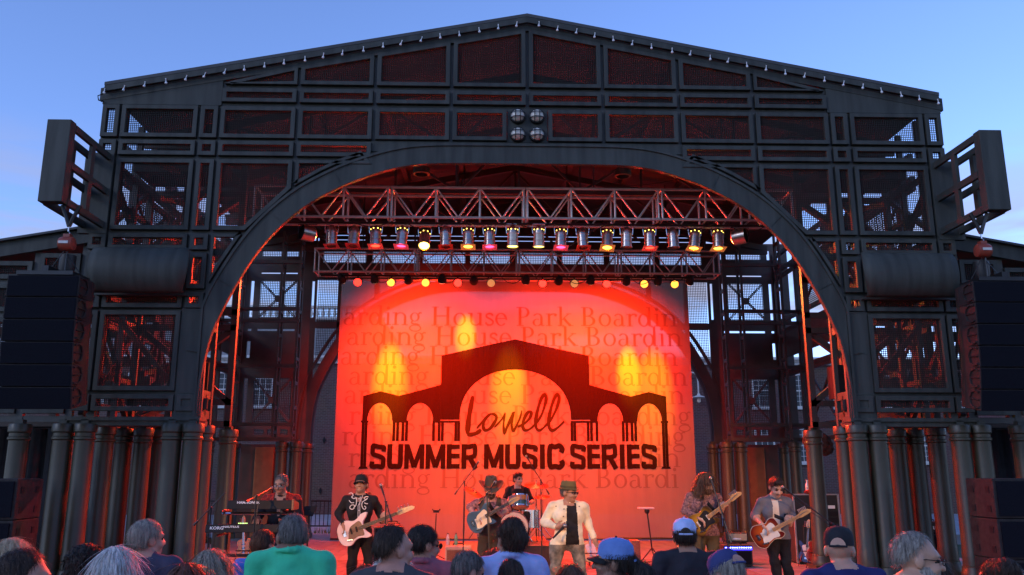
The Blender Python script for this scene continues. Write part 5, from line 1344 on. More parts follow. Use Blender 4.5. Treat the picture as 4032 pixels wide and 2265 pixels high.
# ------------------------------------------------------------------ instruments and stage gear
A1 = lambda x, y, p: px(750 + x/3.112, 1800 + y/3.112, p)
A2 = lambda x, y, p: px(1280 + x/3.112, 1800 + y/3.112, p)
A3 = lambda x, y, p: px(1750 + x/3.112, 1800 + y/3.112, p)
A4 = lambda x, y, p: px(2080 + x/3.112, 1800 + y/3.112, p)
A5 = lambda x, y, p: px(2550 + x/2.983, 1780 + y/2.983, p)
A6 = lambda x, y, p: px(3050 + x/2.623, 1780 + y/2.623, p)
A7 = lambda x, y, p: px(x/3.389, 1850 + y/3.389, p)
OUT = dict(
 strat=[(-.20, 0), (-.185, .09), (-.12, .155), (-.04, .15), (.03, .118), (.09, .125), (.16, .165), (.235, .158), (.205, .11), (.155, .06), (.148, .0), (.155, -.05), (.19, -.10), (.205, -.14), (.15, -.145), (.07, -.118), (0, -.125), (-.07, -.165), (-.15, -.14), (-.19, -.08)],
 tele=[(-.20, 0), (-.185, .1), (-.11, .16), (0, .132), (.06, .122), (.13, .152), (.19, .13), (.205, .06), (.2, .028), (.15, .02), (.15, -.04), (.2, -.07), (.215, -.115), (.16, -.14), (.08, -.115), (0, -.13), (-.1, -.165), (-.18, -.11)],
 lp=[(-.22, 0), (-.2, .11), (-.12, .165), (-.02, .14), (.05, .118), (.12, .14), (.18, .12), (.2, .05), (.19, .025), (.14, .02), (.14, -.03), (.165, -.06), (.215, -.085), (.2, -.125), (.14, -.14), (.05, -.118), (-.02, -.14), (-.12, -.165), (-.2, -.11)])
OUT['bass'] = [(x*1.14, y*1.1) for x, y in OUT['strat']]
def sunburst(name, inner, outer, ctr):
    m = bpy.data.materials.new(name); m.use_nodes = True; n = m.node_tree.nodes; l = m.node_tree.links; b = n['Principled BSDF']; b.inputs['Roughness'].default_value = .18; b.inputs['Coat Weight'].default_value = .6
    t = n.new('ShaderNodeTexCoord'); s = n.new('ShaderNodeVectorMath'); s.operation = 'SUBTRACT'; s.inputs[1].default_value = ctr; ln = n.new('ShaderNodeVectorMath'); ln.operation = 'LENGTH'
    l.new(t.outputs['Object'], s.inputs[0]); l.new(s.outputs[0], ln.inputs[0]); r = n.new('ShaderNodeMapRange'); r.inputs[1].default_value = .07; r.inputs[2].default_value = .185; l.new(ln.outputs['Value'], r.inputs[0])
    mx = n.new('ShaderNodeMix'); mx.data_type = 'RGBA'; mx.inputs[6].default_value = (*inner, 1); mx.inputs[7].default_value = (*outer, 1); l.new(r.outputs[0], mx.inputs[0]); l.new(mx.outputs[2], b.inputs['Base Color']); return m
M_MAPLE = mat('maple neck', (.55, .32, .13), .3, var=.15, scale=20, stretch=(1, 1, 4), coat=.3)
M_ROSE = mat('rosewood board', (.05, .025, .015), .45)
def guitar(label, c, hd, nrm, style, body, guard, headm=None, board=None, strap=None, parent_pts=None, scale=.94, bind=None):
    c, hd = Vector(c), Vector(hd); u = (hd - c).normalized(); w = Vector(nrm); w = (w - u*w.dot(u)).normalized(); v = w.cross(u)
    if v.z < 0 and abs(u.z) < .8: v = -v
    g = thing('electric_guitar' if style != 'bass' else 'bass_guitar', label, 'guitar' if style != 'bass' else 'bass guitar', c)
    sc_ = scale; X = lambda a, b_, d=0: tuple(c + u*a*sc_ + v*b_*sc_ + w*d*sc_)
    ol = [tuple(p) for p in crom([Vector(p) for p in OUT[style]], 4, True)]
    def slab(poly, d0, d1, name, m, par, bev=0):
        n = len(poly); q = MB(); q.add([X(a, b_, d0) for a, b_ in poly] + [X(a, b_, d1) for a, b_ in poly], [tuple(range(n)), tuple(range(2*n-1, n-1, -1))] + [(i, i+n, (i+1) % n + n, (i+1) % n) for i in range(n)]); return q.build(name, m, par, bevel=bev)
    bo = slab(ol, -.022, .022, 'body', body, g, .006 * sc_)
    if bind: q = MB(); q.path([X(a, b_, .018) for a, b_ in ol + ol[:1]], .004, 4); q.build('binding', bind, bo)
    L_ = (.68, .93) if style == 'bass' else (.50, .67)
    q = MB(); n0 = .10; vs = []
    for a, hw in ((n0, .028), (L_[0], .021)): vs += [X(a, -hw, .018), X(a, hw, .018), X(a, hw, .032), X(a, -hw, .032)]
    q.add(vs, [(0,1,2,3),(4,7,6,5),(0,4,5,1),(1,5,6,2),(2,6,7,3),(3,7,4,0)]); nk = q.build('neck', headm or M_MAPLE, g)
    q = MB(); vs = []
    for a, hw in ((n0, .026), (L_[0], .0205)): vs += [X(a, -hw, .0325), X(a, hw, .0325), X(a, hw, .036), X(a, -hw, .036)]
    q.add(vs, [(0,1,2,3),(4,7,6,5),(0,4,5,1),(1,5,6,2),(2,6,7,3),(3,7,4,0)]); q.build('fingerboard', board or M_ROSE, nk)
    q = MB()
    for i in range(1, 16):
        a = L_[0] - (L_[0] + .02) * (1 - .944 ** i) if False else L_[0] - (L_[0] - n0) * i / 16; q.bar(X(a, -.022, .0365), X(a, .022, .0365), .002)
    q.build('frets', M_CHR, nk)
    hs = [(L_[0] - .01, -.02), (L_[0] + .03, -.032), (L_[1], -.025), (L_[1] + .015, .0), (L_[1] - .02, .03), (L_[0] + .06, .045), (L_[0] + .02, .03), (L_[0] - .01, .02)]
    slab(hs, .008, .024, 'headstock', headm or M_MAPLE, g)
    q = MB(); nt = 4 if style == 'bass' else 6
    for i in range(nt):
        a = L_[0] + .03 + i * (L_[1] - L_[0] - .05) / nt; q.tube(X(a, .03, .016), X(a, .065, .016), .006, n=6); q.ball(X(a, .072, .016), .012 * sc_, 6); q.tube(X(a, .012, .024), X(a, .012, .036), .006, n=6)
    q.build('tuning_pegs', M_CAN, g)
    if guard is not None:
        gp = [(-.09, -.11), (-.02, -.115), (.06, -.10), (.145, -.11), (.15, -.03), (.15, .05), (.12, .10), (.05, .085), (-.02, .06), (-.06, .0)] if style != 'lp' else [(0, -.03), (.13, -.03), (.12, -.09), (.02, -.11)]
        slab([tuple(p) for p in crom([Vector(p) for p in gp], 3, True)], .0225, .0255, 'pickguard', guard, bo)
    for a in ((-.02, .06) if style == 'bass' else (-.06, .02, .1)):
        q = MB(); vs = [X(a - .011, -.04, .024), X(a + .011, -.035, .024), X(a + .011, .04, .024), X(a - .011, .035, .024), X(a - .011, -.04, .034), X(a + .011, -.035, .034), X(a + .011, .04, .034), X(a - .011, .035, .034)]
        q.add(vs, [(0,3,2,1),(4,5,6,7),(0,1,5,4),(1,2,6,5),(2,3,7,6),(3,0,4,7)]); q.build('pickup', M_BLACK if style in ('bass', 'lp') else M_WHITE, bo)
    q = MB(); a = -.12; vs = [X(a - .02, -.042, .022), X(a + .02, -.042, .022), X(a + .02, .042, .022), X(a - .02, .042, .022), X(a - .02, -.042, .036), X(a + .02, -.042, .036), X(a + .02, .042, .036), X(a - .02, .042, .036)]
    q.add(vs, [(0,3,2,1),(4,5,6,7),(0,1,5,4),(1,2,6,5),(2,3,7,6),(3,0,4,7)]); q.build('bridge', M_CHR, bo)
    q = MB()
    for i in range(3): q.lathe([(.013, .022), (.012, .034), (.0, .035)], X(-.1 + i*.028, -.105 - .006*i, 0), w, 8)
    q.build('knobs', M_CHR, bo)
    q = MB()
    for i in range(nt): b_ = -.018 + .036 * i / (nt - 1); q.path([X(-.12, b_, .038), X(L_[0], b_ * .8, .039), X(L_[0] + .05 + .02*i, .012, .036)], .0012, 3)
    q.build('strings', M_CHR, g)
    if strap:
        pts = crom([X(-.2*(1.14 if style == 'bass' else 1), .02, -.01)] + [tuple(p) for p in strap] + [X(.22, .15, -.01)], 6); q = MB()
        n = len(pts); vs = []
        for i, p in enumerate(pts):
            d = (pts[min(i+1, n-1)] - pts[max(i-1, 0)]).normalized(); sd_ = d.cross(Vector((0, -1, .3))).normalized() * .024; vs += [p - sd_, p + sd_]
        q.add(vs, [(2*i, 2*i+1, 2*i+3, 2*i+2) for i in range(n-1)]); o = q.build('strap', M_BLACK, g, True); sm = o.modifiers.new('s', 'SOLIDIFY'); sm.thickness = .005
    return g
def mic_stand(label, base, joint, tip, mic=True, legs=.3, round_base=False, pole_only=False):
    base, joint, tip = Vector(base), Vector(joint), Vector(tip)
    t = thing('microphone_stand', label, 'microphone stand', base)
    q = MB(); q.tube(base + Vector((0, 0, .02)), joint, .012, .010, n=8); q.build('pole', M_BLKM, t, True)
    q = MB()
    if round_base: q.lathe([(.14, 0), (.14, .015), (.03, .03)], base, n=18)
    else:
        for a in (20, 140, 260): q.tube(base + Vector((0, 0, .16)), base + Vector((legs*math.cos(R(a)), legs*math.sin(R(a)), .012)), .009, n=6)
        q.tube(base + Vector((0, 0, .1)), base + Vector((0, 0, .22)), .018, n=8)
    q.build('tripod', M_BLKM, t)
    if pole_only: return t
    d = (tip - joint).normalized(); q = MB(); q.tube(joint - d*.22, tip, .008, n=6); q.ball(joint, .02, 8); q.tube(joint - d*.22, joint - d*.30, .015, n=6); q.build('boom', M_BLKM, t)
    if mic:
        q = MB(); q.lathe([(.011, -.14), (.014, -.05), (.017, .0)], tip, d, 10); m = q.build('microphone', M_BLKM, t, True)
        q = MB(); q.ball(tip + d*.02, .024, 10); q.build('mic_grille', mat('microphone wire ball', (.32, .3, .28), .35, .9, var=.3, scale=80), m, True)
    q = MB(); q.path(crom([tip - d*.13, tip - d*.2 + Vector((.03, 0, -.08)), joint + Vector((.03, 0, -.1)), base.lerp(joint, .5) + Vector((.015, 0, 0)), base + Vector((.02, 0, .1)), base + Vector((.2, .1, .015))], 4), .004, 4); q.build('cable', M_CAB, t)
    return t
def floor_at(x, y): return (x, y, .0)

# keyboards
KB = thing('keyboard_stand', 'black two tier keyboard stand holding the two keyboards', 'keyboard stand', (-3.62, -2.95, 0))
q = MB()
for x in (-4.0, -3.25):
    q.tube((x, -2.75, .02), (x, -2.75, 1.3), .02, n=8); q.tube((x, -3.25, .02), (x, -2.45, .02), .02, n=8)
    for z in (1.02, 1.30): q.tube((x, -2.72, z), (x, -3.18 if z < 1.1 else -3.05, z), .016, n=8)
q.tube((-4.0, -2.75, .75), (-3.25, -2.75, .75), .02, n=8); q.build('frame', M_BLKM, KB)
q = MB(); q.tube((-4.02, -2.93, 1.275), (-3.2, -2.93, 1.275), .017, n=8); q.build('upper_rail', M_CHR, KB, True)
def text_mesh(name, body, m, parent, loc, size, rot=(R(90), 0, 0), sx=1.):
    cu = bpy.data.curves.new(name, 'FONT'); cu.body = body; cu.size = size; cu.extrude = .0006; cu.offset = size * .02; cu.resolution_u = 2
    o = bpy.data.objects.new('tmp', cu); COL.objects.link(o); bpy.context.view_layer.update()
    me = bpy.data.meshes.new_from_object(o.evaluated_get(bpy.context.evaluated_depsgraph_get())); bpy.data.objects.remove(o)
    me.materials.clear(); me.materials.append(m); r = link(name, me, parent); r.location = Vector(loc) - org(parent); r.rotation_euler = rot; r.scale.x = sx; return r
M_KEYW = mat('white keys', (.75, .74, .7), .3, var=.03); M_LETT = mat('white lettering', (.8, .8, .8), .5, var=.03); M_WOOD = mat('reddish wood', (.22, .09, .04), .45, var=.3, scale=18, stretch=(1, 1, 6))
def keyboard(label, x0, x1, yf, z0, z1, dep, tiltv, txts, wood):
    k = thing('keyboard', label, 'keyboard', ((x0+x1)/2, yf, z0)); q = MB(); sl = tiltv
    q.add([(x0, yf, z0), (x1, yf, z0), (x1, yf + dep, z0), (x0, yf + dep, z0), (x0, yf + .02, z1), (x1, yf + .02, z1), (x1, yf + dep, z0 + .05), (x0, yf + dep, z0 + .05)], [(0,3,2,1),(4,5,6,7),(0,1,5,4),(1,2,6,5),(2,3,7,6),(3,0,4,7)]); q.build('case', M_BLACK, k, bevel=.006)
    q = MB()
    for i in range(28): w_ = (x1 - x0 - .1) / 28; q.box(x0 + .05 + i*w_, x0 + .05 + (i+1)*w_ - .002, yf + dep - .13, yf + dep - .01, z0 + .052, z0 + .072)
    q.build('white_keys', M_KEYW, k)
    q = MB()
    for i in range(28):
        if i % 7 in (0, 1, 3, 4, 5): w_ = (x1 - x0 - .1) / 28; q.box(x0 + .05 + (i+.72)*w_, x0 + .05 + (i+1.28)*w_, yf + dep - .13, yf + dep - .05, z0 + .073, z0 + .084)
    q.build('black_keys', M_BLACK, k)
    for tx, xx, zz, sz, sx_ in txts: text_mesh('lettering', tx, M_LETT, k, (xx, yf - .004 + .02 * (zz - z0) / (z1 - z0), zz), sz, (R(90 - 10), 0, 0), sx_)
    if wood:
        for x in (x1,): q = MB(); q.prism([(yf - .01, z0 - .01), (yf + dep, z0 - .01), (yf + dep, z0 + .07), (yf, z1 + .01)], x + .002, x + .028, lambda a, b_, c_: (b_, a, c_)); q.build('end_cheek', M_WOOD, k, bevel=.004)
    return k
p0, p1 = A1(450, 530, -3.05), A1(1235, 640, -3.05)
K1 = keyboard('short black organ keyboard with wooden end cheek on the upper tier', p0.x, p1.x, -3.05, p1.z, p0.z, .3, 0, [('HAMMOND', A1(562, 575, -3.06).x, A1(0, 572, -3.05).z, .042, 1.15), ('SK', A1(800, 575, -3.06).x, A1(0, 572, -3.05).z, .036, 1.1)], True)
p0, p1 = A1(182, 828, -3.2), A1(1080, 925, -3.2)
K2 = keyboard('long black synthesizer keyboard on the lower tier', p0.x, p1.x, -3.2, p1.z, p0.z, .34, 0, [('KORG', A1(232, 885, -3.2).x, A1(0, 888, -3.2).z, .05, 1.2), ('NAUTILUS', A1(398, 870, -3.2).x, A1(0, 868, -3.2).z, .033, 1.25)], False)
q = MB(); M_PURP = lens_mat((.55, .1, 1), 4)
for a in (700, 725, 745, 870, 895, 920, 945, 965): p = A1(a, 690, -2.9); q.box(p.x - .008, p.x + .008, -2.9, -2.89, p.z - .008, p.z + .008)
q.build('status_lights', M_PURP, K1)
q = MB(); M_GRN = lens_mat((.6, 1, .3), 2)
for a in (590, 610, 630, 650, 670, 690): p = A1(a, 812, -3.0); q.box(p.x - .006, p.x + .006, -3.0, -2.99, p.z - .005, p.z + .005)
q.build('button_lights', M_GRN, K2)
# music stand beside the keyboards
t = thing('music_stand', 'black music stand with sheet beside the keyboards', 'music stand', (A1(1450, 0, -2.3).x, -2.3, 0)); c = A1(1445, 655, -2.3)
q = MB(); q.add([(c.x - .10, -2.3, c.z - .06), (c.x + .06, -2.3, c.z - .07), (c.x + .10, -2.22, c.z + .06), (c.x - .08, -2.22, c.z + .05)], [(0, 1, 2, 3)]); o = q.build('desk', M_BLACK, t); o.modifiers.new('s', 'SOLIDIFY').thickness = .01
q = MB(); q.tube((c.x, -2.26, .1), (c.x, -2.26, c.z), .011, n=8)
for a in (30, 150, 270): q.tube((c.x, -2.26, .18), (c.x + .25*math.cos(R(a)), -2.26 + .25*math.sin(R(a)), .012), .008, n=6)
q.build('stand', M_BLKM, t)
p = A1(250, 620, -2.7); mic_stand('boom stand slanting up beside the organ keyboard, no microphone', (p.x, -2.7, 0), p, A1(430, 435, -2.7), mic=False)
p = A1(805, 480, -3.3); mic_stand('boom microphone reaching across the keyboards to the keyboard player', (p.x, -3.3, 0), p, A1(985, 385, -2.85))

# microphone stands of the band
p = A2(750, 545, -2.75); mic_stand('microphone stand in front of the bass player', (A2(785, 0, -2.75).x, -2.75, 0), A2(745, 545, -2.75), A2(690, 360, -2.62))
mic_stand('straight microphone stand in front of the cowboy hat guitarist', (A3(590, 0, -2.5).x, -2.5, 0), A3(520, 450, -2.45), A3(612, 318, -2.2), round_base=True)
mic_stand('overhead boom stand left of the drums reaching above the cymbal', floor_at(A3(240, 0, 2.0).x, 2.0), A3(245, 295, 2.0), A3(410, 70, 2.0))
mic_stand('tall overhead boom stand over the drum kit slanting down to its pole', (A3(1185, 0, 2.1).x, 2.1, 0), A3(1180, 285, 2.1), A3(1010, 0, 2.1))
mic_stand('microphone stand in front of the long haired guitarist', (A5(965, 0, -2.9).x, -2.9, 0), A5(895, 790, -2.85), A5(745, 325, -2.7))
mic_stand('boom microphone reaching to the guitarist in the grey shirt', (A6(610, 0, -2.8).x, -2.8, 0), A6(600, 745, -2.8), A5(1600, 425, -2.95))
mic_stand('short bare pole stand between bass player and brown amplifier', (A2(1362, 0, 3.8).x, 3.8, 0), A2(1362, 690, 3.8), A2(1362, 665, 3.8), pole_only=True)
q = MB(); c = A2(1362, 668, 3.8); q.box(c.x - .06, c.x + .06, 3.76, 3.84, c.z - .02, c.z + .03); q.path([c + Vector((-.06, 0, .02)), c + Vector((-.08, 0, .05))], .012, 5); q.path([c + Vector((.06, 0, .02)), c + Vector((.08, 0, .05))], .012, 5); q.build('clamp_head', M_BLKM, bpy.data.objects[[o.name for o in bpy.data.objects if o.get('label', '').startswith('short bare pole')][0]])
# tablet on a stand
t = thing('tablet_stand', 'tripod stand with a flat tablet tray beside the singer', 'tablet stand', (A4(1480, 0, 2.8).x, 2.8, 0)); c = A4(1440, 622, 2.8)
q = MB(); q.box(c.x - .15, c.x + .15, 2.7, 2.9, c.z - .02, c.z + .01); q.build('tray', mat('pale tablet case', (.5, .42, .4), .4), t, bevel=.005)
q = MB(); q.tube((A4(1480, 0, 2.8).x, 2.8, .3), (c.x + .02, 2.8, c.z - .03), .014, n=8); b0 = A4(1480, 0, 2.8).x
for a in (30, 150, 270): q.tube((b0, 2.8, .35), (b0 + .3*math.cos(R(a)), 2.8 + .3*math.sin(R(a)), .012), .011, n=6)
q.lathe([(.03, 0), (.05, .04), (.05, .08)], (c.x + .02, 2.8, c.z - .11), n=10); q.build('tripod', M_BLKM, t)

# amplifiers
M_TOLEX = mat('black tolex', (.02, .02, .02), .6, var=.3, scale=60, bump=.3, bscale=150); M_TWEED = mat('tan grille cloth', (.17, .085, .04), .8, var=.25, scale=70); M_CREAM = mat('cream tolex', (.48, .36, .22), .6, var=.15)
def amp(name, label, cat, x0, x1, y, z0, z1, dep, case, grille, panel=None, logo=None, gfrac=.75, knobs=6):
    t = thing(name, label, cat, ((x0+x1)/2, y, z0)); q = MB(); q.box(x0, x1, y, y + dep, z0 + .015, z1); q.build('cabinet', case, t, bevel=.015)
    q = MB(); q.box(x0 + .035, x1 - .035, y - .012, y - .002, z0 + .05, z0 + (z1 - z0) * gfrac); q.build('grille_cloth', grille, t)
    if panel:
        q = MB(); q.box(x0 + .035, x1 - .035, y - .014, y - .002, z0 + (z1 - z0) * (gfrac + .03), z1 - .025); po = q.build('control_panel', panel, t)
        q = MB(); zz = (z0 + (z1 - z0) * (gfrac + .03) + z1 - .025) / 2
        for i in range(knobs): xx = x0 + .08 + (x1 - x0 - .16) * i / max(1, knobs - 1); q.lathe([(.014, .014), (.012, .03)], (xx, y, zz), (0, -1, 0), 8)
        q.build('knobs', M_BLKM, po)
    q = MB(); q.path([((x0+x1)/2 - .1, y + dep/2, z1), ((x0+x1)/2 - .09, y + dep/2, z1 + .03), ((x0+x1)/2 + .09, y + dep/2, z1 + .03), ((x0+x1)/2 + .1, y + dep/2, z1)], .012, 5); q.build('handle', M_BLACK, t)
    for xx in (x0 + .06, x1 - .06): q = MB(); q.box(xx - .03, xx + .03, y + .04, y + dep - .04, z0, z0 + .018); q.build('foot', M_BLACK, t)
    return t
a, b_ = A3(8, 1090, 2.2), A3(325, 1396, 2.2)
ba = amp('guitar_amplifier', 'cream and brown combo amplifier with bottles on top beside the drums', 'amplifier', a.x, b_.x, 2.2, 0, a.z, .28, M_CREAM, M_TWEED, M_CREAM, gfrac=.83, knobs=0)
a2_, b2_ = A2(600, 862, 3.4), A2(930, 1270, 3.4)
amp('bass_cabinet', 'tall black bass cabinet behind the bass player', 'amplifier', a2_.x, b2_.x, 3.4, 0, a2_.z, .4, M_TOLEX, M_GRL, gfrac=.95)
a = A2(735, 812, 3.4); b_ = A2(900, 858, 3.4)
bh = amp('bass_amplifier', 'small amplifier head with blue light on the bass cabinet', 'amplifier', a.x, b_.x, 3.4, a2_.z + .004, a.z, .3, M_TOLEX, M_BLKM, gfrac=.85)
q = MB(); c = A2(860, 835, 3.38); q.ball(c, .016, 8); q.build('pilot_light', lens_mat((.5, .6, 1), 20), bh)
# right backline: road case, amp with cream panel, blue lit amp
a, b_ = A5(778, 948, 3.3), A5(1190, 1330, 3.3)
amp('amplifier_case', 'black speaker cabinet under the cream fronted amplifier head', 'amplifier', a.x, b_.x, 3.3, 0, A5(0, 1075, 3.3).z, .4, M_TOLEX, M_GRL, gfrac=.95)
a2_, b2_ = A5(930, 950, 3.3), A5(1188, 1075, 3.3)
am = amp('guitar_amplifier', 'amplifier head with cream front panel between the two guitarists', 'amplifier', a2_.x, b2_.x, 3.3, A5(0, 1075, 3.3).z + .004, a2_.z, .25, M_TOLEX, M_CREAM, gfrac=.92)
q = MB(); c = A5(1050, 1022, 3.28); q.prism([(c.x - .09, c.z), (c.x - .05, c.z + .022), (c.x + .08, c.z + .01), (c.x + .09, c.z - .008), (c.x - .06, c.z - .012)], 3.283, 3.287); q.build('logo_plate', M_LETT, am)
a, b_ = A5(890, 1095, 2.7), A5(1240, 1300, 2.7)
bl_ = amp('blue_lit_amplifier', 'black amplifier with glowing blue strip in front of the cream fronted head', 'amplifier', a.x, b_.x, 2.7, 0, a.z, .3, M_TOLEX, M_GRL, gfrac=.72)
q = MB(); p0, p1 = A5(905, 1118, 2.68), A5(1225, 1150, 2.68); q.box(p0.x, p1.x, 2.672, 2.684, p1.z, p0.z); q.build('blue_strip', lens_mat((.03, .03, 1), 7), bl_)
q = MB()
for i in range(12): x = p0.x + (p1.x - p0.x) * (i + .5) / 12; q.ball((x, 2.67, p0.z - .008), .008, 6)
q.build('blue_lamps', lens_mat((.35, .5, 1), 18), bl_)
# rack, cases and amp at the right between the columns
a, b_ = A6(190, 440, 3.2), A6(650, 440, 3.2)
rk = thing('equipment_rack', 'tall black rack case with pale aluminium edges behind the columns', 'rack case', ((a.x + b_.x)/2, 3.2, 0))
q = MB(); q.box(a.x, b_.x, 3.2, 3.9, .02, a.z); q.build('case', M_TOLEX, rk, bevel=.01)
q = MB()
for x in (a.x, A6(402, 0, 3.2).x, b_.x): q.box(x - .016, x + .016, 3.18, 3.21, .02, a.z + .01)
q.box(a.x, b_.x, 3.18, 3.21, a.z - .012, a.z + .012); q.build('edge_trim', M_ALU, rk)
q = MB(); p0 = A6(550, 552, 3.18); p1 = A6(623, 585, 3.18); q.box(p0.x, p1.x, 3.17, 3.182, p1.z, p0.z); q.build('name_card', M_LETT, rk)
q = MB()
for i in range(5): q.box(A6(420, 0, 3.2).x, b_.x - .03, 3.172, 3.19, a.z - .32 - .12*i - .09, a.z - .32 - .12*i); 
q.build('rack_units', M_BLKM, rk)
def bottle(label, x, y, z, h, col, cap=(.8, .1, .1), r=.033):
    t = thing('bottle', label, 'bottle', (x, y, z)); q = MB(); q.lathe([(r*.95, 0), (r, .01), (r, h*.3), (r*.93, h*.34), (r, h*.4), (r, h*.62), (r*.5, h*.84), (r*.38, h*.9)], (x, y, z), n=14); q.build('bottle_body', mat('bottle %.2f %.2f %.2f' % col, col, .12, var=.1, spec=.8), t, True)
    q = MB(); q.lathe([(r*.45, h*.9), (r*.45, h)], (x, y, z), n=10); q.build('cap', mat('cap %.1f %.1f %.1f' % cap, cap, .5), t)
p = A6(355, 440, 3.4); bottle('clear plastic bottle on the tall rack case', p.x, 3.45, a.z + .012, .27, (.55, .5, .48), (.7, .7, .7), .045)
p = A6(480, 440, 3.4); bottle('small amber bottle on the tall rack case', p.x, 3.45, a.z + .012, .17, (.6, .38, .12), (.8, .5, .2), .03)
p = A6(380, 440, 3.4); t = thing('red_cloth', 'crumpled red cloth on the tall rack case', 'cloth', (p.x, 3.4, a.z)); q = MB(); q.ball((p.x - .06, 3.4, a.z + .045), .075, 10, (1.3, 1, .6)); q.ball((p.x + .08, 3.42, a.z + .06), .085, 10, (1.1, 1, .75)); q.build('folds', cloth('red rag', (.25, .02, .02)), t, True)
p = A3(40, 1085, 2.3); zt = A3(0, 1090, 2.2).z; bottle('clear bottle with dark cap on the cream amplifier', p.x, 2.32, zt + .004, .22, (.5, .42, .38), (.05, .05, .05)); p = A3(140, 1085, 2.3); bottle('green bottle with dark cap on the cream amplifier', p.x, 2.32, zt + .004, .22, (.12, .35, .18), (.03, .05, .03))
for i, (x, y, h) in enumerate(((1580, 700, .9), (1715, 860, .7))): pass
a, b_ = A6(1520, 850, 2.6), A6(1760, 1250, 2.6)
amp('speaker_cabinet', 'dark red lit speaker cabinet between the columns near the subwoofers', 'amplifier', a.x, b_.x, 2.6, 0, a.z, .35, M_TOLEX, M_GRL, gfrac=.96)
a2_, b2_ = A6(1555, 720, 2.6), A6(1715, 848, 2.6)
ah = amp('guitar_amplifier', 'small amplifier head with lettering on the cabinet near the subwoofers', 'amplifier', a2_.x, b2_.x, 2.6, a.z + .004, a2_.z, .25, M_TOLEX, M_BLKM, gfrac=.9)
q = MB(); c = A6(1620, 800, 2.58)
for i in range(4): x = c.x + .038*i; q.prism([(x, c.z), (x + .022, c.z - .004), (x + .014, c.z + .06), (x - .006, c.z + .062)], 2.572, 2.58)
q.build('vent_slots', M_LETT, ah)
a, b_ = A6(1250, 660, 3.5), A6(1485, 660, 3.5)
t = thing('mixer_rack', 'low dark mixer rack with cables between the columns', 'rack', ((a.x+b_.x)/2, 3.5, 0)); q = MB(); q.box(a.x - .5, b_.x, 3.5, 4.0, .02, a.z - .06); q.build('case', M_TOLEX, t, bevel=.01); q = MB(); q.box(a.x - .3, b_.x - .05, 3.55, 3.95, a.z - .056, a.z); q.build('mixer', M_BLKM, t, bevel=.01)
q = MB(); q.path(crom([(a.x + .05, 3.45, a.z + .02), (a.x + .2, 3.44, a.z - .05), (a.x + .22, 3.44, a.z - .3), (a.x + .15, 3.44, a.z - .45)], 4), .012, 5); q.build('yellow_cable', mat('yellow cable', (.45, .25, .06), .5), t, True)
p = A6(1060, 690, 3.45); q = MB(); q.box(p.x - .08, p.x + .08, 3.48, 3.495, p.z - .05, p.z + .04); q.build('pink_display', lens_mat((1, .2, .6), 1.2), t)
# brown road case by the singer, box in front of the drums
a, b_ = A4(1262, 1022, 2.3), A4(1382, 1380, 2.3); t = thing('wooden_cajon', 'upright red brown wooden box behind the woman in the blue cap', 'box', ((a.x+b_.x)/2, 2.3, 0)); q = MB(); q.box(a.x, b_.x, 2.3, 2.6, .01, a.z); q.build('box', M_WOOD, t, bevel=.012); q = MB(); q.lathe([(.05, 0), (.05, .01)], ((a.x+b_.x)/2, 2.298, .14), (0, -1, 0), 14); q.build('sound_hole', M_CREAM, t)
# lattice trunk and slanted monitor at right
a = A6(790, 790, 2.0); b_ = A6(1110, 1240, 2.0); t = thing('wire_trolley', 'dark trolley with crossed mesh sides behind the columns', 'trolley', ((a.x+b_.x)/2, 2.0, 0)); q = MB(); q.box(a.x, b_.x, 2.0, 2.05, a.z - .02, a.z + .02); q.box(a.x, b_.x, 2.0, 2.05, .03, .07); q.box(a.x, a.x + .04, 2.0, 2.05, .03, a.z); q.box(b_.x - .04, b_.x, 2.0, 2.05, .03, a.z); q.build('frame', M_BLKM, t); q = MB()
for i in range(14): x = a.x + (b_.x - a.x) * i / 14; q.bar((x, 2.02, .05), (min(b_.x, x + .28), 2.02, min(a.z, .05 + .6)), .02); q.bar((x, 2.03, min(a.z, .65)), (min(b_.x, x + .28), 2.03, .05), .02)
q.build('lattice', M_WOOD, t)

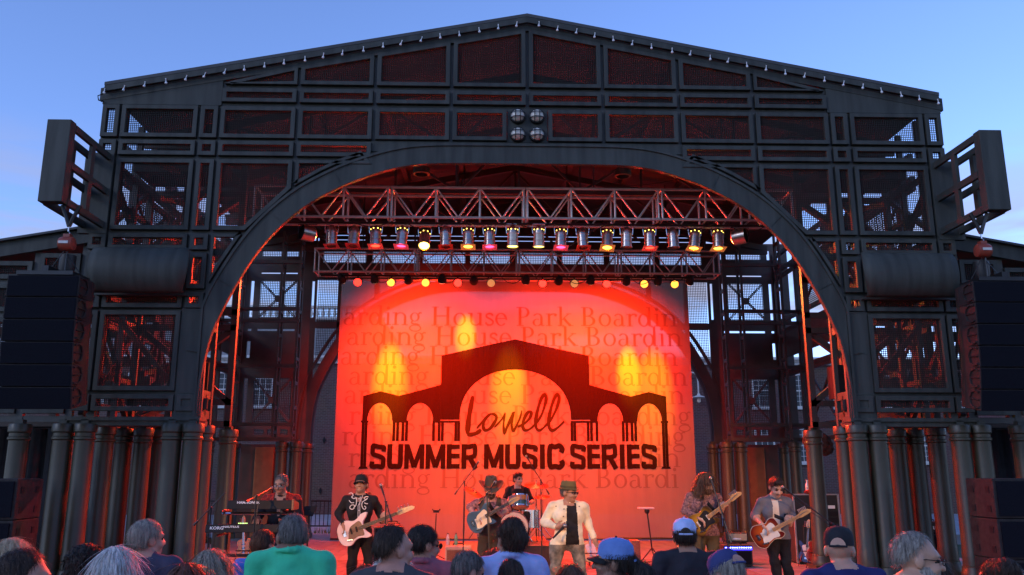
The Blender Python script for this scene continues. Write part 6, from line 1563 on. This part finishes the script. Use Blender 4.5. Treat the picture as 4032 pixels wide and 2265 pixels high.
# drum kit on a riser
RZ = .45
a, b_ = A3(190, 1090, 2.2), A4(285, 1090, 2.2)
t = thing('drum_riser', 'low dark riser under the drum kit', 'riser', (-.2, 3.0, 0)); q = MB(); q.box(A3(420, 0, 2.2).x, b_.x, 2.2, 4.4, .02, RZ - .01); q.build('platform', mat('riser carpet', (.05, .03, .025), .9), t, bevel=.01); q = MB(); q.box(A3(420, 0, 2.2).x - .01, b_.x + .01, 2.19, 4.41, RZ - .01, RZ); q.build('top_edge', M_WOOD, t)
DY = 3.0
M_SHELL = sunburst('drum shell teal to red', (.04, .16, .15), (.30, .05, .02), (0, 0, 0)); M_SKINH = mat('drum head', (.62, .5, .38), .5, var=.1)
def drum(label, c, r, dp, axis, shell, name='drum', front=None, z0=RZ):
    c = Vector(c); ax = Vector(axis).normalized(); t = thing(name, label, 'drum', c); q = MB(); q.lathe([(r, -dp/2), (r, dp/2)], c, ax, 28, False); q.build('shell', shell, t, True)
    for sgn, nm in ((-1, 'drum_head'), (1, 'drum_head')): q = MB(); q.lathe([(r*.985, sgn*(dp/2 - .003)), (.001, sgn*(dp/2 - .002))], c, ax, 28, False); q.build(nm, front if (front and sgn < 0) else M_SKINH, t)
    for sgn in (-1, 1): q = MB(); q.lathe([(r*.97, sgn*dp/2), (r + .012, sgn*dp/2), (r + .012, sgn*(dp/2 - .025)), (r, sgn*(dp/2 - .025))], c, ax, 28, False); q.build('hoop', M_CHR, t, True)
    u = ax.orthogonal().normalized(); v = ax.cross(u); q = MB()
    for i in range(8): an = 2*math.pi*i/8; p = c + (u*math.cos(an) + v*math.sin(an)) * (r + .012); q.tube(p - ax*(dp/2 - .01), p + ax*(dp/2 - .01), .005, n=5); q.ball(p, .014, 6)
    q.build('lugs', M_CHR, t)
    return t
M_GOLD = mat('warm drum shell', (.35, .22, .1), .35, var=.2)
c = A3(850, 832, DY); kd = drum('bass drum with pale front head on the riser', (c.x, DY + .1, RZ + .29), .28, .4, (0, 1, 0), M_GOLD, 'bass_drum')
q = MB()
for s in (-1, 1): q.tube((c.x + s*.24, DY, RZ + .2), (c.x + s*.36, DY - .15, RZ + .01), .01, n=6)
q.build('spurs', M_CHR, kd)
M_TOM = bpy.data.materials.new('striped tom shell'); M_TOM.use_nodes = True
n_ = M_TOM.node_tree.nodes; l_ = M_TOM.node_tree.links; tcx = n_.new('ShaderNodeTexCoord'); sx_ = n_.new('ShaderNodeSeparateXYZ'); l_.new(tcx.outputs['Object'], sx_.inputs[0]); rmp = n_.new('ShaderNodeValToRGB'); mr = n_.new('ShaderNodeMapRange'); mr.inputs[1].default_value = -.13; mr.inputs[2].default_value = .13; l_.new(sx_.outputs[2], mr.inputs[0]); l_.new(mr.outputs[0], rmp.inputs[0])
e_ = rmp.color_ramp.elements; e_[0].color = (.3, .04, .02, 1); e_[0].position = .3; e_[1].position = .38; e_[1].color = (.03, .085, .07, 1); e2 = e_.new(.62); e2.color = (.03, .085, .07, 1); e3 = e_.new(.72); e3.color = (.4, .18, .04, 1); l_.new(rmp.outputs[0], n_['Principled BSDF'].inputs['Base Color']); n_['Principled BSDF'].inputs['Roughness'].default_value = .25
c = A3(930, 545, DY); tm = drum('rack tom with red, teal and amber bands above the bass drum', (c.x, DY, c.z), .15, .23, (0, .35, 1), M_TOM, 'tom_drum')
q = MB(); q.tube((c.x, DY + .05, c.z - .12), (c.x - .02, DY + .1, RZ + .57), .014, n=6); q.build('mount', M_CHR, tm)
c = A3(1010, 650, DY + .1); ft = drum('chrome floor tom beside the striped rack tom', (c.x + .06, DY + .25, RZ + .42), .19, .34, (0, .05, 1), M_CHR, 'floor_tom')
q = MB()
for a in (30, 150, 270): q.tube((c.x + .06 + .2*math.cos(R(a)), DY + .25 + .2*math.sin(R(a)), RZ + .5), (c.x + .06 + .22*math.cos(R(a)), DY + .25 + .22*math.sin(R(a)), RZ + .005), .008, n=5)
q.build('legs', M_CHR, ft)
c = A3(560, 600, DY + .3); sn = drum('snare drum on its stand behind the cowboy hat guitarist', (c.x, DY + .3, RZ + .6), .17, .14, (0, .1, 1), M_CHR, 'snare_drum')
q = MB(); q.tube((c.x, DY + .3, RZ + .53), (c.x, DY + .3, RZ + .15), .012, n=6)
for a in (30, 150, 270): q.tube((c.x, DY + .3, RZ + .25), (c.x + .22*math.cos(R(a)), DY + .3 + .22*math.sin(R(a)), RZ + .01), .008, n=5)
q.build('snare_stand', M_CHR, sn)
M_CYM = mat('bronze cymbal', (.42, .14, .06), .28, 1., var=.15, scale=30)
def cymbal(label, c, r, ax, bx):
    c = Vector(c); t = thing('cymbal_stand', label, 'cymbal', (bx, c.y + .1, RZ)); q = MB(); q.lathe([(r, 0), (r*.5, .018), (.05, .032), (.04, .055), (.005, .062)], c, ax, 28); q.build('cymbal', M_CYM, t, True)
    q = MB(); q.tube(c + Vector((0, 0, .1)), (bx, c.y + .08, c.z - .25), .009, n=6); q.tube((bx, c.y + .08, c.z - .25), (bx, c.y + .1, RZ + .1), .013, n=6)
    for a in (30, 150, 270): q.tube((bx, c.y + .1, RZ + .3), (bx + .25*math.cos(R(a)), c.y + .1 + .25*math.sin(R(a)), RZ + .01), .009, n=5)
    q.build('stand', M_CHR, t)
c = A3(1125, 348, DY + .1); cymbal('wide cymbal above the floor tom', c, .25, (.05, -.25, 1), c.x + .0)
c = A3(360, 440, DY + .1); cymbal('tilted cymbal behind the cowboy hat guitarist', c, .24, (.55, -.25, 1), c.x + .1)
c = A3(1190, 490, DY + .5); cymbal('small low cymbal beside the floor tom', c, .18, (-.05, -.2, 1), c.x)

# spare guitars
M_ORG = mat('orange lacquer', (.62, .24, .03), .2, var=.2, coat=.5); M_NAT = mat('natural lacquer', (.62, .36, .12), .25, var=.2, scale=12, coat=.5); M_RDG = mat('cherry red lacquer', (.32, .02, .012), .2, var=.2, coat=.5)
def gstand(c, label):
    c = Vector(c); t = thing('guitar_stand', label, 'guitar stand', (c.x, c.y, 0)); q = MB(); q.tube((c.x, c.y + .12, .02), (c.x, c.y + .1, .75), .01, n=6); q.tube((c.x - .14, c.y - .08, .28), (c.x + .14, c.y - .08, .28), .01, n=6); q.tube((c.x, c.y + .1, .28), (c.x, c.y - .08, .28), .01, n=6)
    for s in (-1, 1): q.tube((c.x, c.y + .1, .35), (c.x + s*.22, c.y - .1, .012), .01, n=6)
    q.tube((c.x, c.y + .1, .35), (c.x, c.y + .32, .012), .01, n=6); q.build('frame', M_BLKM, t)
c = A1(655, 1130, 3.3); hd = A1(655, 690, 3.4); guitar('orange guitar on a stand under the keyboards', c, hd, (0, -1, .12), 'lp', M_ORG, None, board=M_MAPLE); gstand((c.x, 3.3, 0), 'black stand holding the orange guitar')
c = A4(765, 1160, 2.6); hd = A4(712, 570, 2.75); guitar('pale natural guitar on a stand behind the singer', c, hd, (0, -1, .12), 'tele', M_NAT, M_WHITE, board=M_MAPLE); gstand((c.x, 2.6, 0), 'black stand holding the natural guitar')
c = A6(415, 1030, 2.6); hd = A6(450, 700, 2.7); guitar('cherry red guitar leaning on the tall rack case', c, hd, (-.3, -1, .1), 'lp', M_RDG, None, bind=M_CREAM); gstand((c.x, 2.6, 0), 'black stand holding the cherry red guitar')
c = A6(335, 1040, 2.9); hd = A6(350, 760, 3.0); guitar('blue edged guitar behind the cherry red one', c, hd, (-.5, -1, .1), 'strat', mat('dark blue lacquer', (.02, .03, .12), .2), M_WHITE); gstand((c.x, 2.9, 0), 'black stand behind the cherry red guitar')
c = A5(790, 1270, 2.4); hd = A5(765, 1000, 2.5); guitar('sunburst guitar on the floor behind the long haired guitarist', c, hd, (0, -1, .2), 'strat', M_ORG, M_BLACK); gstand((c.x, 2.4, 0), 'black stand behind the long haired guitarist')
# tarp bundle on the right tower
c = px(2680 + 1300/2.411, 1400 + 830/2.411, 4.2); t = thing('covered_speaker', 'dark reddish covered bundle tied to the tower above the tall rack case', 'bundle', c)
S_ = Sdf(); S_.el((0, 0, 0), (.30, .22, .22), 'a', k=.05); S_.el((.12, .0, -.1), (.22, .2, .18), 'a', k=.05); S_.el((-.15, 0, .08), (.16, .2, .14), 'a', k=.05)
v_, f_ = S_.mesh(.025); nn_, _ = normals(v_, f_); v_ = v_ + nn_ * (np.sin(v_[:, 0]*31 + v_[:, 2]*22) * np.sin(v_[:, 2]*37 - v_[:, 1]*18))[:, None] * .018
ORG[t.name] = Vector((0, 0, 0)); npmesh('cover', v_, f_, [cloth('dark tarp', (.05, .02, .018))], None, t)
q = MB(); q.box(-.05, .05, -.05, .05, .15, .55); q.build('mount', M_STL, t)
# floor cables and pedals
q = MB()
for i in range(26):
    x, y = rnd.uniform(-4, 4), rnd.uniform(-3.8, 4.5); pts = [(x, y, .018)]
    for k in range(5): x += rnd.uniform(-.5, .5); y += rnd.uniform(-.35, .35); pts.append((x, y, .018))
    ct = MB(); ct.path(crom(pts, 4), .009, 4); o = ct.build('floor_cable', M_CAB, None, True); tag(o, 'thin black cable snaking over the stage floor', 'cable', 'floor cables')
for i, (x, y) in enumerate(((-2.3, -2.75), (-.75, -2.4), (2.35, -3.0), (3.2, -3.15))):
    t = thing('effect_pedal', 'small effect pedal box on the floor %s' % ('before the bass player', 'before the cowboy hat guitarist', 'before the long haired guitarist', 'before the guitarist in the grey shirt')[i], 'pedal', (x, y, .01)); q = MB(); q.box(x - .2, x + .2, y - .07, y + .07, .012, .06); q.build('case', M_BLKM, t, bevel=.008); q = MB()
    for k in range(4): q.lathe([(.018, .06), (.016, .075)], (x - .15 + .1*k, y, 0), n=10)
    q.build('switches', M_CHR, t)
# blue tarp-dark boxes at the far left
for s, lb in ((-1, 'dark stage trunk behind the subwoofers on the keyboard side'),):
    t = thing('road_case', lb, 'case', (-8.9, .6, 0)); q = MB(); q.box(-9.6, -8.55, .4, 1.1, .02, 1.25); q.build('case', M_TOLEX, t, bevel=.015); q = MB(); q.box(-9.6, -8.54, .39, .42, 1.2, 1.26); q.build('edge_trim', M_ALU, t)
# ------------------------------------------------------------------ the band
def root(sx, y, z=0): p = px(sx, 1900, y); return (p.x, y, z)
def loc(p, r): return tuple(Vector(p) - Vector(r))
C_BLK = cloth('black', (.014, .014, .016)); C_DEN = cloth('dark denim', (.02, .022, .03)); 
def front(c, k, w, z0=.9, z1=1.5, y=-.03, x0=0., dw=0.): return (np.abs(c[:, 0] - x0*k) < (w + dw * (c[:, 2]/k - 1.2))*k) & (c[:, 1] < y*k) & (c[:, 2] > z0*k) & (c[:, 2] < z1*k)
# bass player
r = root(1422, -2.2)
def pb(c, lab, k):
    m = (np.abs(c[:, 0]) < .035*k) & (c[:, 1] < -.0) & (c[:, 2] > 1.385*k) & (c[:, 2] < 1.5*k); lab[m & (lab == 'top')] = 'skin'; return lab
bassman = person('man in black embroidered western shirt and black cap playing the pale bass guitar', r, 1.76, skin='tan', top=C_BLK, legs=cloth('black jeans', (.012, .012, .013)), sleeve='long', hair='short', hairc='dark', hat='cap', hatc=C_BLK, hatc2=C_BLK, head=(-4, -8, 0), collar=True, paint=pb,
       arms=[(loc(A2(165, 690, -2.12), r), loc(A2(222, 815, -2.36), r)), (loc(A2(668, 670, -2.1), r), loc(A2(705, 790, -2.38), r))], handdir=[((.35, -.25, -.9), (-.3, -1, 0)), ((.1, -.3, .6), (.6, -.6, .2))], hands=(25, 55), seed=3,
       legj=[(loc(A2(360, 1000, -2.2), r), loc(A2(332, 1300, -2.22), r), loc((A2(330, 0, -2.2).x, -2.15, .085), r)), (loc(A2(510, 1000, -2.2), r), loc(A2(535, 1300, -2.22), r), loc((A2(550, 0, -2.2).x, -2.15, .085), r))])
q = MB(); M_EMB = mat('white embroidery', (.75, .72, .68), .6, var=.1)
def on(p, d=-.125): v = A2(*p, -2.2 + d) - Vector(r); return tuple(v)
for s_ in ([(292, 448), (325, 440), (345, 470), (325, 490), (355, 510), (380, 500), (385, 540), (378, 590), (350, 620), (365, 600), (340, 585), (310, 600), (305, 630), (335, 640), (360, 625)], [(295, 530), (320, 560), (355, 560)], [(530, 490), (500, 485), (480, 510), (505, 520), (520, 505), (490, 530), (460, 550), (450, 590), (465, 630), (490, 640), (500, 615), (480, 600)], [(480, 560), (505, 572), (525, 570)]):
    q.path(crom([on(p, -.118 - .02 * (1 - abs(p[0] - 420) / 160)) for p in s_], 3), .0055, 5)
q.path([on((432, 485), -.12), on((425, 600), -.13), on((428, 740), -.125)], .004, 4); q.path([on((462, 470), -.115), on((405, 600), -.13), on((403, 745), -.125)], .004, 4)
for z in (512, 580, 655, 730): q.ball(on((416, z), -.135), .008, 6)
q.build('embroidery', M_EMB, bassman)
M_PINK = mat('pale pink lacquer', (.72, .5, .46), .22, var=.08, coat=.5); M_TORT = mat('tortoise pickguard', (.09, .015, .012), .3, var=.4, scale=20)
guitar('pale pink bass guitar with dark red pickguard held by the man in black', A2(345, 905, -2.40), A2(1020, 640, -2.52), (0, -1, .15), 'bass', M_PINK, M_TORT, board=M_ROSE, headm=M_MAPLE, strap=[Vector(r) + Vector((-.12, -.14, 1.15)), Vector(r) + Vector((.08, -.13, 1.42)), Vector(r) + Vector((.15, .02, 1.49)), Vector(r) + Vector((.05, .14, 1.3))][::-1] and [Vector(r) + Vector((-.16, .13, 1.1)), Vector(r) + Vector((.02, .14, 1.4)), Vector(r) + Vector((.13, .02, 1.49)), Vector(r) + Vector((.13, -.13, 1.3))])
# keyboard player
r = root(1112, -2.35)
def pk(c, lab, k):
    lab[(lab == 'top') & (np.abs(c[:, 0]) > .075*k) & (c[:, 2] > 1.40*k)] = 'yoke'; lab[(lab == 'top') & front(c, k, .012, 1.2, 1.5, -.0, dw=.14)] = 'skin'; return lab
person('bald man with glasses in black shirt with red shoulders at the keyboards', r, 1.775, skin='tan', top=C_BLK, sleeve='long', hair='buzz', hairc='saltpep', head=(-12, 14, 0), glasses=True, collar=C_BLK, build=1.08, belly=.02, paint=pk, seed=5, fab=dict(yoke=cloth('red floral yoke', (.5, .03, .02), col2=(.06, .01, .01), scale=55)),
       arms=[((-.29, -.1, 1.16), (-.2, -.38, 1.2)), ((.29, -.1, 1.16), (.16, -.38, 1.18))], hands=(18, 18), handdir=[((.1, -1, -.15), (-1, 0, 0)), ((-.1, -1, -.15), (1, 0, 0))])
# cowboy hat guitarist
r = root(1931, -1.8)
def pc(c, lab, k): lab[(lab == 'top') & (np.abs(c[:, 0]) > .155*k)] = 'sleeve'; lab[(lab == 'top') & front(c, k, .03, 1.25, 1.5, -.02, dw=.25)] = 'sleeve'; return lab
person('man in dark cowboy hat and vest playing the blue electric guitar', r, 1.69, skin='ruddy', top=cloth('dark vest', (.06, .048, .032)), legs=cloth('brown jeans', (.06, .042, .026)), sleeve='roll', hair='short', hairc='dark', beard='dark', hat='cowboy', hatc=cloth('dark felt', (.075, .055, .04), bump=.2), hatc2=mat('hat band', (.2, .05, .03), .5), head=(8, 17, 0), paint=pc, seed=8, glasses='sun',
       fab=dict(sleeve=cloth('floral sleeve', (.07, .03, .04), col2=(.42, .18, .18), scale=34)), build=1.06,
       arms=[(loc(A3(318, 610, -1.78), r), loc(A3(385, 735, -2.0), r)), (loc(A3(768, 650, -1.75), r), loc(A3(690, 710, -2.02), r))], handdir=[((.6, -.35, -.35), (-.2, -1, 0)), ((-.5, -.3, .5), (.4, -.8, .1))], hands=(28, 55))
guitar('blue electric guitar with cream pickguard held by the man in the cowboy hat', A3(440, 765, -2.05), A3(840, 540, -2.2), (0, -1, .12), 'strat', mat('lake blue lacquer', (.05, .10, .15), .2, var=.1, coat=.5), mat('cream pickguard', (.72, .6, .4), .35), headm=M_MAPLE, board=M_ROSE, strap=[Vector(r) + Vector((-.14, .13, 1.1)), Vector(r) + Vector((.05, .13, 1.38)), Vector(r) + Vector((.12, -.02, 1.43)), Vector(r) + Vector((.1, -.14, 1.2))])
# drummer
r = root(2038, 3.5, RZ)
person('dark haired man in black T-shirt seated at the drums', (r[0], 3.5, RZ), 1.74, skin='fair', top=C_BLK, hair='quiff', hairc='dark', head=(38, 5, 0), seated=True, seed=9, arms=[((-.28, -.15, .72), (-.2, -.4, .78)), ((.29, -.12, .74), (.22, -.38, .72))])
t = thing('drum_throne', 'round black drum stool under the drummer', 'stool', (r[0], 3.52, RZ)); q = MB(); q.lathe([(.17, .36), (.18, .38), (.18, .43), (.16, .45)], (r[0], 3.52, RZ), n=20); q.build('seat', M_BLACK, t, True); q = MB(); q.tube((r[0], 3.52, RZ + .1), (r[0], 3.52, RZ + .37), .02, n=8)
for a in (30, 150, 270): q.tube((r[0], 3.52, RZ + .25), (r[0] + .25*math.cos(R(a)), 3.52 + .25*math.sin(R(a)), RZ + .01), .012, n=6)
q.build('legs', M_CHR, t)
# singer
r = root(2236, -3.0)
def ps(c, lab, k): lab[(lab == 'top') & front(c, k, .075, .8, 1.46, -.02, .035, -.05)] = 'tee'; return lab
singer = person('singer in cream jacket, olive hat and sunglasses holding a microphone', r, 1.685, skin='tan', top=cloth('cream denim', (.72, .66, .46), bump=.4), legs=cloth('ripped pale jeans', (.075, .08, .07), col2=(.26, .24, .19), scale=13), sleeve='long', hair='buzz', hairc='saltpep', hat='fedora', hatc=cloth('olive felt', (.13, .105, .045), bump=.2), hatc2=cloth('dark olive band', (.08, .065, .03)), head=(52, 4, 0), glasses='sun', collar=cloth('cream denim', (.72, .66, .46)), paint=ps, fab=dict(tee=C_BLK), build=1.14, belly=.035, seed=11, sink=.045,
       arms=[(loc(A4(205, 800, -2.92), r), loc(A4(335, 855, -3.17), r)), (loc(A4(715, 770, -2.95), r), loc(A4(800, 985, -3.05), r))], hands=(52, 30), handdir=[((.8, -.3, .05), (-.1, .3, -1)), ((.35, -.2, -.9), (.8, .6, 0))],
       legj=[(loc(A4(350, 1090, -3), r), loc(A4(330, 1350, -3.03), r), loc((A4(320, 0, -3).x, -2.97, .085), r)), (loc(A4(590, 1090, -3), r), loc(A4(640, 1350, -3.03), r), loc((A4(680, 0, -3).x, -2.97, .085), r))])
a, b_ = A4(440, 850, -3.27), A4(295, 1003, -3.27); t = thing('microphone', 'black hand microphone gripped by the singer', 'microphone', a); d = (b_ - a).normalized(); q = MB(); q.lathe([(.016, 0), (.019, .02), (.015, .06), (.011, .2)], a, d, 12); q.build('handle', M_BLACK, t, True); q = MB(); q.ball(a - d*.012, .028, 12); q.build('grille', MATS['microphone wire ball'], t, True)
q = MB(); M_BTN = mat('dark jacket button', (.02, .015, .012), .3)
for x, y in ((340, 603), (438, 637), (430, 728), (432, 930), (434, 1023), (625, 605)): p = A4(x, y, -3.14) - Vector(r); q.ball(tuple(p), .008, 6)
q.build('buttons', M_BTN, singer)
# long haired guitarist
r = root(2768, -2.4)
person('long haired bearded man in paisley shirt playing the gold and black guitar', r, 1.80, skin='fair', top=cloth('paisley', (.30, .16, .15), col2=(.06, .035, .05), scale=42), legs=cloth('olive brown jeans', (.07, .055, .03)), sleeve='long', hair='longfront', hairc='brown', beard='brown', head=(32, 26, 0), seed=13, collar=True, nstr=2200,
       arms=[(loc(A5(440, 690, -2.38), r), loc(A5(590, 765, -2.60), r)), (loc(A5(790, 690, -2.3), r), loc(A5(862, 690, -2.62), r))], handdir=[((.6, -.3, -.5), (-.2, -1, 0)), ((.2, -.4, .6), (.5, -.7, .2))], hands=(28, 55))
c0 = A5(640, 815, -2.62); guitar('gold burst guitar with black pickguard held by the long haired man', c0, A5(1080, 485, -2.78), (0, -1, .12), 'tele', sunburst('gold burst', (.42, .24, .03), (.06, .03, .008), (0, 0, 0)), M_BLACK, headm=M_MAPLE, board=M_MAPLE, strap=[Vector(r) + Vector((-.14, .13, 1.2)), Vector(r) + Vector((.05, .14, 1.45)), Vector(r) + Vector((.14, .0, 1.52)), Vector(r) + Vector((.12, -.14, 1.28))])
# guitarist in grey shirt
r = root(3046, -2.6)
def pr(c, lab, k): lab[(lab == 'top') & front(c, k, .045, .9, 1.5, -.02, -.03, -.02)] = 'tee'; return lab
person('dark haired man in open grey shirt over white T-shirt playing the red guitar', r, 1.735, skin='fair', top=cloth('grey chambray', (.13, .13, .145), bump=.4), legs=cloth('black trousers', (.012, .012, .014)), sleeve='roll', hair='quiff', hairc='dark', head=(6, 26, 0), seed=15, paint=pr, fab=dict(tee=cloth('white tee', (.62, .56, .46))), collar=True,
       arms=[(loc(A5(1258, 745, -2.56), r), loc(A5(1340, 850, -2.80), r)), (loc(A5(1690, 750, -2.58), r), loc(A5(1672, 855, -2.84), r))], handdir=[((.5, -.3, -.6), (-.2, -1, 0)), ((-.3, -.4, .5), (.5, -.8, .1))], hands=(28, 55),
       legj=[(loc(A5(1460, 1010, -2.6), r), loc(A5(1490, 1280, -2.62), r), loc((A5(1510, 0, -2.6).x, -2.56, .085), r)), (loc(A5(1600, 1010, -2.6), r), loc(A5(1625, 1280, -2.62), r), loc((A5(1640, 0, -2.6).x, -2.56, .085), r))])
guitar('red sunburst guitar with pearl pickguard held by the man in the grey shirt', A5(1395, 955, -2.82), A5(1780, 750, -2.98), (0, -1, .12), 'tele', sunburst('red burst', (.5, .10, .015), (.12, .008, .006), (0, 0, 0)), mat('pearl pickguard', (.7, .66, .58), .25), headm=M_MAPLE, board=M_MAPLE, bind=M_CREAM, strap=[Vector(r) + Vector((-.12, .13, 1.1)), Vector(r) + Vector((.06, .14, 1.4)), Vector(r) + Vector((.10, .0, 1.47)), Vector(r) + Vector((.08, -.15, 1.2))])

# ------------------------------------------------------------------ the crowd on the lawn, seen from behind
def fan(sx, sy, w, label, hw=.165, dz=0., **kw):
    """sx, sy: head centre and top in the photo; w: head width in photo pixels gives the distance"""
    dep = hw * FOC * 4032 / w; u, v = (sx - 2016) / (FOC*4032), (sy - 1132.5) / (FOC*4032)
    d = math.cos(PITCH) + v*math.sin(PITCH); z = math.sin(PITCH) - v*math.cos(PITCH); x = u*math.cos(YAW) + d*math.sin(YAW); y = d*math.cos(YAW) - u*math.sin(YAW)
    p = CAM + Vector((x, y, z)) * dep; g0 = gz(p.y); sk = kw.get('sink', .055); kw['sink'] = sk; h = (p.z - g0 - dz) * 1.75 / (1.75 - sk)
    if 'lean' in kw: p.x += .55 * kw['lean'][0]
    kw.setdefault('yaw', 180); kw.setdefault('vox', .0085)
    return person(label, (p.x, p.y, g0), h, cat='person', group='audience on the lawn', **kw)
T_ = cloth
fan(50, 2121, 108, 'woman with loose blond hair standing at the very end of the crowd by the subwoofers', hair='bob', hairc='blond', top=T_('taupe top', (.2, .16, .14)), head=(-20, 0, 0), seed=21, dz=.02)
fan(74, 2176, 160, 'balding dark haired man standing in front of the loose blond woman', hair='receding', hairc='dark', skin='ruddy', top=T_('dark fleece', (.03, .03, .04)), head=(-35, 8, 0), seed=22, hw=.17)
fan(352, 2145, 118, 'woman with dark curly hair and violet top', hair='curly', hairc='black', skin='tan', top=T_('violet top', (.06, .04, .3)), head=(-45, 0, 0), seed=23, dz=.03, hw=.2)
fan(466, 2155, 112, 'woman with long straight white hair', hair='long', hairc='white', top=T_('plum top', (.10, .05, .08)), head=(-35, 0, 0), seed=24, dz=.02, nstr=2200)
fan(580, 2052, 97, 'grey haired man in dark navy T-shirt', hair='short', hairc='grey', skin='ruddy', top=T_('navy grey tee', (.05, .05, .085)), head=(-40, 0, 0), seed=25, build=1.08)
fan(735, 2223, 165, 'person with red brown hair low in the crowd', hair='bob', hairc='red', top=T_('brown top', (.1, .05, .04)), seed=26, dz=.02, hw=.2)
fan(880, 2156, 125, 'woman with long ash blond hair leaning sideways', hair='long', hairc='ashblond', top=T_('maroon top', (.12, .04, .05)), head=(-30, 0, 28), seed=27, dz=.02, lean=(-.12, 0), nstr=2400, hw=.185)
fan(1038, 2095, 80, 'short haired man in bright blue T-shirt', hair='short', hairc='dark', skin='ruddy', top=T_('royal blue tee', (.01, .10, .52)), head=(-25, 0, 0), seed=28)
fan(1147, 2023, 112, 'large bald man in green polo shirt', hair='buzz', hairc='saltpep', skin='brown', top=T_('green polo', (.05, .52, .28), bump=.3), collar=T_('green polo', (.05, .52, .28)), head=(22, 10, 0), build=.97, seed=29, lean=(.09, 0), sink=.085)
fan(1547, 2073, 120, 'man with short dark hair and receding temples turned to the side', hair='receding', hairc='dark', skin='ruddy', top=T_('charcoal shirt', (.05, .05, .06)), head=(-48, 4, 0), seed=30)
fan(1660, 2075, 97, 'dark haired man with sunglasses in mauve shirt', hair='short', hairc='black', skin='tan', top=T_('mauve shirt', (.28, .09, .12)), collar=T_('mauve shirt', (.28, .09, .12)), head=(-55, 8, 0), glasses='sun', seed=31, build=1.05)
fan(1547, 2187, 158, 'person with fluffy white curly hair', hair='curly', hairc='white', top=T_('pale shirt', (.4, .4, .45)), seed=32, dz=.03, hw=.22, nstr=2200)
fan(1440, 2234, 128, 'person with flat brown hair low beside the curly white hair', hair='bob', hairc='brown', top=T_('rust top', (.2, .07, .05)), seed=33, dz=.02, hw=.2)
fan(1830, 2186, 104, 'grey haired man with head bent beside the woman in light blue', hair='short', hairc='saltpep', skin='ruddy', top=T_('black polo', (.02, .02, .025)), head=(-60, 14, 0), seed=34)
fan(2012, 2030, 106, 'woman with dark pinned up hair in light blue shirt', hair='updo', hairc='dark', skin='tan', top=T_('light blue shirt', (.30, .40, .72), bump=.35), collar=T_('light blue shirt', (.30, .40, .72)), head=(25, 6, 0), seed=35, dz=.04, build=1.02, hw=.185)
fan(1945, 2168, 86, 'woman with long reddish hair beyond the woman in light blue', hair='long', hairc='red', top=T_('dark red top', (.14, .03, .03)), seed=36, dz=.02, hw=.19)
fan(2012, 2215, 100, 'person with smooth dark round head below the light blue shirt', hair='short', hairc='dark', top=T_('grey top', (.12, .12, .13)), seed=37, dz=.01)
fan(2247, 2231, 115, 'person with dark brown hair low in front of the singer', hair='bob', hairc='brown', top=T_('dark top', (.05, .04, .05)), seed=38, dz=.02, hw=.2)
fan(2420, 2117, 112, 'woman in blue cap with dark ponytail and lavender hoodie', hair='pony', hairc='black', skin='brown', top=T_('lavender hoodie', (.34, .22, .58), bump=.4), hat='cap', hatc=T_('blue cap cloth', (.14, .24, .55)), hatc2=T_('black brim', (.02, .02, .02)), head=(58, -2, 0), seed=39, dz=.03, collar=T_('lavender hoodie', (.34, .22, .58)), yaw=200, glasses='sun')
fan(2696, 2040, 84, 'man in pale blue cap and black T-shirt', hair='short', hairc='black', skin='tan', top=T_('black tee', (.022, .022, .03)), hat='cap', hatc=T_('pale blue cap', (.42, .52, .82)), head=(-8, 3, 0), seed=40, dz=.025, build=1.12)
fan(2895, 2164, 118, 'man in navy cap and teal shirt with head bowed', hair='short', hairc='grey', skin='ruddy', top=T_('teal shirt', (.08, .26, .3)), hat='cap', hatc=T_('navy cap', (.04, .05, .16)), head=(30, 30, 0), seed=41, dz=.025)
fan(3305, 2072, 106, 'man in black cap and navy T-shirt', hair=None, hairc='grey', skin='fair', top=T_('navy tee', (.02, .025, .11)), hat='cap', hatc=T_('black cap cloth', (.02, .02, .025)), head=(-25, 4, 0), seed=42, dz=.025, build=1.08)
fan(3576, 2102, 130, 'grey haired man with glasses and goatee in pale yellow shirt looking aside', hair='receding', hairc='grey', skin='fair', beard='grey', glasses=True, top=T_('pale yellow shirt', (.55, .5, .3)), collar=T_('pale yellow shirt', (.55, .5, .3)), head=(-50, 8, 0), yaw=128, seed=43)
fan(3665, 2186, 100, 'person in lavender shirt beyond the man with glasses', hair='bob', hairc='dark', top=T_('lavender shirt', (.42, .38, .66)), seed=44, dz=.02, hw=.185, build=1.1)
fan(3925, 2192, 128, 'woman with gathered dark hair beside the subwoofers', hair='updo', hairc='dark', top=T_('brown wrap', (.1, .06, .05)), head=(20, 0, 0), seed=45, dz=.04, hw=.19)
fan(3975, 2241, 125, 'person with smooth white hair low at the end of the crowd', hair='bob', hairc='white', top=T_('white top', (.6, .6, .62)), seed=46, dz=.02, hw=.2)
